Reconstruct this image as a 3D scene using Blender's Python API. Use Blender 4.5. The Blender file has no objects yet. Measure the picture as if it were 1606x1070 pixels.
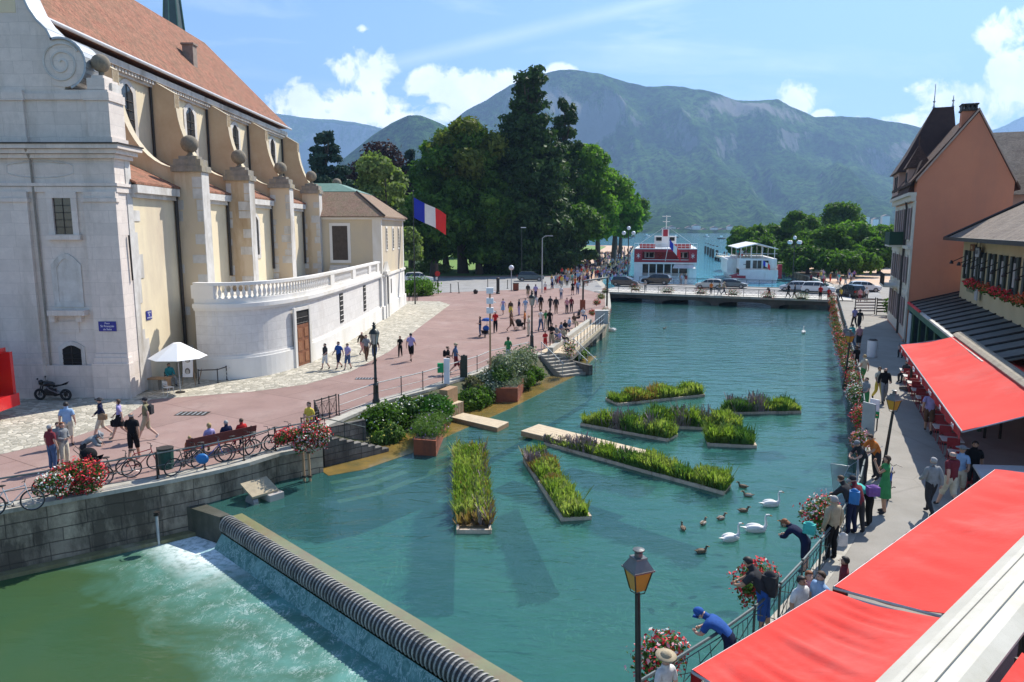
import bpy,math,random
import numpy as np
from mathutils import Vector,Matrix
random.seed(7);rng=np.random.default_rng(7)
R=math.radians
C=bpy.context.scene.collection
FPX,PITCH,CH=1150.0,R(8.65),8.9
HAZE=1.25e-4;HAZE_COL=(.38,.62,1,1);SKYTINT=(.80,.94,1.06)
def ray(u,v):
 x=(u-803)/FPX;y=(535-v)/FPX
 return Vector((x,math.cos(PITCH)+y*math.sin(PITCH),-math.sin(PITCH)+y*math.cos(PITCH)))
def P(u,v,z=0.0):
 a=ray(u,v);t=(z-CH)/a.z
 return Vector((a.x*t,a.y*t,z))
def V(u,v,Y):
 a=ray(u,v);t=Y/a.y
 return Vector((a.x*t,Y,CH+a.z*t))
_m={}
def nt(name):
 m=bpy.data.materials.new(name);m.use_nodes=True
 t=m.node_tree;b=t.nodes['Principled BSDF']
 return m,t,b
def L(t,a,b):t.links.new(a,b)
def ramp(t,fac,stops):
 r=t.nodes.new('ShaderNodeValToRGB');e=r.color_ramp.elements
 while len(e)<len(stops):e.new(0.5)
 for i,(p,c)in enumerate(stops):
  e[i].position=p;e[i].color=(*c,1)if len(c)==3 else c
 L(t,fac,r.inputs[0]);return r.outputs[0]
def noise(t,scale,detail=4,rough=.55,vec=None,dist=0):
 n=t.nodes.new('ShaderNodeTexNoise');n.inputs['Scale'].default_value=scale
 n.inputs['Detail'].default_value=detail;n.inputs['Roughness'].default_value=rough
 n.inputs['Distortion'].default_value=dist
 if vec is not None:L(t,vec,n.inputs['Vector'])
 return n.outputs['Fac']
def coord(t,kind='Object'):
 return t.nodes.new('ShaderNodeTexCoord').outputs[kind]
def mapping(t,vec,scale=(1,1,1),rot=(0,0,0),loc=(0,0,0)):
 n=t.nodes.new('ShaderNodeMapping');n.inputs['Scale'].default_value=scale
 n.inputs['Rotation'].default_value=rot;n.inputs['Location'].default_value=loc
 L(t,vec,n.inputs[0]);return n.outputs[0]
def math_(t,op,a,b=None,clamp=False):
 n=t.nodes.new('ShaderNodeMath');n.operation=op;n.use_clamp=clamp
 for i,x in enumerate((a,b)):
  if x is None:continue
  if isinstance(x,(int,float)):n.inputs[i].default_value=x
  else:L(t,x,n.inputs[i])
 return n.outputs[0]
def mixc(t,fac,a,b,mode='MIX'):
 n=t.nodes.new('ShaderNodeMix');n.data_type='RGBA';n.blend_type=mode
 for i,x in((0,fac),(6,a),(7,b)):
  if isinstance(x,(int,float)):n.inputs[i].default_value=x
  elif isinstance(x,tuple):n.inputs[i].default_value=(*x,1)
  else:L(t,x,n.inputs[i])
 return n.outputs[2]
def bump(t,b,h,strength=.3,dist=.02):
 n=t.nodes.new('ShaderNodeBump');n.inputs['Strength'].default_value=strength
 n.inputs['Distance'].default_value=dist;L(t,h,n.inputs['Height']);L(t,n.outputs[0],b.inputs['Normal'])
def M(name,c,c2=None,rough=.7,scale=2.0,bmp=.15,metal=0,spec=.4,stain=None,coat=0,trans=0):
 """plain procedural material: two tones mixed by noise, optional stain colour, light bump"""
 if name in _m:return _m[name]
 m,t,b=nt(name);v=coord(t)
 c2=c2 or tuple(x*.8 for x in c)
 n1=noise(t,scale,6,.65,v)
 col=ramp(t,n1,[(.35,c),(.65,c2)])
 if stain:
  n2=noise(t,scale*.35,8,.7,mapping(t,v,(1,1,.25)))
  col=mixc(t,ramp(t,n2,[(.5,(0,0,0)),(.68,(1,1,1))]),col,stain)
 L(t,col,b.inputs['Base Color'])
 b.inputs['Roughness'].default_value=rough;b.inputs['Metallic'].default_value=metal
 b.inputs['Specular IOR Level'].default_value=spec;b.inputs['Coat Weight'].default_value=coat
 if bmp:bump(t,b,noise(t,scale*8,4,.6,v),bmp)
 _m[name]=m;return m
def wallvec(t):
 s=t.nodes.new('ShaderNodeSeparateXYZ');L(t,coord(t),s.inputs[0])
 c=t.nodes.new('ShaderNodeCombineXYZ')
 L(t,math_(t,'ADD',s.outputs[0],s.outputs[1]),c.inputs[0]);L(t,s.outputs[2],c.inputs[1])
 return c.outputs[0]
def MS(name,c,c2,mortar,bw=.9,bh=.42,msize=.012,stain=(.2,.18,.15),amt=(.52,.7),rough=.85,bmp=.5,zdark=None):
 """coursed stone: brick pattern on vertical walls with streaky weathering"""
 if name in _m:return _m[name]
 m,t,b=nt(name);w=wallvec(t);o=coord(t)
 wob=noise(t,1.3,2,.5,o)
 nw=t.nodes.new('ShaderNodeTexNoise');nw.inputs['Scale'].default_value=.9;nw.inputs['Detail'].default_value=3;L(t,o,nw.inputs['Vector'])
 br=t.nodes.new('ShaderNodeTexBrick');L(t,mixc(t,.13,w,nw.outputs['Color'],'ADD'),br.inputs['Vector']);br.offset_frequency=3;br.squash=.75;br.squash_frequency=3
 br.inputs['Scale'].default_value=1;br.inputs['Brick Width'].default_value=bw;br.inputs['Row Height'].default_value=bh
 br.inputs['Mortar Size'].default_value=msize;br.inputs['Mortar Smooth'].default_value=.3
 br.inputs['Color1'].default_value=(*c,1);br.inputs['Color2'].default_value=(*c2,1);br.inputs['Mortar'].default_value=(*mortar,1)
 br.inputs['Bias'].default_value=-.1
 col=mixc(t,ramp(t,noise(t,3,7,.7,o),[(.35,(0,0,0)),(.75,(.55,.55,.55))]),br.outputs[0],mortar)
 st=noise(t,.55,9,.72,mapping(t,o,(1,1,.3)))
 col=mixc(t,ramp(t,st,[(amt[0],(0,0,0)),(amt[1],(.85,.85,.85))]),col,stain)
 if zdark:
  s=t.nodes.new('ShaderNodeSeparateXYZ');L(t,o,s.inputs[0])
  zz=math_(t,'ADD',s.outputs[2],math_(t,'MULTIPLY',wob,.5))
  mr=t.nodes.new('ShaderNodeMapRange');L(t,zz,mr.inputs[0])
  mr.inputs[1].default_value=zdark[0];mr.inputs[2].default_value=zdark[1];mr.inputs[3].default_value=1;mr.inputs[4].default_value=0
  col=mixc(t,mr.outputs[0],col,zdark[2])
 L(t,col,b.inputs['Base Color']);b.inputs['Roughness'].default_value=rough
 b.inputs['Specular IOR Level'].default_value=.25
 h=math_(t,'SUBTRACT',math_(t,'MULTIPLY',noise(t,9,6,.7,o),.5),br.outputs['Fac'])
 bump(t,b,h,bmp,.03)
 _m[name]=m;return m
def MTILE(name,c,c2,c3,sc=3.2,rough=.9):
 """roof of small flat tiles seen from far: rows by height, blotchy moss and wear"""
 if name in _m:return _m[name]
 m,t,b=nt(name);w=wallvec(t);o=coord(t)
 br=t.nodes.new('ShaderNodeTexBrick');L(t,w,br.inputs['Vector'])
 br.inputs['Scale'].default_value=sc;br.inputs['Brick Width'].default_value=.7;br.inputs['Row Height'].default_value=.45
 br.inputs['Mortar Size'].default_value=.04
 br.inputs['Color1'].default_value=(*c,1);br.inputs['Color2'].default_value=(*c2,1)
 br.inputs['Mortar'].default_value=(*[x*.4 for x in c],1)
 col=mixc(t,ramp(t,noise(t,.6,12,.85,o),[(.44,(0,0,0)),(.54,(.9,.9,.9))]),br.outputs[0],c3)
 col=mixc(t,ramp(t,noise(t,2.2,8,.9,mapping(t,o,(1,1,.5))),[(.42,(0,0,0)),(.56,(.75,.75,.75))]),col,tuple(min(1,x*1.5)for x in c2))
 col=mixc(t,ramp(t,noise(t,6,5,.7,o),[(.4,(0,0,0)),(.7,(.6,.6,.6))]),col,tuple(x*.45 for x in c))
 L(t,col,b.inputs['Base Color']);b.inputs['Roughness'].default_value=rough
 b.inputs['Specular IOR Level'].default_value=.2
 bump(t,b,math_(t,'SUBTRACT',noise(t,5,4,.6,o),br.outputs['Fac']),.6,.05)
 _m[name]=m;return m
def MLEAF(name,a,b_,c,s1=.35,tl=.35):
 if name in _m:return _m[name]
 m,t,b=nt(name);o=coord(t)
 n=math_(t,'ADD',math_(t,'MULTIPLY',noise(t,s1,3,.6,o),.6),math_(t,'MULTIPLY',noise(t,s1*14,2,.6,o),.4))
 col=ramp(t,n,[(.38,a),(.5,b_),(.64,c)])
 L(t,col,b.inputs['Base Color']);b.inputs['Roughness'].default_value=.6;b.inputs['Specular IOR Level'].default_value=.15
 tr=t.nodes.new('ShaderNodeBsdfTranslucent');L(t,mixc(t,1.0,col,(1.0,1.15,.5),'MULTIPLY'),tr.inputs[0])
 mx=t.nodes.new('ShaderNodeMixShader');mx.inputs[0].default_value=tl
 L(t,b.outputs[0],mx.inputs[1]);L(t,tr.outputs[0],mx.inputs[2])
 L(t,mx.outputs[0],t.nodes['Material Output'].inputs[0])
 _m[name]=m;return m
def GLASS(name='window_glass',c=(.02,.025,.03)):
 if name in _m:return _m[name]
 m,t,b=nt(name);b.inputs['Base Color'].default_value=(*c,1)
 b.inputs['Roughness'].default_value=.08;b.inputs['Specular IOR Level'].default_value=.6
 L(t,ramp(t,noise(t,1.5,2,.5,coord(t)),[(.3,c),(.7,tuple(x*1.8 for x in c))]),b.inputs['Base Color'])
 _m[name]=m;return m
XF={}
def tag(o,label=None,cat=None,group=None,kind=None):
 if label:o['label']=label
 if cat:o['category']=cat
 if group:o['group']=group
 if kind:o['kind']=kind
 return o
def thing(name,label,cat,loc=(0,0,0),rz=0,group=None,sc=1):
 o=bpy.data.objects.new(name,None);C.objects.link(o)
 o.location=loc;o.rotation_euler=(0,0,rz);o.scale=(sc,sc,sc);o.empty_display_size=.2
 XF[o.name]=(Vector(loc),rz,sc)
 return tag(o,label,cat,group)
def addob(name,me,parent=None):
 o=bpy.data.objects.new(name,me);C.objects.link(o)
 if parent:o.parent=parent
 return o
def root_of(o):
 while o.parent:o=o.parent
 return o
class MB:
 def __init__(s):s.v=[];s.f=[];s.mi=[];s.m=0
 def add(s,vs,fs):
  n=len(s.v);s.v+=[tuple(x)for x in vs];s.f+=[tuple(i+n for i in f)for f in fs];s.mi+=[s.m]*len(fs);return s
 def box(s,c,d,rz=0,rx=0,ry=0):
  m=Matrix.Translation(c)@Matrix.Rotation(rz,4,'Z')@Matrix.Rotation(ry,4,'Y')@Matrix.Rotation(rx,4,'X')
  vs=[m@Vector((x*d[0]/2,y*d[1]/2,z*d[2]/2))for x in(-1,1)for y in(-1,1)for z in(-1,1)]
  return s.add(vs,[(0,1,3,2),(4,6,7,5),(0,4,5,1),(2,3,7,6),(0,2,6,4),(1,5,7,3)])
 def b2(s,x0,y0,z0,x1,y1,z1):
  return s.box(((x0+x1)/2,(y0+y1)/2,(z0+z1)/2),(abs(x1-x0),abs(y1-y0),abs(z1-z0)))
 def ring(s,pts_list,closed_ends=True,flip=False):
  n=len(pts_list[0]);b=len(s.v);vs=[p for r in pts_list for p in r];fs=[]
  for i in range(len(pts_list)-1):
   for j in range(n):
    a=i*n+j;c=i*n+(j+1)%n
    fs.append((a,c,c+n,a+n))
  if closed_ends:
   fs.append(tuple(range(n-1,-1,-1)));k=(len(pts_list)-1)*n;fs.append(tuple(range(k,k+n)))
  return s.add(vs,fs)
 def cyl(s,p0,p1,r0,r1=None,n=8):
  return s.tube([p0,p1],[r0,r0 if r1 is None else r1],n)
 def tube(s,path,rad,n=6):
  path=[Vector(p)for p in path]
  if not isinstance(rad,(list,tuple)):rad=[rad]*len(path)
  rings=[];prev=None
  for i,p in enumerate(path):
   d=(path[min(i+1,len(path)-1)]-path[max(i-1,0)])
   if d.length<1e-9:d=Vector((0,0,1))
   d.normalize()
   a=(prev-d*prev.dot(d))if prev is not None else d.cross(Vector((0,0,1))if abs(d.z)<.95 else Vector((1,0,0)))
   if a.length<1e-6:a=d.orthogonal()
   a.normalize();prev=a;b=d.cross(a)
   rings.append([p+(a*math.cos(2*math.pi*k/n)+b*math.sin(2*math.pi*k/n))*rad[i]for k in range(n)])
  return s.ring(rings)
 def lathe(s,prof,c=(0,0,0),n=12):
  rings=[[(c[0]+r*math.cos(2*math.pi*k/n),c[1]+r*math.sin(2*math.pi*k/n),c[2]+z)for k in range(n)]for r,z in prof]
  return s.ring(rings)
 def prism(s,poly,z0,z1):
  n=len(poly)
  return s.add([(*p[:2],z0)for p in poly]+[(*p[:2],z1)for p in poly],[tuple(range(n-1,-1,-1)),tuple(range(n,2*n))]+[(i,(i+1)%n,(i+1)%n+n,i+n)for i in range(n)])
 def ext(s,prof,a,b):
  """profile points (3D) extruded from offset a to offset b"""
  n=len(prof);a=Vector(a);b=Vector(b)
  return s.add([Vector(p)+a for p in prof]+[Vector(p)+b for p in prof],[tuple(range(n-1,-1,-1)),tuple(range(n,2*n))]+[(i,(i+1)%n,(i+1)%n+n,i+n)for i in range(n)])
 def sph(s,c,r,n=12,m=8):
  if not isinstance(r,(tuple,list)):r=(r,r,r)
  rings=[]
  for i in range(m+1):
   a=-math.pi/2+math.pi*i/m;rr=max(math.cos(a),.02)
   rings.append([(c[0]+r[0]*rr*math.cos(2*math.pi*k/n),c[1]+r[1]*rr*math.sin(2*math.pi*k/n),c[2]+r[2]*math.sin(a))for k in range(n)])
  return s.ring(rings)
 def quad(s,*p):return s.add(p,[tuple(range(len(p)))])
 def torus(s,c,R_,r,n=24,m=5,axis='Y'):
  rings=[]
  for i in range(n+1):
   a=2*math.pi*i/n;rg=[]
   for k in range(m):
    b=2*math.pi*k/m;q=R_+r*math.cos(b)
    x,z,y=q*math.cos(a),q*math.sin(a),r*math.sin(b)
    rg.append((c[0]+x,c[1]+y,c[2]+z)if axis=='Y' else((c[0]+y,c[1]+x,c[2]+z)if axis=='X' else(c[0]+x,c[1]+z,c[2]+y)))
   rings.append(rg)
  return s.ring(rings,False)
 def mesh(s,name,mats,smooth=False):
  me=bpy.data.meshes.new(name);me.from_pydata(s.v,[],s.f)
  for m in(mats if isinstance(mats,(list,tuple))else[mats]):me.materials.append(m)
  if any(s.mi):me.polygons.foreach_set('material_index',s.mi)
  bm_fix(me)
  if smooth:
   me.polygons.foreach_set('use_smooth',[True]*len(me.polygons))
   try:me.set_sharp_from_angle(angle=R(smooth if smooth is not True else 40))
   except Exception:pass
  me.update();return me
 def build(s,name,mat,parent=None,smooth=False,w=True):
  """w: vertices are world coordinates and are moved into the thing's frame"""
  if parent is not None and w:
   rt=root_of(parent)
   if rt.name in XF:
    loc,rz,sc=XF[rt.name];c,sn=math.cos(-rz),math.sin(-rz)
    s.v=[(((x-loc.x)*c-(y-loc.y)*sn)/sc,((x-loc.x)*sn+(y-loc.y)*c)/sc,(z-loc.z)/sc)for x,y,z in s.v]
  me=s.mesh(name,mat,smooth)
  return addob(name,me,parent)
import bmesh
def bm_fix(me):
 bm=bmesh.new();bm.from_mesh(me);bmesh.ops.recalc_face_normals(bm,faces=bm.faces);bm.to_mesh(me);bm.free()
def copy_thing(root,loc,rz=None,label=None,group=None,sc=None):
 r=root.copy();C.objects.link(r);r.location=loc
 if rz is not None:r.rotation_euler=(0,0,rz)
 if sc is not None:r.scale=(sc,sc,sc)
 if label:r['label']=label
 if group:r['group']=group
 for ch in root.children:
  c=ch.copy();C.objects.link(c);c.parent=r
  for g in ch.children:
   d=g.copy();C.objects.link(d);d.parent=c
 return r
def np_quads(name,V4,mat,parent=None,world=True):
 """V4: (N,4,3) array of quads -> one mesh object"""
 n=len(V4);co=V4 .reshape(-1,3).astype(np.float32)
 if parent is not None and world:
  rt=root_of(parent)
  if rt.name in XF:
   loc,rz,sc=XF[rt.name];co=co-np.array(loc,dtype=np.float32)
   c,s_=math.cos(-rz),math.sin(-rz);x=co[:,0]*c-co[:,1]*s_;y=co[:,0]*s_+co[:,1]*c
   co=np.stack([x,y,co[:,2]],1)/sc
 me=bpy.data.meshes.new(name)
 me.vertices.add(n*4);me.vertices.foreach_set('co',co.ravel())
 me.loops.add(n*4);me.loops.foreach_set('vertex_index',np.arange(n*4,dtype=np.int32))
 me.polygons.add(n);me.polygons.foreach_set('loop_start',np.arange(0,n*4,4,dtype=np.int32))
 me.materials.append(mat);me.update(calc_edges=True);me.validate()
 return addob(name,me,parent)
def leaf_quads(blobs,n,size,seed=0,up=.25,shell=.55,bumpy=.25,droop=0,elong=1.0):
 """leaf-sized quads scattered through ellipsoid clumps: blobs = [(cx,cy,cz,rx,ry,rz), ...]"""
 g=np.random.default_rng(seed);B=np.array(blobs,float)
 w=(B[:,3]*B[:,4]+B[:,3]*B[:,5]+B[:,4]*B[:,5]);w/=w.sum()
 k=g.choice(len(B),n,p=w);d=g.normal(size=(n,3));d/=np.linalg.norm(d,axis=1)[:,None]
 lump=1+bumpy*np.sin(d[:,0]*5+k)*np.sin(d[:,1]*6+k*2)*np.sin(d[:,2]*5+k*3)*1.6
 r=(shell+(1-shell)*g.random(n)**.7)*lump
 c=B[k,:3]+d*r[:,None]*B[k,3:6]
 c[:,2]-=droop*np.abs(d[:,0]*d[:,1])*B[k,5]
 nn=d*.7+g.normal(size=(n,3))*.65+np.array([0,0,up]);nn/=np.linalg.norm(nn,axis=1)[:,None]
 a=np.cross(nn,g.normal(size=(n,3)));a/=np.linalg.norm(a,axis=1)[:,None];b=np.cross(nn,a)
 s=size*(.5+g.random(n))[:,None]
 a=a*s;b=b*s*.62*elong
 return np.stack([c-a,c-b*.9+a*.15,c+a,c+b*.9+a*.1],1)
def text_obj(s,size,mat,parent,loc,rot,ext=.004,name='lettering'):
 cu=bpy.data.curves.new(name,'FONT');cu.body=s;cu.size=size;cu.align_x='CENTER';cu.align_y='CENTER';cu.extrude=ext
 o=bpy.data.objects.new('t',cu);C.objects.link(o)
 dg=bpy.context.evaluated_depsgraph_get();me=bpy.data.meshes.new_from_object(o.evaluated_get(dg))
 bpy.data.objects.remove(o);me.materials.clear();me.materials.append(mat)
 o=bpy.data.objects.new(name,me);C.objects.link(o)
 mw=Matrix.Translation(loc)@rot.to_4x4()
 me.transform(mw)
 if parent:
  rt=root_of(parent);l,rz,sc=XF[rt.name]
  me.transform((Matrix.Translation(l)@Matrix.Rotation(rz,4,'Z')@Matrix.Scale(sc,4)).inverted());o.parent=parent
 return o
def facing(nx,ny):
 """rotation so that text lies on a vertical wall with outward normal (nx,ny)"""
 n=Vector((nx,ny,0)).normalized();z=Vector((0,0,1));x=z.cross(n)
 return Matrix((x,z,n)).transposed()
def off(p,d,n,h=0):return Vector((p[0]+d[0]*n,p[1]+d[1]*n,p[2]+h))
SUN_AZ,SUN_EL=R(40),R(47)
sc=bpy.context.scene
cam=bpy.data.objects.new('camera',bpy.data.cameras.new('camera'));C.objects.link(cam)
cam.location=(0,0,CH);cam.rotation_euler=(R(90)-PITCH,0,0)
cam.data.sensor_width=36;cam.data.lens=36*FPX/1606;cam.data.clip_end=20000;cam.data.clip_start=.1
sc.camera=cam
sc.view_settings.view_transform='Standard';sc.view_settings.look='None';sc.view_settings.exposure=EXPOSURE=0.78
sl=bpy.data.lights.new('sun','SUN');sl.energy=5.0;sl.angle=R(.53);sl.color=(1,.95,.86)
so=bpy.data.objects.new('sun',sl);C.objects.link(so)
sd=Vector((math.sin(SUN_AZ)*math.cos(SUN_EL),math.cos(SUN_AZ)*math.cos(SUN_EL),math.sin(SUN_EL)))
so.rotation_euler=sd.to_track_quat('Z','Y').to_euler();so.location=sd*100
w=bpy.data.worlds.new('World');sc.world=w;w.use_nodes=True;t=w.node_tree
bg=t.nodes['Background'];sky=t.nodes.new('ShaderNodeTexSky');sky.sky_type='NISHITA';sky.sun_disc=False
sky.sun_elevation=SUN_EL;sky.sun_rotation=SUN_AZ;sky.altitude=450;sky.air_density=1.0;sky.dust_density=.6;sky.ozone_density=2.2
bg.inputs[1].default_value=.105
g=t.nodes.new('ShaderNodeTexCoord').outputs['Generated']
s=t.nodes.new('ShaderNodeSeparateXYZ');L(t,g,s.inputs[0])
yy=math_(t,'MAXIMUM',s.outputs[1],.05)
ax=math_(t,'DIVIDE',s.outputs[0],yy);az=math_(t,'DIVIDE',s.outputs[2],yy)
cb=t.nodes.new('ShaderNodeCombineXYZ');L(t,ax,cb.inputs[0]);L(t,az,cb.inputs[1])
CL=[(578,112,38,26,.9),(545,165,90,18,.85),(470,172,60,22,.7),(520,185,120,16,.75),(690,135,48,20,.9),(770,148,70,26,.9),(640,188,70,12,.8),(740,182,80,14,.8),(862,118,24,14,.9),(1240,158,28,20,.95),(1228,182,26,12,.9),(1290,182,14,7,.8),(930,127,18,6,.7),(1440,192,60,13,.8),(1530,165,70,26,.95),(1600,130,50,30,1),(1585,45,38,24,1),(1600,85,30,16,.7),(1590,175,50,20,.8),(562,44,12,5,.6)]
nz=noise(t,16,9,.62,cb.outputs[0],.35);nz2=noise(t,4.5,6,.6,cb.outputs[0],.3)
dens=None
for(u,v,a,b,k)in CL:
 d=ray(u,v);cx,cz=d.x/d.y,d.z/d.y;a=a/FPX*1.25;b=b/FPX*1.3
 e=math_(t,'ADD',math_(t,'POWER',math_(t,'ABSOLUTE',math_(t,'DIVIDE',math_(t,'SUBTRACT',ax,cx),a)),2),math_(t,'POWER',math_(t,'ABSOLUTE',math_(t,'DIVIDE',math_(t,'SUBTRACT',az,cz),b)),2))
 q=math_(t,'MULTIPLY',math_(t,'SUBTRACT',1.0,math_(t,'MULTIPLY',e,.5)),k)
 dens=q if dens is None else math_(t,'MAXIMUM',dens,q)
dens=math_(t,'MAXIMUM',dens,-.6)
dd=math_(t,'ADD',math_(t,'ADD',dens,math_(t,'MULTIPLY',math_(t,'SUBTRACT',nz,.5),3.0)),math_(t,'MULTIPLY',math_(t,'SUBTRACT',nz2,.5),1.2))
cm=ramp(t,dd,[(.34,(0,0,0)),(.66,(.98,.98,.98))])
wv=mapping(t,cb.outputs[0],(1.2,7,1),(0,0,R(-14)))
wis=ramp(t,noise(t,2.2,7,.6,wv,.6),[(.52,(0,0,0)),(.8,(.35,.35,.35))])
A_,B_=ray(640,95),ray(1060,-5);x0,z0,x1,z1=A_.x/A_.y,A_.z/A_.y,B_.x/B_.y,B_.z/B_.y
sl_=(z1-z0)/(x1-x0)
ln=math_(t,'ABSOLUTE',math_(t,'SUBTRACT',math_(t,'SUBTRACT',az,z0),math_(t,'MULTIPLY',math_(t,'SUBTRACT',ax,x0),sl_)))
lm=math_(t,'MULTIPLY',math_(t,'SUBTRACT',1,math_(t,'DIVIDE',ln,.014),True),.22)
lm=math_(t,'MULTIPLY',lm,math_(t,'GREATER_THAN',ax,x0-.02))
cm2=math_(t,'MAXIMUM',math_(t,'MAXIMUM',cm,wis),lm)
cm2=math_(t,'MULTIPLY',cm2,math_(t,'GREATER_THAN',s.outputs[2],.0))
shade=ramp(t,noise(t,9,6,.6,mapping(t,cb.outputs[0],(1,1,1),(0,0,0),(.06,-.09,0))),[(.35,(9.6,10.,10.6)),(.62,(14,13.9,13.7))])
skyc=mixc(t,1.0,sky.outputs[0],SKYTINT,'MULTIPLY')
L(t,mixc(t,cm2,skyc,shade),bg.inputs[0])
def sheet(name,pts,z,mat,kind='structure',sub=0):
 me=bpy.data.meshes.new(name);me.from_pydata([(p[0],p[1],z)for p in pts],[],[tuple(range(len(pts)))])
 me.materials.append(mat);bm=bmesh.new();bm.from_mesh(me)
 bmesh.ops.triangulate(bm,faces=bm.faces,ngon_method='EAR_CLIP')
 for f in bm.faces:
  if f.normal.z<0:f.normal_flip()
 bm.to_mesh(me);bm.free();me.update()
 o=addob(name,me);return tag(o,kind=kind)
LE=[(-60,-9),(-16.43,22.45),(-12.61,25.16),(-11.3,26.21),(-10.21,27.34),(-9.4,28.6),(-7.95,29.72)]
LE2=[(-8.7,32.2),(-8.0,34.2),(-6.73,37.58),(-4.77,40.4),(-1.94,45.62),(-1.15,47.6),(1.6,51.6),(3.64,54.36)]
LE3=[(6.2,61.5),(8.82,68.95),(11.56,85.95),(13.69,103.42)]
STAIR1=[(-7.0,31.2),(-7.8,32.0)]
LAND_L=LE+LE2+LE3+[(14.6,112),(15.5,128),(20,160),(43,270),(66,400),(52,420),(-20,436),(-700,470),(-700,-9)]
RE=[(-8,1.8),(3.77,13.4),(5.44,15.01),(7.35,17.35),(9.32,20.02),(11.62,23.58),(14.49,29.45),(18.77,38.93),(23.73,51.02),(38.2,85.95),(40.6,92)]
LAND_R=RE+[(48,111),(52,120),(57,140),(63,175),(70,220),(92,300),(170,370),(900,420),(900,1.8)]
m,t,b=nt('red_asphalt');o=coord(t)
n1=noise(t,.35,5,.6,o);n2=noise(t,30,3,.7,o)
col=ramp(t,n1,[(.3,(.30,.195,.17)),(.55,(.345,.235,.205)),(.75,(.40,.295,.26))])
col=mixc(t,ramp(t,n2,[(.35,(.35,.35,.35)),(.65,(0,0,0))]),col,(.2,.12,.11))
st_=noise(t,.9,9,.75,mapping(t,o,(1,.6,1),(0,0,R(-25))));col=mixc(t,ramp(t,st_,[(.5,(0,0,0)),(.66,(.5,.5,.5))]),col,(.22,.15,.13))
bk_=t.nodes.new('ShaderNodeTexBrick');L(t,mapping(t,o,(1,1,1),(0,0,R(32))),bk_.inputs['Vector']);bk_.inputs['Scale'].default_value=.16;bk_.inputs['Brick Width'].default_value=1.1;bk_.inputs['Row Height'].default_value=.7;bk_.inputs['Mortar Size'].default_value=.004;bk_.inputs['Color1'].default_value=(1,1,1,1);bk_.inputs['Color2'].default_value=(.88,.88,.87,1);bk_.inputs['Mortar'].default_value=(.6,.58,.56,1)
col=mixc(t,1.0,col,bk_.outputs[0],'MULTIPLY')
L(t,col,b.inputs['Base Color']);b.inputs['Roughness'].default_value=.9;b.inputs['Specular IOR Level'].default_value=.2;bump(t,b,n2,.25)
RED=m
def asphalt(name,a,b2_,c):
 m,t,b=nt(name);o=coord(t)
 col=ramp(t,noise(t,.5,8,.65,o),[(.3,a),(.5,b2_),(.7,c)])
 col=mixc(t,ramp(t,noise(t,40,2,.6,o),[(.4,(.3,.3,.3)),(.6,(0,0,0))]),col,tuple(x*.5 for x in a))
 vn=t.nodes.new('ShaderNodeTexVoronoi');vn.feature='DISTANCE_TO_EDGE';vn.inputs['Scale'].default_value=.11
 L(t,mapping(t,o,(1,1,1)),vn.inputs['Vector'])
 col=mixc(t,ramp(t,vn.outputs['Distance'],[(.0,(.3,.3,.3)),(.003,(0,0,0))]),col,tuple(x*.55 for x in a))
 L(t,col,b.inputs['Base Color']);b.inputs['Roughness'].default_value=.92;b.inputs['Specular IOR Level'].default_value=.2
 bump(t,b,noise(t,60,2,.6,o),.2,.01);return m
GREY=asphalt('quay_asphalt',(.27,.25,.22),(.32,.30,.265),(.37,.345,.31))
ROAD=asphalt('road_asphalt',(.25,.245,.235),(.32,.31,.30),(.38,.37,.355))
def cobbles(name,sc_,a,b2_,mort):
 m,t,b=nt(name);o=coord(t)
 vn=t.nodes.new('ShaderNodeTexVoronoi');vn.feature='F1';vn.inputs['Scale'].default_value=sc_;L(t,o,vn.inputs['Vector'])
 ve=t.nodes.new('ShaderNodeTexVoronoi');ve.feature='DISTANCE_TO_EDGE';ve.inputs['Scale'].default_value=sc_;L(t,o,ve.inputs['Vector'])
 rv=t.nodes.new('ShaderNodeSeparateColor');L(t,vn.outputs['Color'],rv.inputs[0])
 col=ramp(t,rv.outputs[0],[(0,a),(.6,b2_),(1,tuple(min(1,x*1.25)for x in b2_))])
 col=mixc(t,ramp(t,noise(t,.7,6,.6,o),[(.45,(0,0,0)),(.65,(.6,.6,.6))]),col,mort)
 col=mixc(t,ramp(t,ve.outputs['Distance'],[(.02,(1,1,1)),(.09,(0,0,0))]),col,mort)
 L(t,col,b.inputs['Base Color']);b.inputs['Roughness'].default_value=.85;b.inputs['Specular IOR Level'].default_value=.25
 bump(t,b,ramp(t,ve.outputs['Distance'],[(0,(0,0,0)),(.15,(1,1,1))]),.6,.03);return m
COB=cobbles('river_cobbles',3.6,(.25,.235,.19),(.50,.46,.38),(.33,.30,.235))
sheet('plaza',LAND_L,0,RED)
sheet('quay_pavement',LAND_R,0,GREY)
cp=[P(u,v)for u,v in[(-260,790),(0,713),(100,691),(180,664),(236,627),(300,622),(400,614),(480,603),(550,583),(610,552),(660,512),(706,478),(690,473),(636,472)]]
sheet('cobble_paving',cp+[Vector((-16,92,0)),Vector((-60,92,0)),Vector((-60,28,0))],.006,COB)
rd=[P(-900,500),P(560,468),P(700,459),P(800,455),P(905,451),Vector((12.9,100.6,0)),Vector((15.2,128,0)),P(900,434),P(640,436),P(-900,440)]
sheet('road',rd,.01,ROAD)
GRASS=M('lawn_grass',(.10,.20,.035),(.16,.27,.05),.9,1.5,.4,stain=(.2,.22,.07))
sheet('park_lawn',[P(-900,437),P(640,433.5),P(872,432),P(935,396),P(951,387),Vector((40,420,0)),Vector((-690,460,0))],.014,GRASS)
PROM=M('promenade_gravel',(.58,.37,.23),(.52,.36,.26),.9,.5,.2,stain=(.5,.46,.4))
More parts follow.
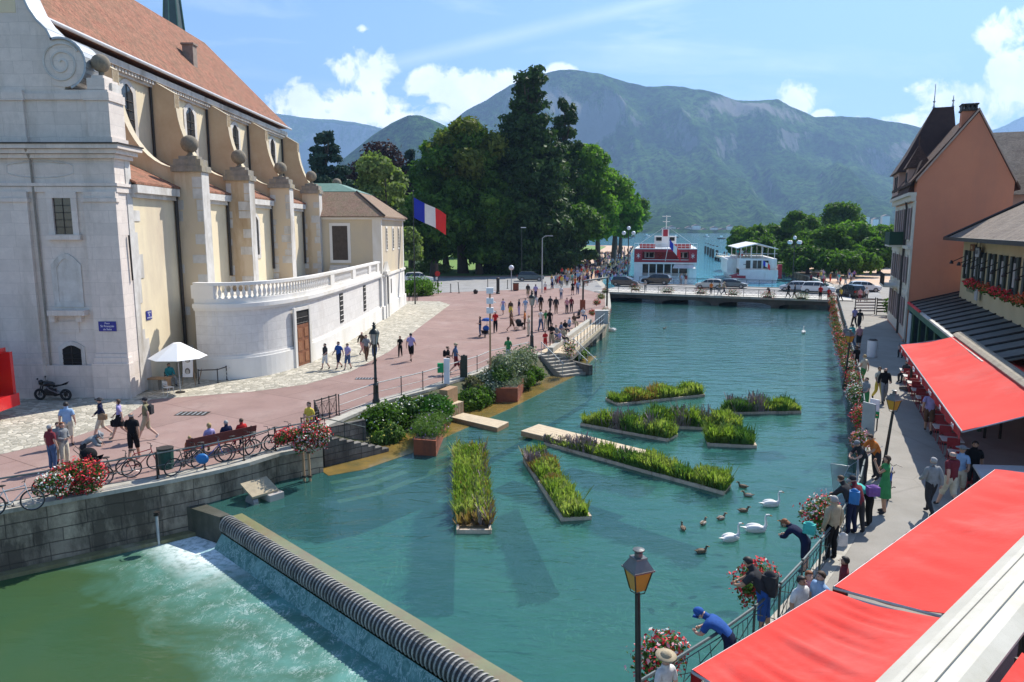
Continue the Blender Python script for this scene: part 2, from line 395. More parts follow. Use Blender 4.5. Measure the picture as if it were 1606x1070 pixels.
sheet('promenade',[P(872,432),Vector((15.4,128,0)),Vector((20,160,0)),Vector((43,270,0)),Vector((66,400,0)),Vector((52,420,0)),P(951,387),P(935,396)],.012,PROM)
sheet('shore_pavement',[Vector((52.5,120,0)),Vector((90,105,0)),Vector((160,140,0)),Vector((140,190,0)),Vector((64,175,0)),Vector((57.5,140,0))],.012,PROM)
def strip(name,line,wd,z0,z1,mat,side,kind='structure'):
 mb=MB()
 for i in range(len(line)-1):
  a,b=Vector((*line[i],0)),Vector((*line[i+1],0));d=(b-a).normalized();n=Vector((-d.y,d.x,0))*side
  mb.prism([a,b,b+n*wd,a+n*wd],z0,z1)
 return tag(mb.build(name,mat),kind=kind)
KERB=M('kerb_stone',(.46,.43,.37),(.36,.34,.29),.85,3,.4,stain=(.25,.23,.19))
QW=MS('quay_stone',(.50,.41,.30),(.30,.25,.19),(.14,.115,.09),1.6,.46,.02,(.065,.053,.04),(.44,.58),.9,1.0,(-2.7,-1.5,(.05,.055,.03)))
def wallstrip(name,line,wd,z0,z1,mat,side,label,cat='wall',group=None,cap=True):
 T=thing(name,label,cat,(line[0][0],line[0][1],0),0,group)
 mb=MB();kb=MB()
 def offs(dd,k=0):
  out=[]
  for i,p in enumerate(line):
   a=Vector(line[max(i-1,0)][:2]);c=Vector(line[min(i+1,len(line)-1)][:2]);d=(c-a).normalized();n=Vector((-d.y,d.x))*side
   out.append(Vector(p[:2])+n*dd)
  return out
 A0,A1=offs(-.02),offs(wd)
 for i in range(len(line)-1):mb.prism([A0[i],A0[i+1],A1[i+1],A1[i]],z0,z1-.13)
 mb.build('wall',mat,T)
 if cap:
  B0,B1=offs(-.10),offs(wd-.02)
  for i in range(len(line)-1):kb.prism([B0[i],B0[i+1],B1[i+1],B1[i]],z1-.13,z1+.012)
  kb.build('coping',KERB,T)
 return T
wallstrip('quay_wall',LE,.7,-4.5,0,QW,1,'weathered grey stone quay wall below the parked bicycles, left of the weir')
wallstrip('quay_wall',LE2,.5,-4.5,0,QW,1,'low stone quay wall hidden behind the waterside shrubs')
wallstrip('quay_wall',LE3+[(14.6,112)],.6,-4.5,0,QW,1,'stone quay wall beyond the timber terrace up to the bridge')
MB().prism([(-7.95,29.72),(-8.7,32.2),(-9.2,32.2),(-8.4,29.6)],-4.5,-.02).build('return_wall',QW,thing('quay_wall','short stone return wall at the head of the mossy water stairs','wall',(-8.3,31,0)))
wallstrip('quay_wall',RE,.45,-4.5,0,QW,-1,'long right hand quay wall under the flower hung railing')
fl_=MB();A0=[Vector(p)for p in LE[:4]];A1=[p+Vector((.62,-.75))*.42 for p in A0]
for i in range(3):fl_.prism([A1[i],A1[i+1],A0[i+1],A0[i]],-4,-2.06)
T=thing('wall_footing','mossy stone footing along the waterline of the left quay wall','ledge',(-16,22,-2.1));fl_.build('footing',M('mossy_footing',(.22,.20,.10),(.14,.13,.06),.8,2,.6,stain=(.3,.27,.2)),T)
wallstrip('embankment',[(14.6,112),(15.5,128),(20,160),(43,270),(66,400),(52,420),(-20,436)],.8,-3,0,QW,1,'low stone embankment of the crowded promenade beside the ferry')
wallstrip('embankment',[(40.6,92),(48,111),(52,120),(57,140),(63,175),(70,220),(92,300),(170,370)],.8,-3,0,QW,-1,'low stone embankment beside the white excursion boat')
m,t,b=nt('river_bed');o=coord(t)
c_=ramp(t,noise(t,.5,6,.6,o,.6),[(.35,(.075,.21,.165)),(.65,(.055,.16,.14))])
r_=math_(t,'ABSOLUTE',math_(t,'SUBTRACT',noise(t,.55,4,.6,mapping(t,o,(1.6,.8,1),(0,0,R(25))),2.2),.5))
c_=mixc(t,math_(t,'MULTIPLY',ramp(t,r_,[(0,(1,1,1)),(.03,(0,0,0))]),ramp(t,noise(t,.3,3,.5,o),[(.45,(0,0,0)),(.6,(.8,.8,.8))])),c_,(.16,.32,.22))  # caustic light streaks painted into the bed colour as lighter green ridges
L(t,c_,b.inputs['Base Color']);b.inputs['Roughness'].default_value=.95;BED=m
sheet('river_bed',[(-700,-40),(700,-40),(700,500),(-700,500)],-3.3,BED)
TER=M('terrain_soil',(.1,.12,.06),(.08,.1,.05),.95,.01,0)
sheet('terrain',[(-9000,-600),(9000,-600),(9000,9000),(-9000,9000)],-9,TER)
def watermat(name,diff,tint,ftrans,wscale,wbump,rough=.04,var=None,foam=None,trange=None):
 m,t,b=nt(name);t.nodes.remove(b);o=coord(t)
 df=t.nodes.new('ShaderNodeBsdfDiffuse');tp=t.nodes.new('ShaderNodeBsdfTransparent');gl=t.nodes.new('ShaderNodeBsdfGlossy')
 col=ramp(t,noise(t,.22,5,.6,o,.5),[(.35,diff),(.65,var or tuple(x*.8 for x in diff))])
 L(t,col,df.inputs[0]);tp.inputs[0].default_value=(*tint,1);gl.inputs['Roughness'].default_value=rough
 h1=noise(t,wscale,3,.55,mapping(t,o,(.7,1.5,1),(0,0,R(20))),.6);h2=noise(t,wscale*.28,3,.5,mapping(t,o,(.6,1.4,1),(0,0,R(15))),.8)
 patch=ramp(t,noise(t,.06,3,.5,o),[(.35,(.35,.35,.35)),(.6,(1,1,1))])
 h=math_(t,'ADD',math_(t,'MULTIPLY',math_(t,'MULTIPLY',h1,.45),patch),h2)
 bp=t.nodes.new('ShaderNodeBump');bp.inputs['Strength'].default_value=1;bp.inputs['Distance'].default_value=wbump
 L(t,h,bp.inputs['Height']);L(t,bp.outputs[0],gl.inputs['Normal']);
 fr=t.nodes.new('ShaderNodeFresnel');fr.inputs[0].default_value=1.33;L(t,bp.outputs[0],fr.inputs['Normal'])
 m1=t.nodes.new('ShaderNodeMixShader');m1 .inputs[0].default_value=ftrans;L(t,df.outputs[0],m1 .inputs[1]);L(t,tp.outputs[0],m1 .inputs[2])
 last=m1 .outputs[0]
 m2=t.nodes.new('ShaderNodeMixShader');L(t,fr.outputs[0],m2 .inputs[0]);L(t,last,m2 .inputs[1]);L(t,gl.outputs[0],m2 .inputs[2])
 last=m2 .outputs[0]
 if foam:last=foam(t,o,last)
 L(t,last,t.nodes['Material Output'].inputs[0]);return m
WA,WB=Vector((-10.15,24.7)),Vector((12,2.6))
wd_=(WB-WA).normalized();wn=Vector((-wd_.y,wd_.x));
if wn.y>0:wn=-wn
def foam(t,o,last):
 s=t.nodes.new('ShaderNodeSeparateXYZ');L(t,o,s.inputs[0])
 dist=math_(t,'ADD',math_(t,'MULTIPLY',math_(t,'SUBTRACT',s.outputs[0],WA.x),wn.x),math_(t,'MULTIPLY',math_(t,'SUBTRACT',s.outputs[1],WA.y),wn.y))
 al=math_(t,'ADD',math_(t,'MULTIPLY',math_(t,'SUBTRACT',s.outputs[0],WA.x),wd_.x),math_(t,'MULTIPLY',math_(t,'SUBTRACT',s.outputs[1],WA.y),wd_.y))
 aer=t.nodes.new('ShaderNodeMapRange');aer.inputs[1].default_value=4.4;aer.inputs[2].default_value=.4
 wob=math_(t,'ADD',dist,math_(t,'MULTIPLY',math_(t,'SUBTRACT',noise(t,.35,4,.6,o,.8),.5),6));L(t,wob,aer.inputs[0])
 a2=math_(t,'MULTIPLY',aer.outputs[0],ramp(t,noise(t,.5,6,.65,o,1),[(.3,(.35,.35,.35)),(.6,(1,1,1))]))
 d1=t.nodes.new('ShaderNodeBsdfDiffuse');d1 .inputs[0].default_value=(.17,.42,.40,1)
 mx=t.nodes.new('ShaderNodeMixShader');L(t,math_(t,'MULTIPLY',a2,.62),mx.inputs[0]);L(t,last,mx.inputs[1]);L(t,d1 .outputs[0],mx.inputs[2])
 fv=mapping(t,o,(1.5,.75,1),(0,0,R(-41)))
 r1=math_(t,'ABSOLUTE',math_(t,'SUBTRACT',noise(t,1.7,7,.62,fv,1.6),.5));r2=math_(t,'ABSOLUTE',math_(t,'SUBTRACT',noise(t,4.5,6,.65,fv,1.2),.5))
 lace=math_(t,'MAXIMUM',ramp(t,r1,[(.0,(1,1,1)),(.03,(0,0,0))]),ramp(t,r2,[(.0,(.8,.8,.8)),(.022,(0,0,0))]))
 lace=math_(t,'MAXIMUM',lace,ramp(t,noise(t,17,3,.7,o),[(.62,(0,0,0)),(.7,(1,1,1))]))
 near=t.nodes.new('ShaderNodeMapRange');near.inputs[1].default_value=3.6;near.inputs[2].default_value=.8;L(t,wob,near.inputs[0])
 fm=math_(t,'MULTIPLY',math_(t,'MULTIPLY',lace,near.outputs[0]),ramp(t,noise(t,2.6,6,.7,o),[(.45,(0,0,0)),(.62,(1,1,1))]))
 br=math_(t,'MULTIPLY',math_(t,'SUBTRACT',1,math_(t,'DIVIDE',al,3.2),True),math_(t,'SUBTRACT',1,math_(t,'DIVIDE',dist,2.4),True))
 br=math_(t,'MULTIPLY',math_(t,'MULTIPLY',br,1.7,True),ramp(t,noise(t,4,6,.7,o),[(.3,(.2,.2,.2)),(.55,(1,1,1))]))
 d2=t.nodes.new('ShaderNodeBsdfDiffuse');d2 .inputs[0].default_value=(.82,.9,.9,1)
 m3=t.nodes.new('ShaderNodeMixShader');L(t,math_(t,'MAXIMUM',math_(t,'MULTIPLY',fm,.65),br,True),m3 .inputs[0]);L(t,mx.outputs[0],m3 .inputs[1]);L(t,d2 .outputs[0],m3 .inputs[2])
 return m3 .outputs[0]
W1=watermat('canal_water',(.058,.18,.158),(.60,.87,.83),.56,2.9,.075,.05,(.042,.155,.155))
W2=watermat('lower_water',(.040,.092,.042),(.4,.6,.3),.06,2.4,.05,.08,(.048,.092,.034),foam)
W3=watermat('lake_water',(.10,.44,.60),(1,1,1),.0,.9,.12,.09,(.07,.35,.52))
ext=WB
sheet('canal_water',[(-13,28.9),(-12.1,26.3),(WA.x,WA.y),(ext.x,ext.y),(60,-4),(60,106),(-20,106),(-20,34)],-1.2,W1)
sheet('lower_water',[(-70,-30),(ext.x+2,-30),(ext.x,ext.y),(WA.x,WA.y),(-14.5,28.6),(-40,34),(-70,34)],-2.2,W2)
sheet('lake',[(-3000,106),(3000,106),(4500,6000),(-4500,6000)],-1.203,W3)
SH=M('submerged_stone',(.25,.165,.045),(.17,.115,.035),.16,.9,.25,stain=(.10,.095,.04),spec=.6)
SH2=M('submerged_step',(.24,.20,.07),(.17,.16,.065),.8,1.1,.4)
sh_o=[(-7.6,29.2),(-6.3,30.0),(-4.6,32.3),(-3.3,34.9),(-.2,40.6),(4.4,50.2),(6.8,58.2)]
sh_i=[(-8.6,30.6),(-8.7,33.4),(-6.6,38),(-4.8,41),(-2,46.2),(1.6,52.5),(4.0,59)]
T=thing('stone_shelf','golden brown stone ledge just under water along the left bank','ledge',(-3,36,-1.3))
def band(o1,i1,z0,z1,nm,mat,n=0):
 mb=MB()
 for i in range(len(o1)-1):mb.prism([o1[i],o1[i+1],i1[i+1],i1[i]],z0,z1)
 mb.build(nm,mat,T)
band(sh_o,sh_i,-3.2,-1.188,'ledge',SH)
def push(line,d):
 out=[]
 for i,p in enumerate(line):
  a=Vector(line[max(i-1,0)]);c=Vector(line[min(i+1,len(line)-1)]);q=(c-a).normalized();out.append(tuple(Vector(p)+Vector((q.y,-q.x))*d))
 return out
sh_f=sh_o[2:];bankA=push(sh_f,.01);bankB=push(sh_f,.9);sm_=MB();nn_=len(sh_f);sm_.add([(*q,-1.19)for q in bankA]+[(*q,-2.9)for q in bankB],[(i,nn_+i,nn_+i+1,i+1)for i in range(nn_-1)]);sm_.build('slope',SH2,T)
sh_o=sh_o[:4];s1=push(sh_o,.42);s2=push(sh_o,.85);s3=push(sh_o,1.3)
band(s1,push(sh_o,.01),-4.1,-1.42,'upper_step',SH2);band(s2,push(sh_o,.43),-4.1,-1.65,'middle_step',SH2);band(s3,push(sh_o,.86),-4.1,-1.95,'lower_step',SH2)
m,t,b=nt('spill_foam');o=coord(t);fv=mapping(t,o,(1.6,.8,1),(0,0,R(-41)))
rr_=math_(t,'ABSOLUTE',math_(t,'SUBTRACT',noise(t,3.2,7,.65,fv,1.2),.5))
fc_=ramp(t,rr_,[(.0,(.5,.62,.62)),(.022,(.12,.27,.25)),(.16,(.06,.17,.16))]);fc_=mixc(t,ramp(t,noise(t,1.1,6,.7,o),[(.48,(0,0,0)),(.66,(.8,.8,.8))]),fc_,(.22,.40,.38))
L(t,fc_,b.inputs['Base Color']);b.inputs['Roughness'].default_value=.45;b.inputs['Specular IOR Level'].default_value=.2;bump(t,b,noise(t,6,6,.7,fv),.6,.08);SPILL=m
T=thing('weir','long ribbed black weir tube spilling between the two canal levels','weir',(WA.x,WA.y,-1.8))
up=-wn
cyl=MB();rib=MB();L_=(WB-WA).length;a0=WA
def arc(o_,r,k0=0,k1=9):
 return[(o_.x+wn.x*(r*math.sin(a)-.1),o_.y+wn.y*(r*math.sin(a)-.1),-1.46+r*math.cos(a)*1.0)for a in[R(-35+(160)*k/9)for k in range(k0,k1+1)]]
def sweep(mb,s0,s1,r):
 A,B=arc(a0+wd_*s0,r),arc(a0+wd_*s1,r);n=len(A);mb.add(A+B,[(i,i+1,i+1+n,i+n)for i in range(n-1)])
 for X in(A,B):
  mb.add(X,[tuple(range(n))])
sweep(cyl,0,L_,.30)
cyl.build('drum',M('weir_rubber',(.02,.02,.022),(.04,.04,.04),.45,4,.2),T)
k=0;sp=.17
while k*sp<L_:
 sweep(rib,k*sp,k*sp+.055,.33);k+=1
rib.build('ribs',M('weir_rib',(.42,.40,.36),(.24,.23,.21),.5,5,.2,stain=(.08,.08,.07)),T)
sill=MB();q=[WA+up*.26,WB+up*.26,WB+up*.62,WA+up*.62];q2=[WA+up*.62,WB+up*.62,WB+up*1.7,WA+up*1.7]
sill.prism(q,-4.1,-1.188);sill.build('sill',M('algae_concrete',(.25,.23,.115),(.19,.21,.10),.14,1.0,.2,stain=(.22,.155,.09),spec=.6),T)
MB().add([(p.x,p.y,z)for p,z in zip(q2,(-1.21,-1.21,-3.4,-3.4))],[(0,1,2,3)]).build('apron',M('algae_slope',(.20,.36,.17),(.14,.28,.15),.85,1,.3),T)
ab_=MB();pA=WA-wd_*.15;ab_.prism([pA+up*.25,pA+wn*.12,Vector((-12.3,25.9)),Vector((-12.0,26.5))],-4.2,-1.17);ab_.build('abutment',M('wet_dark_stone',(.10,.095,.075),(.06,.06,.045),.6,2,.6,stain=(.04,.045,.03)),T)
ch_=MB();cA_,cB_=WA+wn*.15,WB+wn*.15;cC_,cD_=WB+wn*.6,WA+wn*.6;ch_.add([(*cA_,-1.72),(*cB_,-1.72),(*(WB+wn*.34),-2.0),(*(WA+wn*.34),-2.0),(*cC_,-2.5),(*cD_,-2.5)],[(0,1,2,3),(3,2,4,5)]);ch_.build('spilling_water',SPILL,T)
sheet_lip=MB();sheet_lip.prism([WA+up*.29,WB+up*.29,WB-up*.02,WA-up*.02],-1.6,-1.19)
sheet_lip.build('lip',M('wet_lip',(.16,.17,.10),(.09,.1,.07),.3,4,.2),T)
nsc_=1
def mountain(name,prof,D0,D1,seed,amp,cliff,top,col,rock,base_v=365,n=420,mrows=150,nsc=1.0):
 g=np.random.default_rng(seed);us=np.linspace(prof[0][0],prof[-1][0],n)
 vs=np.interp(us,[p[0]for p in prof],[p[1]for p in prof])
 def fb(x,y,octs=6,s=1.0):
  out=0;a=1;gg=np.random.default_rng(seed+int(s*100))
  for k in range(octs):
   px,py,th=gg.random()*10,gg.random()*10,gg.random()*3
   xr=x*math.cos(th)-y*math.sin(th);yr=x*math.sin(th)+y*math.cos(th)
   out=out+a*np.sin(xr*s*2**k*1.0+px+1.3*np.sin(yr*s*2**k*.8+py))*np.cos(yr*s*2**k*.9+py*2+1.1*np.sin(xr*s*2**k+px));a*=.55
  return out
 X=(us-803)/FPX;co=np.zeros((mrows+8,n,3));rk=np.zeros((mrows+8,n))
 jag=fb(us/40.0,us*0+1.7,6,1.3)*top
 for j in range(mrows+8):
  sj=j/(mrows-1)
  if sj<=1:
   dist=D0+(D1-D0)*sj**.9
   base=.34*sj+.66*sj**1.7
   sp=1.0*(sj*(1-sj))**.6*2
   rdg=fb(us/62.0*nsc+sj*1.6,sj*3.2+us*.002,6,1.0)
   cl=np.clip((sj-.80+.05*np.sin(us/55.)+.03*np.sin(us/17.))/.05,0,1)*cliff
   gfr=base*(1-cliff*.55)+cl*.55*1.0*(1 if True else 0)*base
   gfr=gfr/(1-cliff*.55+cliff*.55)if False else gfr
   spur=(1-2*np.abs(np.sin(us/95.-(1-sj)*2.6+.5*np.sin(sj*6+us/140.))))*.10*nsc_+(1-2*np.abs(np.sin(us/37.-(1-sj)*3.4+.8*np.sin(sj*9+us/60.))))*.045*nsc_
   gfr=np.clip(gfr+amp*rdg*sp*.13+spur*sp*amp,0,1);cb_=.90-.05*np.sin(us/70.)-.03*np.sin(us/23.)
   rk[j]=np.exp(-((sj-cb_)/.055)**2)*(.55+.45*np.sin(us/45.+1.)+.5*np.exp(-((us-940)/70.)**2))*(1 if cliff>.05 else 0)
   gfr=np.where(sj>=.995,1,np.minimum(gfr,.995*(0.25+.75*sj**.5)))
   elev=np.arctan2((365-vs+jag)*1.0,FPX)*gfr
  else:
   dist=D1+(sj-1)*3000;elev=np.arctan2((365-vs+jag),FPX)*(1-(sj-1)*4)
  z=CH-1.5+np.tan(elev)*dist-(10 if j==0 else 0)
  co[j,:,0]=X*dist;co[j,:,1]=dist;co[j,:,2]=z
 me=bpy.data.meshes.new(name);rows=mrows+8
 me.from_pydata(co.reshape(-1,3).tolist(),[],[(j*n+i,j*n+i+1,(j+1)*n+i+1,(j+1)*n+i)for j in range(rows-1)for i in range(n-1)])
 at_=me.attributes.new('rock','FLOAT','POINT');at_.data.foreach_set('value',rk.ravel());m,t,b=nt(name+'_cover');o=coord(t)
 c=ramp(t,noise(t,.0035,9,.65,o),[(.35,col[0]),(.5,col[1]),(.68,col[2])])
 c=mixc(t,ramp(t,noise(t,.03,6,.85,o),[(.42,(1,1,1)),(.58,(0,0,0))]),c,tuple(x*.25 for x in col[0]))
 ge=t.nodes.new('ShaderNodeNewGeometry');sn=t.nodes.new('ShaderNodeSeparateXYZ');L(t,ge.outputs['Normal'],sn.inputs[0])
 st=math_(t,'ADD',sn.outputs[2],math_(t,'MULTIPLY',math_(t,'SUBTRACT',noise(t,.012,7,.7,mapping(t,o,(1,1,.35))),.5),1.1))
 c=mixc(t,ramp(t,st,[(rock[0],(1,1,1)),(rock[1],(0,0,0))]),c,rock[2])
 an_=t.nodes.new('ShaderNodeAttribute');an_.attribute_name='rock';vn_=noise(t,.022,8,.75,mapping(t,o,(1,.3,.12)))
 c=mixc(t,ramp(t,math_(t,'ADD',an_.outputs['Fac'],math_(t,'MULTIPLY',math_(t,'SUBTRACT',vn_,.5),2.2)),[(.42,(0,0,0)),(.85,(.9,.9,.9))]),c,(.42,.40,.38))
 L(t,c,b.inputs['Base Color']);b.inputs['Roughness'].default_value=1;b.inputs['Specular IOR Level'].default_value=0
 bump(t,b,noise(t,.014,10,.85,o),1.0,60)
 me.materials.append(m);me.polygons.foreach_set('use_smooth',[True]*len(me.polygons));me.update()
 return tag(addob(name,me),kind='structure')
FOR=[(.045,.125,.022),(.095,.22,.035),(.20,.35,.07)]
mountain('mountain',[(640,260),(700,215),(735,185),(765,170),(800,150),(835,135),(860,130),(890,127),(940,134),(975,146),(1005,151),(1060,151),(1100,158),(1145,170),(1205,172),(1228,184),(1262,197),(1300,195),(1345,197),(1400,208),(1440,215),(1500,222),(1560,226),(1700,250),(1800,300)],1990,4300,3,1.0,.30,1.6,FOR,(.34,.50,(.36,.36,.33)),n=620,mrows=230)
mountain('far_mountain',[(300,230),(440,191),(480,196),(520,200),(560,203),(590,208),(640,222),(720,250),(800,300)],6200,7600,8,.5,.3,1.2,FOR,(.45,.65,(.35,.35,.36)),n=160,mrows=60)
mountain('hill',[(480,330),(540,262),(590,224),(620,204),(645,194),(665,194),(690,203),(720,218),(770,260),(850,330)],1990,2900,12,.6,.0,.8,FOR,(.0,.1,(.3,.3,.3)),n=140,mrows=60,nsc=2)
mountain('far_peak',[(1440,262),(1500,228),(1545,212),(1562,203),(1580,194),(1595,193),(1606,200),(1650,205),(1750,230)],8200,9300,21,.5,.4,2,FOR,(.5,.7,(.4,.4,.42)),n=120,mrows=50)
if HAZE:
 mb=MB();mb.b2(-9800,-700,-10,9800,9700,1900)
 hz=mb.build('haze',None)if False else None
 me=bpy.data.meshes.new('haze');me.from_pydata(mb.v,[],mb.f);bm_fix(me)
 m,t,b=nt('haze_air');t.nodes.remove(b)
 pv=t.nodes.new('ShaderNodeVolumePrincipled');pv.inputs['Color'].default_value=HAZE_COL;pv.inputs['Density'].default_value=HAZE
 pv.inputs['Anisotropy'].default_value=.2
 L(t,pv.outputs[0],t.nodes['Material Output'].inputs['Volume']);me.materials.append(m)
 tag(addob('haze',me),kind='stuff')
LIME=MS('limestone',(.76,.67,.60),(.66,.585,.525),(.53,.465,.42),1.35,.62,.010,(.42,.37,.32),(.50,.74),.8,.25)
LIMEW=M('worn_limestone',(.64,.61,.57),(.52,.49,.45),.85,1.6,.3,stain=(.33,.29,.24))
LIMED=M('mossy_cap_stone',(.30,.27,.23),(.20,.18,.15),.9,3,.4,stain=(.36,.30,.18))
OCH=M('ochre_plaster',(.76,.65,.45),(.69,.58,.40),.9,.5,.12,stain=(.56,.46,.34))
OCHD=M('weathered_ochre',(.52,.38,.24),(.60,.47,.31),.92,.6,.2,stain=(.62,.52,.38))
BEIGE=M('beige_plaster',(.60,.50,.34),(.55,.47,.34),.9,.5,.1,stain=(.5,.42,.32))
WHITE=M('white_render',(.78,.75,.70),(.72,.69,.64),.85,.6,.12,stain=(.62,.57,.47))
TILE=MTILE('church_tiles',(.21,.08,.05),(.31,.14,.09),(.15,.11,.07),2.4)
TILE2=MTILE('annex_tiles',(.33,.21,.15),(.24,.16,.12),(.24,.21,.13),3.4)
LEAD=M('zinc',(.42,.44,.46),(.34,.36,.38),.45,2,.1,metal=.4)
DARKM=M('dark_metal',(.025,.022,.02),(.05,.04,.035),.5,6,.1,metal=.3)
VOID=M('dark_void',(.012,.012,.012),(.02,.018,.016),.9,2,0)
GL=GLASS()
COPPER=M('green_copper',(.13,.24,.19),(.10,.19,.15),.6,2,.1)
DWOOD=M('dark_shutter',(.06,.045,.035),(.09,.07,.055),.8,4,.2)
GATE=M('brown_door_wood',(.26,.10,.045),(.19,.07,.03),.55,5,.2)
XC,XN=-20.4,-25.5
ch=thing('church','large baroque church with white stone front, ochre side wall and red tiled roof','church',(XC,38.5,0))
def part(mb,name,mat,parent=None,**k):return mb.build(name,mat,parent or ch,**k)
mb=MB();mb.b2(-37.8,40,0,XN,83.5,19.6);part(mb,'nave_wall',OCH)
ze,zr,xe,xr=19.95,27.85,XN+.85,-31.55
mb=MB()
F0,F1=39.3,84.2
A,B_,Cc,D=(xe,F0,ze),(xe,F1,ze),(xr,79.0,zr),(xr,F0,zr);E_,F_=(-38.4,F1,ze),(-40.3,F0,ze)
mb.add([A,B_,Cc,D,E_,F_],[(0,1,2,3),(1,4,2),(3,2,4,5),(0,3,5),(0,5,4,1)]);rf=part(mb,'roof',TILE)
mb=MB();mb.box((-27.4,65.3,23.4),(.9,.8,1.9));mb.box((-27.4,65.3,24.4),(1.1,1,.14));mb.build('chimney',M('chimney_brick',(.3,.24,.2),(.22,.17,.14),.9,4),rf)
mb=MB();mb.box((-27.9,59.5,23.35),(.9,.8,.08),ry=R(50));mb.build('skylight',GL,rf)
mb=MB();mb.b2(XN+.02,40.2,19.15,XN+.55,84.0,19.55);mb.b2(XN+.02,40.2,18.75,XN+.22,84.0,19.15)
for i in range(108):mb.box((XN+.34,40.5+i*.4,19.02),(.22,.2,.22))
part(mb,'cornice',LIMEW)
mb=MB();mb.tube([(xe+.02,40,19.92),(xe+.02,84.3,19.92)],.12,8);part(mb,'gutter',M('pale_gutter',(.62,.62,.64),(.5,.5,.52),.5,2,0))
BY=[45.3,53.4,63.0,72.6,83.2]
prev=40.0
mb=MB();mb.b2(XN,39.9,0,XC,83.0,11.25);part(mb,'chapel_wall',OCH)
mb=MB();tl=MB();ev=MB()
lo=39.9
for i,y in enumerate(BY):
 y0,y1=lo,y-.05
 tl.add([(XC+.35,y0,11.42),(XC+.35,y1,11.42),(XN+.02,y1,14.0),(XN+.02,y0,14.0),(XC+.35,y0,11.3),(XC+.35,y1,11.3),(XN+.02,y1,13.8),(XN+.02,y0,13.8)],[(0,1,2,3),(0,4,5,1),(1,5,6,2),(0,3,7,4),(4,7,6,5)])
 ev.b2(XC+.01,y0,10.85,XC+.42,y1-.3,11.27);ev.b2(XC+.01,y0,10.6,XC+.2,y1-.3,10.85)
 lo=y+1.15
part(tl,'chapel_roof',TILE);part(ev,'chapel_cornice',LIMEW)
ballm=M('lichen_ball',(.24,.20,.15),(.16,.14,.11),.95,4,.5,stain=(.34,.29,.2))
ovt=M('buttress_plaster',(.62,.50,.34),(.62,.50,.36),.92,.9,.2,stain=(.40,.27,.15))
def quoins(mb,x0,x1,yf,z0,z1,seed):
 """irregular pale stones left bare at the edges of a front face"""
 g=random.Random(seed);z=z0
 while z<z1-.5:
  h=g.uniform(.5,.8);wdt=g.choice((.35,.55,.8))
  if g.random()<.8:mb.b2(x1-wdt,yf-.02,z+.03,x1+.02,yf+.4,z+h-.03)
  if g.random()<.35:mb.b2(x0-.02,yf-.02,z+.05,x0+g.uniform(.2,.5),yf+.4,z+h-.05)
  z+=h
for i,y in enumerate(BY):
 x1=XC+1.6;h=12.35
 b=MB();b.b2(XC-.02,y,0,x1,y+1.1,h);bt=part(b,'buttress',ovt)
 q=MB();quoins(q,XC,x1,y,.6,h-.3,i+3)
 q.b2(x1-.3,y+.02,.4,x1+.035,y+1.08,h-.02);q.build('bare_stones',LIMEW,bt)
 c=MB();c.b2(XC-.15,y-.15,h,x1+.15,y+1.25,h+.35);c.b2(XC-.02,y-.02,h+.35,x1+.02,y+1.12,h+.75);c.b2(XC+.25,y+.15,h+.75,x1-.25,y+.95,h+.95)
 c.build('cap',LIMED,bt)
 c=MB();c.lathe([(.3,0),(.16,.12),(.14,.3),(.2,.34)],(XC+.8,y+.55,h+.95),12);c.sph((XC+.8,y+.55,h+1.68),.52,16,10);c.build('ball_finial',ballm,bt,smooth=True)
 pr=[(XN+.01,11.5),(XN+.01,19.3),(XN+1.75,18.3)]
 cx,cz=XC+.1,18.1;rx,rz=cx-(XN+1.75)+.05,18.1-12.55
 for k in range(1,13):
  a=math.pi+(math.pi/2)*k/12;pr.append((cx+rx*math.cos(a)*1.0,cz+rz*math.sin(a)))
 pr+=[(XC+.15,12.5),(XC+.15,11.5)]
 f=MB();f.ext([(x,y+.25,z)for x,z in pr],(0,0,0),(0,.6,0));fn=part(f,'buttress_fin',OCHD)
 cp=MB();top=pr[1:-1]
 for j in range(len(top)-1):
  (xa,za),(xb,zb)=top[j],top[j+1];d=Vector((xb-xa,0,zb-za));n=Vector((-d.z,0,d.x)).normalized()*.06
  if n.z<0:n=-n
  cp.add([(xa,y+.2,za),(xb,y+.2,zb),(xb+n.x,y+.2,zb+n.z),(xa+n.x,y+.2,za+n.z),(xa,y+.9,za),(xb,y+.9,zb),(xb+n.x,y+.9,zb+n.z),(xa+n.x,y+.9,za+n.z)],[(0,1,2,3),(7,6,5,4),(0,4,5,1),(3,2,6,7),(0,3,7,4),(1,5,6,2)])
 cp.build('fin_coping',BEIGE,fn)
 p_=MB();p_.tube([(XN+.12,y+.12,19.7),(XN+.12,y+.12,13.9)],.085,6);part(p_,'downpipe',DARKM)
 p_=MB();p_.tube([(XC+.3,y-.42,11.2),(XC+.14,y-.32,10.6),(XC+.14,y-.32,5.6 if i else 0)],.1,6);part(p_,'downpipe',DARKM)
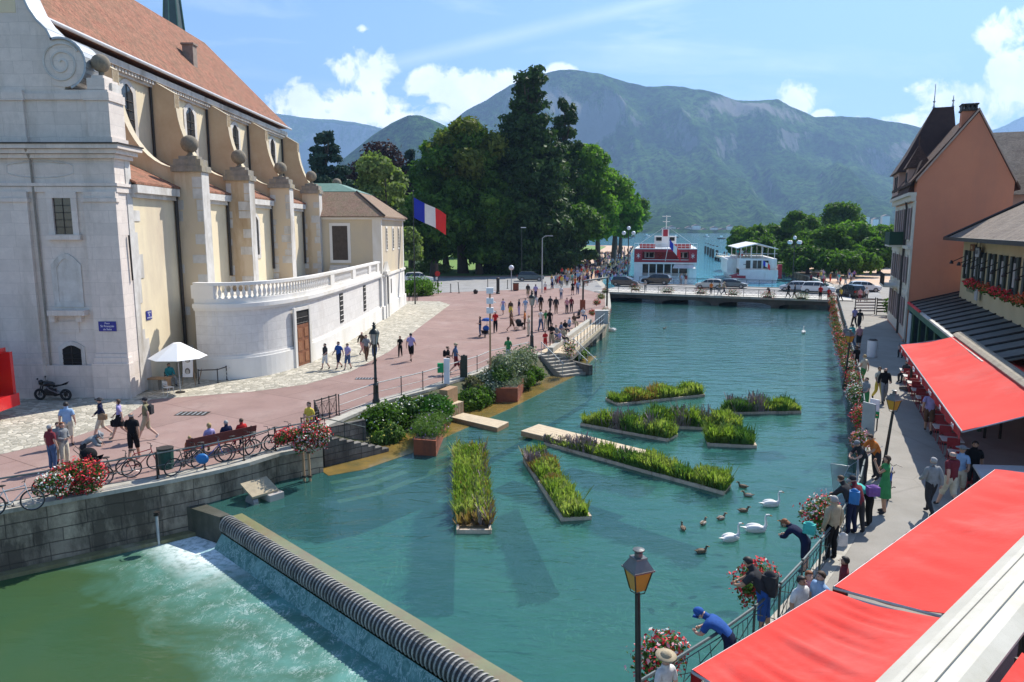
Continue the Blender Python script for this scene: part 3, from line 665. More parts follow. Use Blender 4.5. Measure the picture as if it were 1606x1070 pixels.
def arch_win(parent,plane,x,y0,wdt,z0,z1,rise,fw=.32,dep=.35,normal='x',side=1,glass=GL,frame=LIMEW,bars=True,nm='window'):
 """window on plane x=const (normal +x) or y=const (normal -y)"""
 def pt(u,z,d):
  return(x+d*side,y0+u,z)if normal=='x' else(x+u,y0-d*side,z)
 def outline(hw,zt,zb,rs):
  o=[(-hw,zb),(hw,zb),(hw,zt)]
  for k in range(1,8):a=k/8;o.append((hw-2*hw*a,zt+rs*math.sin(math.pi*a)))
  return o+[(-hw,zt)]
 ou=outline(wdt/2+fw,z1+fw*.6,z0-fw,rise+.1);inn=outline(wdt/2,z1,z0,rise);n=len(ou)
 f=MB();vs=[pt(u,z,.06)for u,z in ou]+[pt(u,z,.06)for u,z in inn]+[pt(u,z,-.0)for u,z in ou]+[pt(u,z,.012)for u,z in inn]
 fs=[]
 for i in range(n):
  j=(i+1)%n;fs+=[(i,j,n+j,n+i),(i,2*n+i,2*n+j,j),(n+i,n+j,3*n+j,3*n+i)]
 f.add(vs,fs);fr=f.build(nm,frame,parent)
 g_=MB();g_.add([pt(u,z,.018)for u,z in inn],[tuple(range(n))]);g_.build('pane',glass,fr)
 if bars:
  b=MB()
  for k in range(1,5):
   z=z0+(z1-z0)*k/5;a,c=pt(-wdt/2,z,.05),pt(wdt/2,z,.05);b.tube([a,c],.022,4)
  b.tube([pt(0,z0,.05),pt(0,z1+rise,.05)],.025,4);b.build('bars',DARKM,fr)
 return fr
lo=40.0
for i,y in enumerate(BY):
 arch_win(ch,'x',XN,y-3.0,1.5,15.0,17.9,.5,.38)
 if i:arch_win(ch,'x',XC,y-3.9,.95,6.9,9.6,.3,.3)
 lo=y+1.1
FY=38.5
mb=MB();mb.b2(-39.5,FY,0,XC+.0,FY+1.3,12.2);fw_=part(mb,'facade_wall',LIME)
mb=MB();mb.b2(-39.5,FY+.05,12.2,XC+.02,FY+1.35,13.0);part(mb,'frieze',LIME)
mb=MB()
for(z,d,h)in((12.95,.55,.22),(12.72,.38,.22),(12.5,.2,.2),(11.1,.16,.16),(10.8,.10,.28)):
 mb.b2(-39.6,FY-d,z,XC+d,FY+1.4+(d if z>12 else 0),z+h)
part(mb,'entablature',LIME)
mb=MB();mb.b2(-39.7,FY-.62,13.17,XC+.62,FY+2.0,13.24);part(mb,'cornice_lead',DARKM)
mb=MB()
for x0,x1 in((-22.0,XC+.06),(-27.6,-24.9),(-36,-33)):
 mb.b2(x0,FY-.22,1.9,x1,FY+.1,10.82);mb.b2(x0-.18,FY-.42,0,x1+.12,FY+.1,1.9);mb.b2(x0-.1,FY-.34,1.9,x1+.08,FY+.1,2.2);mb.b2(x0-.04,FY-.28,2.2,x1+.03,FY+.1,2.4)
 mb.b2(x0-.08,FY-.3,10.3,x1+.08,FY+.1,10.5)
part(mb,'pilasters',LIME)
mb=MB();mb.b2(-39.5,FY-.16,0,XC+.03,FY+.02,1.75);part(mb,'plinth',LIME)
mb=MB()
z=.05;g_=random.Random(5)
while z<12:
 h=g_.uniform(.55,.8);d=g_.choice((1.55,1.8,2.2));mb.b2(XC-.3,FY+1.0,z,XC+.04,FY+d,z+h);z+=h
part(mb,'quoins',LIMEW)
def rect_win(parent,x,z0,z1,wdt,y,fw=.28,glass=GL,nm='window',sill=True,dep=.12):
 f=MB()
 f.b2(x-wdt/2-fw,y-dep,z0-.02,x-wdt/2,y+.05,z1);f.b2(x+wdt/2,y-dep,z0-.02,x+wdt/2+fw,y+.05,z1)
 f.b2(x-wdt/2-fw,y-dep-.01,z1,x+wdt/2+fw,y+.05,z1+fw)
 if sill:f.b2(x-wdt/2-fw-.1,y-dep-.12,z0-.28,x+wdt/2+fw+.1,y+.05,z0-.02)
 fr=f.build(nm,LIME,parent);g_=MB();g_.b2(x-wdt/2,y-.012,z0,x+wdt/2,y+.03,z1);g_.build('pane',glass,fr)
 b=MB()
 for k in(1,2,3,4):b.b2(x-wdt/2,y-.03,z0+(z1-z0)*k/5-.02,x+wdt/2,y-.014,z0+(z1-z0)*k/5+.02)
 b.b2(x-.02,y-.03,z0,x+.02,y-.015,z1);b.build('bars',DARKM,fr);return fr
wg=GLASS('church_glass',(.05,.035,.03))
rect_win(ch,-23.2,8.65,10.5,.95,FY,.3,wg)
arch_win(ch,'y',-23.4,FY-.01,1.0,1.4,2.6,.22,.2,normal='y',glass=VOID)
arch_win(ch,'y',-23.3,FY-.01,1.0,5.15,6.9,.5,.28,normal='y',glass=LIMEW,bars=False,nm='niche')
mb=MB();mb.b2(-24.25,FY-.5,4.45,-22.3,FY+.02,4.72);mb.b2(-24.3,FY-.3,4.1,-24.0,FY,4.45);mb.b2(-22.9,FY-.3,4.1,-22.6,FY,4.45);mb.b2(-24,FY-.06,3.5,-22.9,FY,4.1);part(mb,'niche_sill',LIME)
for x in(-24.2,-30.5):
 mb=MB();pts=[(x+1.9*math.cos(a)*(1 if abs(math.cos(a))>.2 else 1),FY-.0,11.95+.42*math.sin(a))for a in[2*math.pi*k/28 for k in range(28)]]
 mb.tube([(min(max(p[0],x-1.7),x+1.7),FY-.0,p[2])for p in pts]+[(min(max(pts[0][0],x-1.7),x+1.7),FY,pts[0][2])],.035,4);part(mb,'frieze_panel',LIMEW)
mb=MB();mb.b2(-37.5,FY+.15,13.24,XC-.12,FY+1.35,15.9);part(mb,'upper_facade',LIME)
mb=MB()
for x0,x1 in((-21.55,XC-.02),(-27.6,-24.75)):
 mb.b2(x0,FY-.02,13.24,x1,FY+1.45,15.88);mb.b2(x0-.1,FY-.1,13.24,x1+.08,FY+1.52,13.55);mb.b2(x0-.1,FY-.1,15.35,x1+.08,FY+1.5,15.75)
mb.b2(-37.6,FY+.02,15.4,-20.75,FY+1.4,15.7);part(mb,'upper_pilasters',LIME)
mb=MB();mb.b2(-21.45,FY,15.9,-20.55,FY+1.35,16.45);mb.b2(-21.3,FY+.2,16.45,-20.7,FY+1.1,16.62);part(mb,'corner_pedestal',LIME)
mb=MB();mb.b2(-20.75,FY+.5,15.88,XC-.04,FY+1.4,16.3);part(mb,'corner_block',LIMEW)
mb=MB();mb.lathe([(.28,0),(.13,.08),(.13,.22)],(-20.98,FY+.6,16.62),12);mb.sph((-20.98,FY+.6,17.28),.45,16,10);part(mb,'ball_finial',ballm,smooth=True)
vx,vz=-22.68,17.15
disc=MB();disc.ext([(vx+1.13*math.cos(2*math.pi*k/32),0,vz+1.13*math.sin(2*math.pi*k/32))for k in range(32)],(0,FY+.1,0),(0,FY+1.2,0))
cv=[(vx+1.19*math.cos(R(a)),vz+1.19*math.sin(R(a)))for a in range(-70,112,12)]+[(-23.3,18.75),(-23.75,19.2),(-24.1,19.75),(-24.4,20.5),(-24.6,21.6),(-24.7,27)]
poly=[(-29.5,15.9),(vx,15.9)]+[(x-.04,z)for x,z in cv[9:]]+[(-29.5,27)]
disc.ext([(x,0,z)for x,z in poly],(0,FY+.14,0),(0,FY+1.18,0));vol=part(disc,'volute_wall',LIME)
sp_=MB();pth=[]
for k in range(64):
 a=k/63*2*math.pi*2.3;r_=1.05-.93*(k/63);pth.append((vx+r_*math.cos(a+.6),FY+.08,vz+r_*math.sin(a+.6)))
sp_.tube(pth,.06,5);sp_.build('spiral',LIMEW,vol)
cap=MB();top=cv
for j in range(len(top)-1):
 (xa,za),(xb,zb)=top[j],top[j+1];d=Vector((xb-xa,0,zb-za));n=Vector((d.z,0,-d.x)).normalized()*.1
 cap.add([(xa,FY,za),(xb,FY,zb),(xb+n.x,FY,zb+n.z),(xa+n.x,FY,za+n.z),(xa,FY+1.5,za),(xb,FY+1.5,zb),(xb+n.x,FY+1.5,zb+n.z),(xa+n.x,FY+1.5,za+n.z)],[(0,3,2,1),(4,5,6,7),(0,1,5,4),(3,7,6,2),(0,4,7,3),(1,2,6,5)])
cap.build('lead_capping',LEAD,vol)
yp=MB();yp.b2(-26.6,FY+.12,19.6,-24.75,FY+1.0,27.2);part(yp,'gable_patch',OCH)
mb=MB();mb.tube([(-24.6,FY-.45,13),(-24.6,FY-.1,12.4),(-24.55,FY-.1,0)],.06,6);part(mb,'downpipe',LIMED)
mb=MB();mb.tube([(XC+.1,FY+.75,8.6),(XC+.1,FY+.8,6.2)],.05,5);part(mb,'flag_holder',DARKM)
mb=MB();sx,sy=-43.8,100
mb.lathe([(2.6,0),(2.6,6),(1.6,10),(.62,22),(.1,30)],(sx,sy,21),8);part(mb,'spire',M('spire_slate',(.05,.085,.085),(.07,.11,.11),.5,.6,.1))
mb=MB()
for k in range(8):
 a=2*math.pi*k/8+0.0;mb.tube([(sx+2.65*math.cos(a),sy+2.65*math.sin(a),27),(sx+1.65*math.cos(a),sy+1.65*math.sin(a),31),(sx+.66*math.cos(a),sy+.66*math.sin(a),43)],.09,4)
part(mb,'spire_ribs',COPPER)
BLUE=M('enamel_blue',(.02,.03,.22),(.03,.035,.26),.3,3,0);INK=M('sign_white',(.8,.8,.82),(.75,.75,.78),.5,3,0)
T=thing('street_sign','dark blue street name plate on the shaded church front','sign',(-21.28,FY-.26,3.85))
MB().box((-21.28,FY-.25,3.86),(.92,.03,.52)).build('plate',BLUE,T)
for s_,z,sz in(('Place',4.02,.13),('St François',3.87,.16),('de Sales',3.7,.14)):text_obj(s_,sz,INK,T,(-21.28,FY-.268,z),facing(0,-1))
T=thing('street_sign','small bright blue name plate on the sunlit ochre wall','sign',(XC+.05,40.8,4.1))
MB().box((XC+.03,40.9,4.15),(.03,.6,.5)).build('plate',BLUE,T)
for s_,z,sz in(('QUAI',4.29,.14),('DE',4.15,.12),("L'ÉVÊCHÉ",4.0,.12)):text_obj(s_,sz,INK,T,(XC+.05,40.9,z),facing(1,0))
te=thing('terrace','curved white stone terrace with a balustrade in front of the church','terrace',(-14,50,0))
base=[(XC+1.55,43.35),(-17.6,43.05),(-16.3,43.4),(-15.3,44.3),(-14.6,45.6),(-14.1,47.2),(-13.6,49.6),(-13.3,55),(-13.15,62),(-13.05,72.6)]
def smooth_line(p,n=3):
 p=[Vector(q)for q in p]
 for _ in range(n):
  o=[p[0]]
  for a,b in zip(p,p[1:]):o+=[a*.75+b*.25,a*.25+b*.75]
  p=o+[p[-1]]
 return p
bl=smooth_line(base,2)
def offl(line,d):
 out=[]
 for i,p in enumerate(line):
  a,c=line[max(i-1,0)],line[min(i+1,len(line)-1)];q=(c-a).normalized();out.append(p+Vector((q.y,-q.x))*d)
 return out
def wallband(mb,line,d0,d1,z0,z1):
 A,B=offl(line,d0),offl(line,d1)
 for i in range(len(line)-1):mb.prism([A[i],B[i],B[i+1],A[i+1]],z0,z1)
mb=MB();wallband(mb,bl,-.6,0,1.3,4.3);mb.build('wall',MS('terrace_stone',(.74,.71,.67),(.68,.65,.61),(.5,.47,.44),1.3,.55,.008,(.55,.5,.45),(.56,.76),.8,.15),te)
mb=MB();wallband(mb,bl,-.6,.16,0,1.25);wallband(mb,bl,-.6,.08,1.25,1.4);mb.build('plinth',WHITE,te)
mb=MB();wallband(mb,bl,-.6,.22,4.3,4.55);wallband(mb,bl,-.6,.12,4.14,4.3);wallband(mb,bl,-.4,.04,4.55,4.85);mb.build('cornice',WHITE,te)
mb=MB();mb.prism([(p.x,p.y)for p in offl(bl,-.3)]+[(XC,72.6),(XC,46.6)],4.3,4.5);mb.build('deck',LIMEW,te)
mb=MB();wallband(mb,bl,-.38,.06,5.62,5.8);mb.build('rail',WHITE,te)
tot=0;seg=[]
for a,b in zip(bl,bl[1:]):seg.append((tot,a,b));tot+=(b-a).length
def at_s(s):
 for s0,a,b in reversed(seg):
  if s>=s0-1e-6:d=(b-a);return a+d.normalized()*(s-s0),d.normalized()
 return seg[0][1],Vector((1,0))
bal=None;s_=1.6;piers=[0.6,14.4,21.2,27.6,31.6]
while s_<tot-.5:
 if all(abs(s_-q)>.55 for q in piers):
  p,d=at_s(s_);n=Vector((d.y,-d.x));c=p-n*.16
  if bal is None:
   mb=MB();mb.lathe([(.11,0),(.11,.06),(.07,.1),(.12,.28),(.11,.38),(.055,.55),(.06,.66),(.1,.7),(.1,.77)],(0,0,0),8)
   bal=mb.build('baluster',WHITE,te,w=False,smooth=True);o=bal
  else:o=bal.copy();C.objects.link(o);o.parent=te
  o.location=(c.x+14,c.y-50,4.85)
 s_+=.36
for q in piers:
 p,d=at_s(min(q,tot-.4));n=Vector((d.y,-d.x));c=p-n*.16;a=math.atan2(d.y,d.x)
 MB().box((c.x,c.y,5.24),(1.0 if q!=.6 else 1.5,.4,.78),rz=a).build('pier',WHITE,te)
def wall_open(s,z0,z1,wdt,mat,nm,parent=te,fr=.0,line=None,dpt=.03):
 p,d=at_s(s);n=Vector((d.y,-d.x));a=math.atan2(d.y,d.x)
 return p,d,n,a
p,d,n,a=wall_open(9.2,0,0,0,None,'')
s_door=next(s for s in np.arange(0,tot,.05)if at_s(s)[0].y>47.9)
p,d=at_s(s_door);n=Vector((d.y,-d.x));a=math.atan2(d.y,d.x)
c=p+n*.17
fr=MB();
for k in(-1,1):q=c+d*.98*k;fr.box((q.x,q.y,1.95),(.26,.12,3.9),rz=a)
fr.box((c.x,c.y,3.78),(1.7,.1,.2),rz=a);dr=fr.build('door_frame',WHITE,te)
q=c-n*.03;dl=MB();dl.box((q.x,q.y,1.4),(1.7,.06,2.72),rz=a);dl=dl.build('door',GATE,te)
pn=MB()
for k in(-1,1):
 for z in(.55,1.35,2.2):q=c+d*.42*k+n*.01;pn.box((q.x,q.y,z),(.5,.04,.6),rz=a)
pn.build('door_panels',M('door_panel_wood',(.33,.15,.07),(.25,.1,.045),.5,5,.15),dl)
q=c-n*.03;MB().box((q.x,q.y,3.22),(1.7,.05,.92),rz=a).build('fanlight',VOID,te)
q=c+n*.0;gr=MB()
for k in range(9):e=q+d*(-.8+.2*k);gr.tube([(e.x,e.y,2.8),(e.x,e.y,3.25)],.015,4)
gr.tube([(*(q-d*.85),3.2),(*(q+d*.85),3.2)],.02,4);gr.tube([(*(q-d*.85),2.85),(*(q+d*.85),2.85)],.02,4);gr.build('fanlight_grille',DARKM,te)
for yy_,z0,z1 in((56.7,1.75,4.0),(65.0,1.75,4.0)):
 s_=next(s for s in np.arange(0,tot,.05)if at_s(s)[0].y>yy_);p,d=at_s(s_);n=Vector((d.y,-d.x));a=math.atan2(d.y,d.x)
 c=p+n*.02;wv_=MB().box((c.x,c.y,(z0+z1)/2),(.95,.06,z1-z0),rz=a).build('window',VOID,te)
 b=MB();c=p+n*.06
 for k in range(6):z=z0+(z1-z0)*(k+.5)/6;b.tube([(*(c-d*.48),z),(*(c+d*.48),z)],.025,4)
 b.build('bars',LIMEW,wv_)
mb=MB();mb.tube([(-12.97,71.9,4.3),(-12.97,71.9,.1)],.06,6);mb.build('downpipe',LEAD,te)
an=thing('sacristy','small beige annex with hipped tile and green copper roof at the church end','building',(-15,78,0))
X0,X1,Y0,Y1,ZE=-21.2,-12.95,73.2,88,9.9
mb=MB();mb.b2(X0,Y0,4.3,X1,Y1,ZE);mb.build('wall',BEIGE,an)
mb=MB();mb.b2(X0,Y0-.6,0,X1+.06,Y1+.02,4.2);mb.b2(X0,Y0-.62,0,X1+.22,Y1+.1,1.3);mb.build('lower_wall',WHITE,an)
mb=MB();mb.b2(X0,Y0-.02,4.2,X1+.2,Y1+.15,4.42);mb.build('string_course',WHITE,an)
mb=MB()
for(x,y)in((X1-.85,Y0),):mb.b2(x,y-.04,4.5,X1+.04,y+.55,ZE)
mb.b2(X1-.3,Y1-.5,4.5,X1+.04,Y1+.04,ZE);mb.b2(X0,Y0-.2,ZE-.02,X1+.25,Y1+.2,ZE+.28);mb.build('corner_and_eaves',WHITE,an)
e0,e1,e2,e3=(X0-.3,Y0-.45),(X1+.5,Y0-.45),(X1+.5,Y1+.4),(X0-.3,Y1+.4);t0,t1,t2,t3=(X0-.3,Y0+3.0),(X1-2.9,Y0+3.0),(X1-2.9,Y1-3),(X0-.3,Y1-3)
z0,z1=ZE+.3,12.7
mb=MB();mb.add([(*q,z0)for q in(e0,e1,e2,e3)]+[(*q,z1)for q in(t0,t1,t2,t3)]+[(*q,z0-.12)for q in(e0,e1,e2,e3)],[(0,1,5,4),(1,2,6,5),(2,3,7,6),(3,0,4,7),(0,8,9,1),(1,9,10,2),(2,10,11,3),(3,11,8,0),(11,10,9,8)]);ar=mb.build('roof',TILE2,an)
mb=MB();mb.add([(*q,z1+.03)for q in(t0,t1,t2,t3)]+[((t0[0]),Y0+5.5,13.7),(t1[0]-2.5,Y0+5.5,13.7),(t1[0]-2.5,Y1-5,13.7),(t0[0],Y1-5,13.7)],[(0,1,5,4),(1,2,6,5),(2,3,7,6),(4,5,6,7),(3,0,4,7),(3,2,1,0)]);mb.build('copper_top',COPPER,ar)
mb=MB();mb.tube([(*e1,z0+.05),(*t1,z1+.05)],.09,5);mb.tube([(*e2,z0+.05),(*t2,z1+.05)],.09,5);mb.build('hip_ridge',DARKM,ar)
mb=MB();mb.box((-19.3,Y0+1.1,11.2),(.8,.7,.12),rx=R(38));mb.build('skylight',LEAD,ar)
def rw(parent,x,y,z0,z1,wdt,nx,glass,fwm=WHITE,fw=.22,nm='window',bars=0):
 f=MB()
 if nx:
  f.b2(x,y-wdt/2-fw,z0-fw,x+.06,y+wdt/2+fw,z1+fw);fr=f.build(nm,fwm,parent)
  g_=MB();g_.b2(x+.03,y-wdt/2,z0,x+.075,y+wdt/2,z1);g_.build('pane',glass,fr)
  if bars:
   b=MB()
   for k in range(bars):z=z0+(z1-z0)*(k+.5)/bars;b.tube([(x+.1,y-wdt/2,z),(x+.1,y+wdt/2,z)],.03,4)
   b.build('bars',LIMEW,fr)
 else:
  f.b2(x-wdt/2-fw,y-.06,z0-fw,x+wdt/2+fw,y,z1+fw);fr=f.build(nm,fwm,parent)
  g_=MB();g_.b2(x-wdt/2,y-.075,z0,x+wdt/2,y-.03,z1);g_.build('shutter' if glass is DWOOD else 'pane',glass,fr)
 return fr
rw(an,-17.0,Y0,5.9,9.25,1.5,False,DWOOD,fw=.28)
mb=MB()
for k in range(3):mb.b2(-17.9,Y0-1.5+.3*k,4.5,-16.1,Y0-.02,4.5+.3*(k+1))
mb.build('steps',LIMEW,an)
for y in(76.3,80.4,84.3):rw(an,X1,y,6.9,9.0,.62,True,VOID,bars=6)
mb=MB();mb.b2(X1+.05,74.1,0,X1+.2,75.3,4.1);mb.build('service_door',VOID,an)
mb=MB();mb.b2(X1+.05,73.75,0,X1+.32,74.1,4.2);mb.b2(X1+.05,75.3,0,X1+.32,75.65,4.2);mb.b2(X1+.05,73.6,4.42,X1+.45,75.8,4.75)
mb.ext([(X1+.05,73.6,4.75),(X1+.05,75.8,4.75),(X1+.05,74.7,5.7)],(0,0,0),(.3,0,0));mb.build('door_pediment',WHITE,an)
mb=MB();mb.b2(X1+.03,78,2.2,X1+.08,78.5,3.7);mb.build('slit_window',VOID,an)
mb=MB();mb.tube([(X0+1.2,Y0-.1,9.9),(X0+1.2,Y0-.1,4.5)],.09,6);mb.build('downpipe',DARKM,an)
SD=Vector((.38,.925,0)).normalized();SN=Vector((.925,-.38,0)).normalized()
PINK=M('salmon_render',(.60,.235,.135),(.54,.205,.12),.9,.3,.2,stain=(.44,.19,.125))
PINKD=M('faded_pink_render',(.52,.33,.27),(.46,.29,.24),.9,.8,.1)
CREAM=M('cream_trim',(.62,.57,.48),(.55,.5,.42),.85,1.5,.1)
BTILE=MTILE('brown_tiles',(.06,.032,.024),(.085,.045,.033),(.12,.07,.05),3)
GTILE=MTILE('grey_brown_tiles',(.22,.18,.145),(.15,.12,.10),(.30,.25,.20),2.6)
def obox(mb,o,a0,a1,n0,n1,z0,z1):
 """box in quay-aligned coordinates: a along the quay, n away from the water"""
 pts=[o+SD*a+SN*n for a,n in((a0,n0),(a1,n0),(a1,n1),(a0,n1))]
 return mb.prism([(p.x,p.y)for p in pts],z0,z1)
o=Vector((31.4,58,0));W_,DP=6.4,15.5
pk=thing('pink_house','tall salmon pink house with blank gable and steep dark tower roof','house',o)
def Q(a,n,z):p=o+SD*a+SN*n;return(p.x,p.y,z)
mb=MB();gz,ez,pa=17.55,12.7,3.7
prof=[(0,0),(W_,0),(W_,12.4),(pa,gz),(0,ez)]
mb.add([Q(0,n,z)for n,z in prof]+[Q(DP,n,z)for n,z in prof],[(4,3,2,1,0),(5,6,7,8,9)]+[(i,(i+1)%5,(i+1)%5+5,i+5)for i in range(5)]);mb.build('wall',PINK,pk)
mb=MB();
for(n0,z0_,n1,z1_)in((-.45,ez-.35,pa,gz+.12),(pa,gz+.12,W_+.4,11.8)):
 mb.add([Q(.02,n0,z0_),Q(DP+.3,n0,z0_),Q(DP+.3,n1,z1_),Q(.02,n1,z1_),Q(.02,n0,z0_+.22),Q(DP+.3,n0,z0_+.22),Q(DP+.3,n1,z1_+.22),Q(.02,n1,z1_+.22)],[(0,1,2,3),(7,6,5,4),(0,4,5,1),(1,5,6,2),(2,6,7,3),(3,7,4,0)])
prf=mb.build('roof',BTILE,pk)
mb=MB()
for(n0,z0_,n1,z1_)in((-.1,ez+.05,pa,gz+.3),(pa,gz+.3,W_+.1,12.55)):
 mb.add([Q(-.14,n0,z0_-.2),Q(.06,n0,z0_-.2),Q(.06,n1,z1_-.2),Q(-.14,n1,z1_-.2),Q(-.14,n0,z0_),Q(.06,n0,z0_),Q(.06,n1,z1_),Q(-.14,n1,z1_)],[(0,1,2,3),(7,6,5,4),(0,4,5,1),(1,5,6,2),(2,6,7,3),(3,7,4,0)])
mb.build('gable_edge',M('verge_mortar',(.45,.33,.27),(.38,.28,.23),.9),pk)
mb=MB();obox(mb,o,.6,1.6,2.7,3.65,14.5,17.75);cm_=mb.build('chimney',PINK,pk)
mb=MB();obox(mb,o,.5,1.7,2.6,3.75,17.75,17.9)
for k in range(4):obox(mb,o,.55,1.65,2.65+.3*k,2.78+.3*k,17.9,18.2)
obox(mb,o,.5,1.7,2.6,3.75,18.2,18.3);mb.build('chimney_pots',DARKM,cm_)
mb=MB();obox(mb,o,-.02,DP+.4,-.55,.02,11.5,11.75);obox(mb,o,0,DP+.2,-.35,.02,11.1,11.5);obox(mb,o,-.1,DP,-.12,.02,3.7,4.0);obox(mb,o,-.05,DP,-.3,.02,7.35,7.6);obox(mb,o,-.05,DP,-.1,.02,6.9,7.35)
obox(mb,o,-.04,1.0,-.08,.04,0,11.1);obox(mb,o,1.0,DP-.1,-.05,.02,.2,11.0);mb.build('cream_front',CREAM,pk)
SHUT=M('grey_pink_shutter',(.30,.22,.21),(.25,.18,.17),.7,3)
for a in(2.2,5.4,8.6,12.2):
 for z0_,z1_ in((8.1,10.6),(4.6,6.7),(1.2,3.4)):
  wf=MB();obox(wf,o,a-.7,a+.7,-.13,-.04,z0_-.15,z1_+.15);wf=wf.build('window',CREAM,pk)
  g_=MB();obox(g_,o,a-.45,a+.45,-.15,-.12,z0_,z1_);g_.build('pane',VOID,wf)
  s_=MB();obox(s_,o,a-1.15,a-.5,-.2,-.13,z0_,z1_);obox(s_,o,a+.5,a+1.15,-.2,-.13,z0_,z1_);s_.build('shutters',SHUT,wf)
for a,z_,m_ in((6.5,7.6,M('green_canvas',(.015,.05,.03),(.02,.06,.035),.8)),(9.5,3.98,DARKM)):
 b=MB();obox(b,o,a-2.2,a+2.2,-1.25,0,z_-.16,z_);bl_=b.build('balcony',CREAM,pk)
 b=MB()
 if z_>5:obox(b,o,a-2.2,a+2.2,-1.28,-1.22,z_,z_+1.1);obox(b,o,a-2.25,a-2.2,-1.28,0,z_,z_+1.1);b.build('canvas_screen',m_,bl_)
 else:
  for k in range(23):q=o+SD*(a-2.2+.2*k)-SN*1.2;b.tube([(q.x,q.y,z_),(q.x,q.y,z_+1)],.02,4)
  b.tube([Q(a-2.2,-1.2,z_+1),Q(a+2.2,-1.2,z_+1)],.03,4);b.build('balcony_railing',m_,bl_)
mb=MB();mb.tube([Q(3.9,-.3,11.2),Q(3.9,-.2,10.6),Q(3.9,-.2,.2)],.09,6);mb.build('downpipe',DARKM,pk)
mb=MB();mb.add([Q(1.5,-.5,11.75),Q(DP+.4,-.5,11.75),Q(DP-.4,.5,14.4),Q(2.4,.5,14.4),Q(1.5,2.5,11.75),Q(DP+.4,3,11.75),Q(DP-.4,3,14.4),Q(2.4,2.5,14.4)],[(0,1,2,3),(0,3,7,4),(1,5,6,2),(3,2,6,7)]);mb.build('mansard',BTILE,pk)
mb=MB();obox(mb,o,4.5,6.2,-.25,1.2,12.0,14.0);obox(mb,o,10.5,DP+.2,-.4,3.5,11.8,14.2);mb.build('dormer_wall',PINKD,pk)
for a0_,a1_ in((4.3,6.4),):
 mb=MB();mb.add([Q(a0_,-.5,13.9),Q(a1_,-.5,13.9),Q(a1_,1.5,13.9),Q(a0_,1.5,13.9),Q((a0_+a1_)/2,.5,15.9)],[(0,1,4),(1,2,4),(2,3,4),(3,0,4),(3,2,1,0)]);mb.tube([Q((a0_+a1_)/2,.5,15.8),Q((a0_+a1_)/2,.5,16.6)],.05,5);mb.build('dormer_roof',BTILE,pk)
mb=MB();obox(mb,o,11.2,12.0,-.45,-.38,12.3,13.7);obox(mb,o,12.8,13.6,-.45,-.38,12.3,13.7);obox(mb,o,4.9,5.8,-.3,-.22,12.4,13.6);mb.build('dormer_panes',VOID,pk)
mb=MB();a0_,a1_,n0_,n1_=9.8,DP+1.0,-.7,5.0;ac,nc=12.8,2.95
mb.add([Q(a0_,n0_,14.0),Q(a1_,n0_,14.0),Q(a1_,n1_,14.0),Q(a0_,n1_,14.0),Q(a0_+.9,n0_+.9,15.6),Q(a1_-.9,n0_+.9,15.6),Q(a1_-.9,n1_-.9,15.6),Q(a0_+.9,n1_-.9,15.6),Q(ac-.3,nc-.8,19.8),Q(ac+.3,nc-.8,19.8),Q(ac+.3,nc+.8,19.8),Q(ac-.3,nc+.8,19.8)],[(0,1,5,4),(1,2,6,5),(2,3,7,6),(3,0,4,7),(4,5,9,8),(5,6,10,9),(6,7,11,10),(7,4,8,11),(8,9,10,11),(3,2,1,0)]);tr_=mb.build('tower_roof',M('dark_slate_roof',(.045,.022,.018),(.06,.03,.024),.85,3,.4),pk)
mb=MB();
for dn,h in((-.75,2.1),(.75,1.0)):
 q=Q(ac,nc+dn,19.8);mb.lathe([(.14,0),(.08,.15),(.05,.45),(.14,.55),(.05,.65),(.03,1.0*h),(.01,h)],q,6)
mb.build('finials',LEAD,tr_)
o2=Vector((45.5,75,0));bh=thing('rear_house','grey brown tiled roof with a pink chimney rising behind the salmon gable','house',o2)
def Q2(a,n,z):p=o2+SD*a+SN*n;return(p.x,p.y,z)
mb=MB();obox(mb,o2,-6.5,7,0,26,0,12.6);mb.build('wall',PINKD,bh)
mb=MB();mb.add([Q2(-7.6,-.6,12.0),Q2(-7.6,27,12.0),Q2(0,27,18.3),Q2(0,-.6,18.3),Q2(7.6,-.6,12.0),Q2(7.6,27,12.0)],[(0,1,2,3),(3,2,5,4),(0,3,4),(1,5,2),(4,5,1,0)]);r2=mb.build('roof',GTILE,bh)
mb=MB();obox(mb,o2,-5.2,-4.3,5.4,6.6,13.5,18.6);obox(mb,o2,-5.3,-4.2,5.25,6.75,18.6,18.85);mb.build('chimney',PINK,r2)
mb=MB();obox(mb,o2,-8.4,-6,4.3,6.4,12.2,14.6);obox(mb,o2,-8.8,-5.6,3.8,6.9,14.6,14.85);mb.build('dormer',CREAM,r2)
YEL=M('yellow_render',(.50,.41,.24),(.45,.37,.22),.9,.6,.1,stain=(.38,.32,.2))
o3=Vector((33,54,0));
yb=thing('yellow_house','yellow restaurant house with narrow dark shutters, flower boxes and hanging sign','house',o3)
def Q3(a,n,z):p=o3+SD*a+SN*n;return(p.x,p.y,z)
mb=MB();obox(mb,o3,-30,0,0,9,0,8.2);mb.build('wall',YEL,yb)
mb=MB();zE=8.25;mb.add([Q3(.8,-1.1,zE),Q3(-31,-1.1,zE),Q3(-31,4.5,11.6),Q3(-3.5,4.5,11.6),Q3(.8,10,zE),Q3(-31,10,zE)],[(0,1,2,3),(0,3,4),(3,2,5,4),(4,5,1,0)]);yr=mb.build('roof',GTILE,yb)
mb=MB();obox(mb,o3,-31,.8,-1.25,-1.05,zE-.12,zE+.12);mb.tube([Q3(.75,-1.15,zE+.05),Q3(-3.5,4.5,11.7)],.1,5);mb.build('eaves_board',DARKM,yb)
GS=M('dark_green_shutter',(.02,.03,.022),(.03,.04,.03),.6,3)
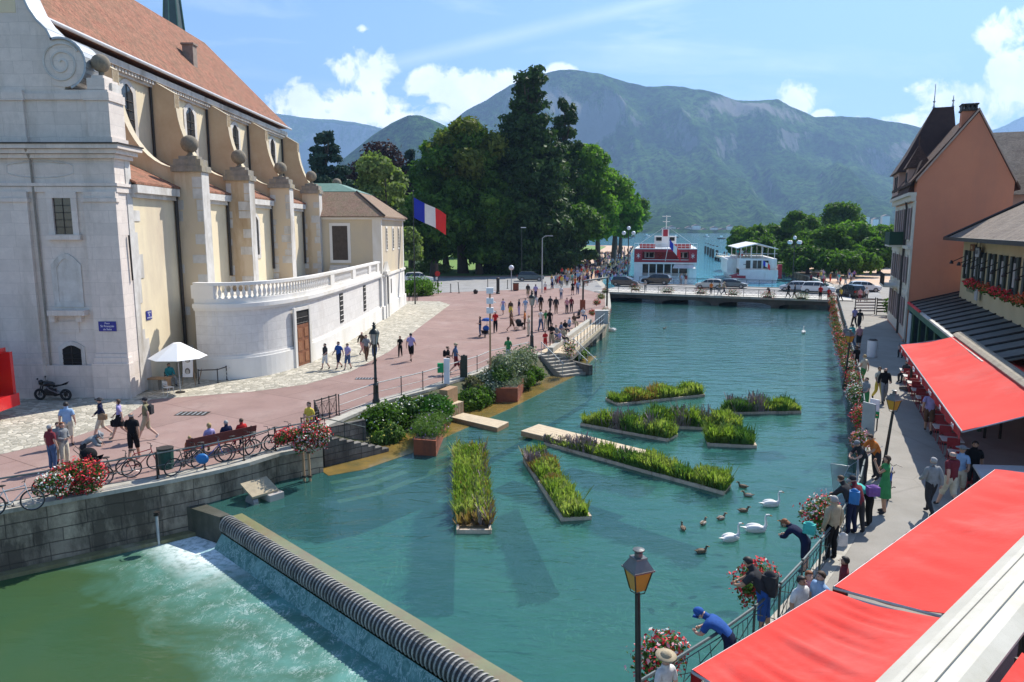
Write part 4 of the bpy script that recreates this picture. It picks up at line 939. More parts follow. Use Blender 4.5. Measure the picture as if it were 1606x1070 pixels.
RB=M('red_geranium',(.62,.03,.03),(.75,.07,.09),.7,9,0,spec=.2)
GL_=MLEAF('plant_leaf',(.03,.08,.02),(.07,.15,.03),(.14,.24,.06),1.5)
PKB=M('pink_petal',(.72,.28,.33),(.78,.45,.46),.7,9,0,spec=.2);WHB=M('white_petal',(.8,.78,.72),(.7,.72,.6),.7,9,0,spec=.2)
ORB=M('orange_petal',(.70,.17,.05),(.62,.10,.05),.7,9,0,spec=.2)
for i,a in enumerate((-2.3,-5.3,-7.3,-10.2,-13,-15.8,-18.6,-21.4)):
 wf=MB();obox(wf,o3,a-.42,a+.42,-.06,.02,5.5,7.4);wf=wf.build('window',VOID,yb)
 s_=MB()
 for sg in(-1,1):obox(s_,o3,a+sg*.68-.22,a+sg*.68+.22,-.14,-.03,5.45,7.45)
 s_.build('shutters',GS,wf)
 q=MB();obox(q,o3,a-.3,a+.3,-.075,-.06,5.8,7.1);q.build('net_curtain',M('net_curtain',(.4,.38,.36),(.3,.28,.27),.9,4,0),wf)
 if i:
  q=Q3(a,-.32,5.4);fl=leaf_quads([(q[0],q[1],q[2],.35,.5,.3)],260,.07,i+50);np_quads('window_box_flowers',fl,RB if i%3 else ORB,wf)
  fl=leaf_quads([(q[0],q[1],q[2]-.1,.33,.5,.3)],200,.07,i+90);np_quads('window_box_leaves',fl,GL_,wf)
 sp_=MB();sp_.tube([Q3(a+1.2,-.05,7.0),Q3(a+1.2,-.8,6.6)],.03,4);sp_.lathe([(.05,.2),(.14,0),(.12,-.05)],Q3(a+1.2,-.85,6.5),8);sp_.build('wall_spotlight',DARKM,yb)
q=MB();obox(q,o3,-4.1,-2.9,-.08,0,7.45,7.9);q.build('name_board',M('rust_board',(.25,.11,.05),(.2,.09,.04),.8),yb)
text_obj('1806',.3,M('board_letters',(.5,.4,.25),(.45,.35,.2)),yb,Vector(Q3(-3.5,-.09,7.67)),facing(-SN.x,-SN.y))
q=MB();
def pts_on(a,n,z,lst):return[Q3(a+x,n,z+y)for x,y in lst]
q.tube(pts_on(-7,-.3,7.4,[(-.75,-.25),(-.9,.1),(-.65,.35),(.55,.35),(.8,.5),(.95,.2),(.75,-.2),(.9,-.45)]),.05,5);q.tube([Q3(-6.5,-.3,7.75),Q3(-6.5,-.3,8.1)],.03,4);q.tube([Q3(-7.5,-.3,7.75),Q3(-7.5,-.3,8.1)],.03,4);hs=q.build('sign_scrollwork',DARKM,yb)
q=MB();obox(q,o3,-7.5,-6.4,-.34,-.28,7.15,7.7);q.build('sign_panel',M('grey_sign',(.4,.4,.4),(.33,.33,.34),.6,2,0),hs)
text_obj('CAFÉ',.36,DARKM,yb,Vector(Q3(-6.95,-.36,7.43)),facing(-SN.x,-SN.y))
text_obj('RESTAURANT',.42,M('painted_green_letters',(.12,.17,.1),(.16,.2,.12)),yb,Vector(Q3(-3.9,-.02,4.75)),facing(-SN.x,-SN.y))
q=MB();obox(q,o3,-7.9,-7.1,-.3,-.24,4.4,5.1);q.tube([Q3(-7.5,0,5.2),Q3(-7.5,-.3,5.2)],.03,4);q.build('small_hanging_sign',M('grey_sign',(.4,.4,.4)),yb)
vr=thing('veranda','restaurant veranda with dark ribbed metal roof and green fascia','veranda',(28,48,0))
e0,e1=Vector((31.4,57.7,0)),Vector((20.6,31.3,0));dv=(e0-e1).normalized();nv=Vector((dv.y,-dv.x,0));Lv=(e0-e1).length
def Qv(a,n,z):p=e1+dv*a+nv*n;return(p.x,p.y,z)
mb=MB();mb.add([Qv(0,0,3.15),Qv(Lv,0,3.15),Qv(Lv,4.0,4.3),Qv(0,4.0,4.3),Qv(0,0,3.08),Qv(Lv,0,3.08),Qv(Lv,4.0,4.2),Qv(0,4.0,4.2)],[(0,1,2,3),(7,6,5,4),(0,4,5,1),(2,6,7,3),(1,5,6,2),(3,7,4,0)]);vr_=mb.build('roof',M('dark_sheet_metal',(.05,.055,.05),(.08,.085,.075),.55,1.2,.1,stain=(.14,.14,.12)),vr)
mb=MB();k=0
while k*1.9<Lv:mb.tube([Qv(k*1.9+.2,0,3.19),Qv(k*1.9+.2,4,4.35)],.055,5);k+=1
mb.tube([Qv(0,3.9,4.42),Qv(Lv,3.9,4.42)],.12,6);mb.build('roof_ribs',DARKM,vr_)
mb=MB();mb.prism([Qv(0,-.08,0)[:2],Qv(Lv,-.08,0)[:2],Qv(Lv,-.02,0)[:2],Qv(0,-.02,0)[:2]],2.65,3.12);mb.build('fascia',M('green_fascia',(.02,.10,.06),(.03,.13,.08),.6),vr)
mb=MB();mb.prism([Qv(Lv-7,-.16,0)[:2],Qv(Lv,-.16,0)[:2],Qv(Lv,-.02,0)[:2],Qv(Lv-7,-.02,0)[:2]],3.12,3.26);mb.build('red_edge',RB,vr)
mb=MB();mb.prism([Qv(0,-.2,0)[:2],Qv(Lv-8,-.2,0)[:2],Qv(Lv-8,.0,0)[:2],Qv(0,.0,0)[:2]],3.12,3.24);mb.build('gutter',LIMEW,vr)
for a in np.arange(.5,Lv,3.6):q=MB();p=Qv(a,.05,0);q.b2(p[0]-.07,p[1]-.07,0,p[0]+.07,p[1]+.07,3.1);q.build('post',M('green_post',(.02,.07,.04),(.03,.09,.05),.5),vr)
mb=MB();mb.prism([Qv(Lv-.4,0,0)[:2],Qv(Lv-.1,0,0)[:2],Qv(Lv-.1,4,0)[:2],Qv(Lv-.4,4,0)[:2]],0,3.05);mb.prism([Qv(0,3.6,0)[:2],Qv(Lv,3.6,0)[:2],Qv(Lv,3.9,0)[:2],Qv(0,3.9,0)[:2]],0,3.9);mb.build('back_wall',M('teal_shopfront',(.04,.10,.13),(.03,.07,.09),.6),vr)
mb=MB();p=Qv(Lv-1.6,-.1,0);mb.prism([Qv(Lv-2.6,-.12,0)[:2],Qv(Lv-1.1,-.12,0)[:2],Qv(Lv-1.1,-.06,0)[:2],Qv(Lv-2.6,-.06,0)[:2]],0,2.5);mb.build('blue_panel',M('pale_panel',(.45,.55,.60),(.4,.42,.4),.6,.8,0),vr)
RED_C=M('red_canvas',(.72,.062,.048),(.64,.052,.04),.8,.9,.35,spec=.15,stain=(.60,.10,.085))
t=RED_C.node_tree;b=t.nodes['Principled BSDF'];s_x=t.nodes.new('ShaderNodeSeparateXYZ');L(t,coord(t),s_x.inputs[0])
q_=math_(t,'FRACT',math_(t,'DIVIDE',math_(t,'ADD',math_(t,'MULTIPLY',s_x.outputs[0],.742),math_(t,'MULTIPLY',s_x.outputs[1],.67)),1.25));src_=b.inputs['Base Color'].links[0].from_socket
L(t,mixc(t,ramp(t,q_,[(0,(.35,.35,.35)),(.035,(.12,.12,.12)),(.05,(0,0,0))]),src_,(.46,.045,.035)),b.inputs['Base Color'])
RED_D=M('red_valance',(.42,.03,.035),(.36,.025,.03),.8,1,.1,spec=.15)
CASE=M('ivory_casing',(.56,.53,.45),(.48,.455,.38),.6,1.5,.1,stain=(.42,.39,.30))
def awning(label,A,B,dirn,wid,z0,z1,val=True,sag=.075,seams=0,nm='awning',words=None,posts=True,back=None):
 """A,B outer edge ends (low); dirn unit vector towards the casing (high)"""
 A=Vector((*A,z0));B=Vector((*B,z0));T=thing(nm,label,'awning',(A+B)/2*Vector((1,1,0))if False else((A.x+B.x)/2,(A.y+B.y)/2,0));D=Vector((*dirn,0)).normalized()
 back=back or(A+D*wid,B+D*wid)
 A2,B2=Vector((*back[0][:2],z1)),Vector((*back[1][:2],z1));nx_,ny_=80,14;vs=[];fs=[]
 for i in range(nx_+1):
  for j in range(ny_+1):
   u,v=i/nx_,j/ny_;p=A.lerp(B,u).lerp(A2 .lerp(B2,u),v)
   p.z-=sag*math.sin(math.pi*v)*(1+.35*math.sin(u*23)+.2*math.sin(u*61+v*3));p.z+=.014*math.sin(u*40+v*5)*math.sin(math.pi*v)+.010*math.sin(u*90+v*9)*v*(1-v)*4;vs.append(p)
 top=[(p.x,p.y,p.z)for p in vs];bot=[(p.x,p.y,p.z-.012)for p in vs];n=ny_+1
 fs=[(i*n+j,(i+1)*n+j,(i+1)*n+j+1,i*n+j+1)for i in range(nx_)for j in range(ny_)]
 N_=len(top);fs2=[tuple(N_+k for k in reversed(f))for f in fs]
 edge=[(j,j+1,N_+j+1,N_+j)for j in range(ny_)]+[(nx_*n+j,nx_*n+j+1,N_+nx_*n+j+1,N_+nx_*n+j)for j in range(ny_)]
 mb=MB();mb.add(top+bot,fs+fs2+edge);cl=mb.build('canvas',RED_C,T,smooth=True)
 sm=MB()
 for k in range(1,seams+1):
  u=k/(seams+1);L1=[top[int(u*nx_)*n+j]for j in range(ny_+1)];sm.tube([(x,y,z+.006)for x,y,z in L1],.012,4)
 if seams:sm.build('seams',M('canvas_seam',(.68,.065,.055),(.62,.06,.05),.8,2,0),cl)
 fr=MB();fr.tube([A-Vector((0,0,.04)),B-Vector((0,0,.04))],.035,6)
 for e in(A,B):e2=A2 if e is A else B2;fr.tube([e-Vector((0,0,.05)),e2-Vector((0,0,.08))],.025,5)
 fr.build('front_bar',LEAD,T)
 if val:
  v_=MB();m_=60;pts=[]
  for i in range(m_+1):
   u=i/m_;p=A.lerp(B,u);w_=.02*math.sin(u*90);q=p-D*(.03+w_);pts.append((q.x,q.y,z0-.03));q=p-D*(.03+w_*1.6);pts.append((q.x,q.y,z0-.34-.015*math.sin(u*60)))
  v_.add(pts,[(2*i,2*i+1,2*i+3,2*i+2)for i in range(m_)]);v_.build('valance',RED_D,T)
  if words:
   dd=(B-A).normalized();nn=-D
   for k,wd in enumerate(words):
    p=A.lerp(B,(k+.5)/len(words));p=p-D*.075;text_obj(wd,.21,INK,T,Vector((p.x,p.y,z0-.19)),facing(nn.x,nn.y),name='valance_letters')
 if posts:
  for u in(.02,.5,.98):
   p=A2 .lerp(B2,u);ps=MB();ps.b2(p.x-.04,p.y-.04,0,p.x+.04,p.y+.04,z1-.05);ps.build('post',DARKM,T)
 return T
awning('big red awning farthest up the quay with white lettering on its valance',(21.85,40.7),(14.5,22.9),(SN.x,SN.y),2.7,2.5,3.3,words=['BAR','GLACES','CRÊPERIE','PIZZA','SALADES','BAR','CAFÉ'],back=((23.5,38.5),(17.25,22.8)))
awning('long red awning sloping off the far side of the wooden roller casing',(26.3,36.6),(20.5,22.8),(-SN.x,-SN.y),2.3,2.5,3.3,val=False,back=((24.0,38.3),(17.95,22.8)))
def casing(label,a,b,wdt,z,mat):
 a=Vector((*a,z));b=Vector((*b,z));d=(b-a).normalized();n=Vector((d.y,-d.x,0));T=thing('awning_casing',label,'awning casing',((a.x+b.x)/2,(a.y+b.y)/2,0));T_len=(b-a).length
 mb=MB();prof=[(-.5*wdt,-.05),(-.5*wdt,.0),(-.30*wdt,.10),(-.02*wdt,.16),(.30*wdt,.10),(.5*wdt,.0),(.5*wdt,-.05),(0,-.14)]
 mb.ext([a+n*x+Vector((0,0,h))for x,h in prof],(0,0,0),b-a);c_=mb.build('cover',mat,T)
 mb=MB()
 for x,h in((-.18,.135),(.12,.15)):mb.tube([a+n*x*wdt+Vector((0,0,h)),b+n*x*wdt+Vector((0,0,h))],.008,4)
 mb.build('panel_joints',M('grey_joint',(.25,.24,.2),(.2,.19,.16)),c_);return T,d,n
casing('weathered timber roller casing between the two far red awnings',(23.9,38.7),(17.35,22.4),.72,3.36,M('weathered_timber',(.36,.31,.24),(.28,.24,.18),.85,5,.4,stain=(.2,.17,.13)))
ul=Vector((.742,.67)).normalized();un=Vector((ul.y,-ul.x))
cA,cB=(3.2,6.6),(14.0,16.85)
b0=Vector((4.59,8.43));ca_,cb_=b0-ul*3+un*.44,b0+ul*14+un*.44
casing('broad ivory metal roller casing running diagonally across the bottom right corner',tuple(ca_),tuple(cb_),.92,3.32,CASE)
def on_c(t):return tuple(b0+ul*t)
awning('red awning filling the bottom of the picture, nearest to the viewer',(2.66,9.94),(5.66,12.36),tuple(un),2.6,2.5,3.27,seams=0,val=True,back=(on_c(-1.55),on_c(2.35)))
awning('red awning on the quay between the nearest and the farthest ones',(5.86,12.5),(13.05,19.05),tuple(un),2.6,2.5,3.27,seams=0,back=(on_c(2.55),on_c(12.0)))
c2=b0+un*.98
awning('shaded red awning behind the ivory casing, nearest the viewer',tuple(c2+un*3-ul*3),tuple(c2+un*3+ul*2.3),tuple(-un),3,2.3,3.2,val=False,seams=0,back=(tuple(c2-ul*3),tuple(c2+ul*2.3)))
awning('shaded red awning behind the ivory casing, above the black gap',tuple(c2+un*3+ul*2.5),tuple(c2+un*3+ul*12),tuple(-un),3,2.3,3.2,val=False,seams=0,back=(tuple(c2+ul*2.5),tuple(c2+ul*12)))
br=thing('bridge','low stone road bridge crossing the canal in front of the boats','bridge',(26,100,0))
ba,bb=Vector((13.3,104.6,0)),Vector((41.2,92.0,0));bd=(bb-ba).normalized();bn=Vector((-bd.y,bd.x,0));
if bn.y<0:bn=-bn
LB=(bb-ba).length;BW=19.5
def Qb(a,n,z):p=ba+bd*a+bn*n;return(p.x,p.y,z)
STN=MS('bridge_stone',(.13,.12,.10),(.10,.09,.075),(.09,.08,.07),1.1,.4,.015,(.06,.055,.05),(.45,.65),.9,.5)
mb=MB();prof=[(-1.5,-3),(-1.5,.06),(LB+1.5,.06),(LB+1.5,-3)]
n_ar=4;span=LB/n_ar
for k in range(n_ar-1,-1,-1):
 a0_,a1_=k*span+.5,(k+1)*span-.5
 for j in range(0,11):a=math.pi*j/10;prof.append(((a0_+a1_)/2+(a1_-a0_)/2*math.cos(a),-1.05+.42*math.sin(a)))
 if k:prof+=[(a0_,-3),(a0_-1,-3)]
mb.add([Qb(a,.25,z)for a,z in prof],[tuple(range(len(prof)))]);mb.build('arched_face',STN,br)
mb=MB();mb.prism([Qb(-1.5,.3,0)[:2],Qb(LB+1.5,.3,0)[:2],Qb(LB+1.5,BW,0)[:2],Qb(-1.5,BW,0)[:2]],-.5,.055)
for k in range(n_ar+1):a=k*span;mb.prism([Qb(a-.5,.3,0)[:2],Qb(a+.5,.3,0)[:2],Qb(a+.5,BW-.3,0)[:2],Qb(a-.5,BW-.3,0)[:2]],-3.2,-.5)
mb.build('deck',STN,br)
mb=MB();mb.prism([Qb(-1.6,-.12,0)[:2],Qb(LB+1.6,-.12,0)[:2],Qb(LB+1.6,.35,0)[:2],Qb(-1.6,.35,0)[:2]],-.16,.12);mb.build('edge_slab',KERB,br)
mb=MB();mb.prism([Qb(-1.4,.35,0)[:2],Qb(LB+1.4,.35,0)[:2],Qb(LB+1.4,5.0,0)[:2],Qb(-1.4,5.0,0)[:2]],.05,.1);mb.build('pavement',M('pale_pavement',(.55,.52,.47),(.46,.44,.39),.9,3,.3),br)
mb=MB();mb.prism([Qb(-1.4,5.0,0)[:2],Qb(LB+5,5.0,0)[:2],Qb(LB+5,BW-2,0)[:2],Qb(-1.4,BW-2,0)[:2]],.05,.062);mb.build('roadway',ROAD,br)
IRON=M('grey_green_iron',(.06,.085,.08),(.045,.06,.058),.5,5,.1,metal=.2)
for nn_,lab in((.12,'slender iron railing with flower boxes on the near side of the bridge'),(BW-.3,'slender iron railing on the far side of the bridge')):
 T=thing('bridge_railing',lab,'railing',Qb(LB/2,nn_,0))
 mb=MB();mb.tube([Qb(0,nn_,1.12),Qb(LB,nn_,1.12)],.04,5);mb.tube([Qb(0,nn_,.28),Qb(LB,nn_,.28)],.02,4);mb.tube([Qb(0,nn_,.95),Qb(LB,nn_,.95)],.02,4);mb.build('rails',IRON,T)
 mb=MB();k=0
 while k*.75<LB:mb.tube([Qb(k*.75,nn_,.28),Qb(k*.75+.75,nn_,.95)],.012,3);mb.tube([Qb(k*.75,nn_,.95),Qb(k*.75+.75,nn_,.28)],.012,3);k+=1
 mb.build('lattice',IRON,T)
 for k in range(int(LB/1.9)+1):q=MB();q.tube([Qb(k*1.9,nn_,.1),Qb(k*1.9,nn_,1.14)],.035,5);q.build('post',IRON,T)
BARK=M('bark',(.10,.075,.055),(.06,.045,.035),.95,4,.8);BARKR=M('red_bark',(.19,.075,.045),(.11,.05,.035),.95,3,.9)
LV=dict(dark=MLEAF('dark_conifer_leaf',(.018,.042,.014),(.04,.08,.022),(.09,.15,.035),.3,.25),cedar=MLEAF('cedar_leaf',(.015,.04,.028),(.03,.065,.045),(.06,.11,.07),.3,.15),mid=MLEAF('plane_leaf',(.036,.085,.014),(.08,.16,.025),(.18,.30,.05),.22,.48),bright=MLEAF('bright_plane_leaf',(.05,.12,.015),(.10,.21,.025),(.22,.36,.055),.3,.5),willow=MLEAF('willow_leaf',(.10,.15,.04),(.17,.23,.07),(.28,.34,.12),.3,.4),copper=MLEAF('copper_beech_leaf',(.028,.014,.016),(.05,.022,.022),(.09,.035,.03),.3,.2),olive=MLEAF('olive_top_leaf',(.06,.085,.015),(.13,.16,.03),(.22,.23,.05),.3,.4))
PG='trees of the lakeside park'
def clumps(px,py,z0,z1,rad,n,seed,taper=0,lumps=.42):
 """foliage clumps filling a crown: bottom z0 to top z1, radius rad"""
 g=random.Random(seed);out=[];H=z1-z0
 for i in range(n):
  t=g.random()**.85;a=g.random()*2*math.pi;rr=rad*math.sqrt(max(.05,1-(2*t-1)**2*.85))*(1-taper*t)*math.sqrt(g.random())
  s=rad*lumps*(1-taper*t*.7)*g.uniform(.65,1.15)
  out.append((px+rr*math.cos(a),py+rr*math.sin(a),z0+s*.6+(H-s*1.4)*t,s,s,s*.72))
 return out
def tree(name,label,x,y,z0,z1,rad,leaf,n=26,q=9000,sz=.42,seed=1,trunk=.5,taper=0,group=None,cat='tree',blobs=None,droop=0,bark=None,extra=None,elong=1,shell=.5,lumps=.42):
 B=blobs or clumps(x,y,z0,z1,rad,n,seed,taper,lumps)
 if group==PG:
  K=1.2;f_=lambda bl:[(b[0]*K,b[1]*K,CH+(b[2]-CH)*K,b[3]*K,b[4]*K,b[5]*K)for b in bl]
  B=[b for b in f_(B)if b[2]+b[5]>.6];x,y,rad,trunk,sz,z1=x*K,y*K,rad*K,trunk*K,sz*K,CH+(z1-CH)*K;z0=max(1.5,CH+(z0-CH)*K)
  if extra:extra=(f_(extra[0]),extra[1],extra[2])
 T=thing(name,label,cat,(x,y,0),0,group);g=random.Random(seed);bk=bark or BARK
 bk2=BARK;mb=MB();lean=g.uniform(-.03,.03)*z1;mb.tube([(x,y,-.1),(x+lean*.3,y,z0*.6+1),(x+lean,y,z0+(z1-z0)*.45),(x+lean,y,z0+(z1-z0)*.8)],[trunk*1.3,trunk,trunk*.6,trunk*.15],8)
 tk=mb.build('trunk',bk,T,smooth=True)
 br_=MB()
 for b in B[::3]:
  h=max(z0*.7,min(b[2]-rad*.35,z0+(z1-z0)*.7));br_.tube([(x+lean*.6,y,h),((x+b[0])/2,(y+b[1])/2,(h+b[2])/2+.3),(b[0],b[1],b[2])],[trunk*.3,trunk*.17,trunk*.06],5)
 br_.build('limbs',BARK,T)
 cr=np_quads('crown',leaf_quads(B,q,sz,seed,droop=droop,elong=elong,shell=shell),leaf,T)
 if extra:np_quads('olive_crown_top',leaf_quads(extra[0],extra[2],sz,seed+5),extra[1],T)  # extra layer of yellower leaves over the upper crown
 return T
PG2=0;SG='trees along the right shore'
def at(u,Y):return V(u,400,Y).x
def zt(v,Y):return V(803,v,Y).z
def sequoia():
 Y=128;x=at(828,Y);top=zt(101,Y);g=random.Random(4);B=[]
 prof=[(0,7.0),(.15,7.4),(.35,7.0),(.5,6.2),(.62,5.2),(.72,4.0),(.80,2.8),(.86,2.6),(.90,1.9),(.94,2.9),(.975,2.0),(1,.8)]
 z=2.5
 while z<top-.6:
  t=z/top;r=np.interp(t,[p[0]for p in prof],[p[1]for p in prof]);k=max(4,int(r*2.3))
  for i in range(k):
   a=g.random()*6.283;rr=r*g.uniform(.35,1.02);s=.7+r*.2;B.append((x+rr*math.cos(a),Y+rr*math.sin(a),z+g.uniform(-.5,.5)-rr*.15,s*1.15,s*1.15,s*.62))
  z+=1.0 if t<.8 else.8
 tree('sequoia','towering dark giant sequoia, by far the tallest tree in the park',x,Y,3,top,6,LV['dark'],q=90000,sz=.36,seed=4,trunk=1.1,blobs=B,bark=BARKR,group=PG,droop=.1,shell=.3)
sequoia()
def cedar_tier(name,label,u,Y,v0,v1,wpx,seed,leaf,q=14000,tiers=9,group=PG):
 x=at(u,Y);z0,z1=zt(v1,Y),zt(v0,Y);r=wpx/FPX*Y/2;g=random.Random(seed);B=[]
 for k in range(tiers):
  t=k/(tiers-1);z=z0+(z1-z0)*t;rr=r*(1-.62*t)*g.uniform(.8,1.1)
  for i in range(7):a=g.random()*6.283;q_=rr*g.uniform(.25,1);B.append((x+q_*math.cos(a),Y+q_*math.sin(a),z+g.uniform(-.5,.5),rr*.42,rr*.42,max(.5,(z1-z0)/tiers*.42)))
 return tree(name,label,x,Y,max(z0,2),z1,r,leaf,q=q,sz=.32,seed=seed,trunk=.6,blobs=B,group=group)
cedar_tier('cedar','blue green cedar with flat tiers behind the green copper annex roof',520,118,216,330,92,3,LV['cedar'],12000,8)
cedar_tier('cedar','black green drooping cedar pressed against the right side of the sequoia',884,136,166,400,84,11,LV['dark'],24000,12)
tree('spruce','narrow dark spruce between the copper beech and the plane trees',at(645,140),140,6,zt(217,140),3.6,LV['cedar'],n=30,q=8000,sz=.32,seed=9,taper=.85,group=PG)
tree('copper_beech','purple leaved copper beech rising behind the pale willow',at(603,142),142,8,zt(219,142),6.8,LV['copper'],n=34,q=13000,sz=.36,seed=12,group=PG)
B=clumps(at(600,106),106,5.5,zt(238,106),4.7,30,14)+clumps(at(628,104),104,1.5,9.5,3.0,18,15)
tree('willow','pale yellow green weeping willow beside the sacristy annex',at(612,105),105,3,zt(238,106),5,LV['willow'],q=24000,sz=.25,seed=14,trunk=.4,blobs=B,group=PG,elong=1.5)
Y=126;x=at(726,Y)
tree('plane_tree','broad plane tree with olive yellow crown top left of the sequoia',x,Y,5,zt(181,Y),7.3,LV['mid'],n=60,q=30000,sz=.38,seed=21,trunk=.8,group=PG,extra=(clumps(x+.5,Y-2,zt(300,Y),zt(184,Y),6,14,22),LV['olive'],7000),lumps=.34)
for i,(u,Y,v,r,lf,lab)in enumerate([(680,118,300,5.2,'mid','dark green tree under the flag beside the willow'),(700,138,268,6,'mid','tall green tree behind the flag, left of the big plane tree'),(752,122,262,5.0,'mid','shaded green tree in front of the big plane tree'),(786,140,205,5.2,'mid','green tree squeezed between the big plane tree and the sequoia')]):
 tree('plane_tree',lab,at(u,Y),Y,3.6,zt(v,Y),r,LV[lf],n=40,q=20000,sz=.42,seed=30+i,trunk=.55,group=PG)
for i,(u,Y,v,r,lf,lab)in enumerate([(906,142,224,6.3,'bright','bright green plane tree just right of the drooping cedar'),(938,152,262,6.2,'bright','bright green plane tree second along the promenade'),(962,164,292,5.2,'bright','light green plane tree third along the promenade'),(900,130,318,5.0,'mid','lower mid green tree in front of the bright plane trees'),(972,200,298,6.2,'mid','dark rounded plane tree at the lake end of the promenade'),(966,240,322,6,'mid','farthest dark tree where the promenade meets the lake')]):
 tree('plane_tree',lab,at(u,Y),Y,7.0,zt(v,Y),r,LV[lf],n=40,q=22000,sz=.40,seed=50+i,trunk=.5,group=PG)
for i,(u,Y,v,r)in enumerate([(560,185,262,8),(625,190,258,9),(690,195,262,9),(750,200,258,9),(812,205,262,9),(868,210,262,8)]):
 tree('park_tree',['dark tree deep in the park behind the cedar','dark tree deep in the park behind the willow','dark tree deep in the park behind the waving flag','dark tree deep in the park behind the big plane tree','dark tree deep in the park behind the sequoia trunk','dark tree deep in the park left of the promenade crowd'][i],at(u,Y),Y,2.4,zt(v+8,Y),r,LV['mid'],n=26,q=9000,sz=.6,seed=70+i,trunk=.6,group=PG)
for i,(u,Y,v,r,z0,lf,lab)in enumerate([(1330,140,392,4.6,.8,'mid','low dense dark tree closing the square behind the bridge'),(1196,172,368,4.4,1.2,'mid','low full tree directly behind the white excursion boat'),(1268,148,384,4.2,1,'mid','low dark tree between the white boat and the parked cars'),(1380,150,372,4.4,1,'mid','low dark tree beside the pink house corner'),(1174,185,351,4.9,1.6,'mid','rounded dark tree at the left end of the right shore'),(1216,200,350,5.2,1.8,'mid','dark tree second from the left on the right shore'),(1252,190,328,5.0,2.2,'mid','tree on the right shore above the white excursion boat'),(1282,165,358,4.8,1.4,'mid','full dark tree directly behind the white cars'),(1318,215,316,6.3,3.5,'mid','tallest tree of the right shore with a rounded crown'),(1300,152,352,4.3,1.2,'mid','shady tree in front of the tallest right shore tree'),(1340,180,346,5.0,1.4,'bright','light green tree on the right shore near the pink house'),(1376,195,350,5.0,1.6,'bright','light green tree touching the pink house balconies'),(1242,160,372,3.8,1.2,'mid','low dark tree behind the white boat stern'),(1352,150,382,3.4,.8,'bright','low bright bushy tree behind the parked cars'),(1400,175,352,5,1.4,'mid','dark tree half hidden by the pink house')]):
 tree('shore_tree',lab,at(u,Y),Y,z0,zt(v,Y),r,LV[lf],n=34,q=16000,sz=.40,seed=100+i,trunk=.35,group=SG)
def bush(name,label,blobs,leaf,q,sz,seed,group=None,cat='shrub',flowers=None,stems=True):
 b0_=blobs[0];T=thing(name,label,cat,(b0_[0],b0_[1],max(0,b0_[2]-b0_[5])if b0_[2]>b0_[5]else b0_[2]-b0_[5]),0,group)
 np_quads('foliage',leaf_quads(blobs,q,sz,seed,shell=.35),leaf,T)
 if stems:
  mb=MB();g=random.Random(seed)
  for b in blobs:mb.tube([(b[0],b[1],b[2]-b[5]),(b[0]+g.uniform(-.1,.1),b[1],b[2]+b[5]*.4)],[.03,.01],4)
  mb.build('stems',BARK,T)
 if flowers:np_quads('blossoms',leaf_quads([(b[0],b[1],b[2]+.05,b[3]*1.05,b[4]*1.05,b[5]*1.05)for b in blobs],flowers[1],flowers[2],seed+3,shell=.9),flowers[0],T)
 return T
p=P(650,461);bush('round_shrub','round clipped green shrub at the road edge below the flag',[(at(655,100),100,1.0,2.6,2.0,1.4)],LV['bright'],4500,.14,5)
p=P(668,425);bush('flowering_shrub','pale green flowering shrub on the lawn behind the white car',[(at(672,150),150,1.2,3.2,2,1.3),(at(690,150),150,1,2.4,2,1.0)],LV['willow'],2500,.22,6)
bush('low_shrub','low bright shrub on the right shore beside the white boat',[(at(1240,150),150,1.6,2.0,2,1.8)],LV['bright'],1500,.22,8)
HG='houses on the far lake shore'
hl=['cream','white','pale grey','sandy','off-white','buff']
for i in range(14):
 u=[1040,1052,1064,1078,1090,1102,1118,1130,1143,1352,1368,1384,1312,1330][i];v=[360,357,361,358,355,361,358,361,356,341,345,340,352,356][i]
 Y=2030;x=at(u,Y);z=max(V(u,v+3,Y).z,-1);s_=1+(i*37%5)*.13
 T=thing('lake_house',['tiny cream house on the far shore above the ferry mast','tiny white house on the far shore just right of the ferry mast','tiny cream house at the far waterline right of the ferry','tiny grey roofed house above the far waterline','tiny white house highest above the ferry on the far shore','tiny pale house at the far waterline in mid lake','tiny buff house on the slope over the mooring posts','tiny white house at the far waterline over the mooring posts','tiny cream house on the slope left of the shore trees','tiny white house on the hillside left of the pink house','tiny pale house on the hillside lowest beside the pink house','tiny white house on the hillside nearest the pink house','tiny cream house on the hillside over the tallest shore tree','tiny buff house on the hillside behind the shore trees'][i],'house',(x,Y,z-25),0,HG)
 mb=MB();mb.b2(x-8*s_,Y-6,z-25,x+8*s_,Y+6,z+6);mb.build('wall',CREAM if i%2 else WHITE,T)
 mb=MB();mb.ext([(x-9*s_,Y-7,z+6),(x+9*s_,Y-7,z+6),(x,Y-7,z+11)],(0,0,0),(0,14,0));mb.build('roof',TILE2,T)
TIM=M('pale_timber',(.58,.47,.32),(.50,.39,.26),.75,3,.3,stain=(.42,.34,.24));TIMD=M('timber_edge',(.40,.25,.14),(.32,.19,.10),.8,4,.3)
CORT=M('corten_steel',(.28,.075,.03),(.21,.055,.025),.75,2.5,.3,stain=(.15,.045,.025))
CORL=M('orange_corten',(.52,.15,.045),(.44,.12,.04),.75,2.5,.3)
DARKSTONE=MS('stair_stone',(.25,.23,.2),(.18,.165,.14),(.08,.075,.07),.9,.3,.02,(.06,.055,.05),(.42,.6),.9,.7)
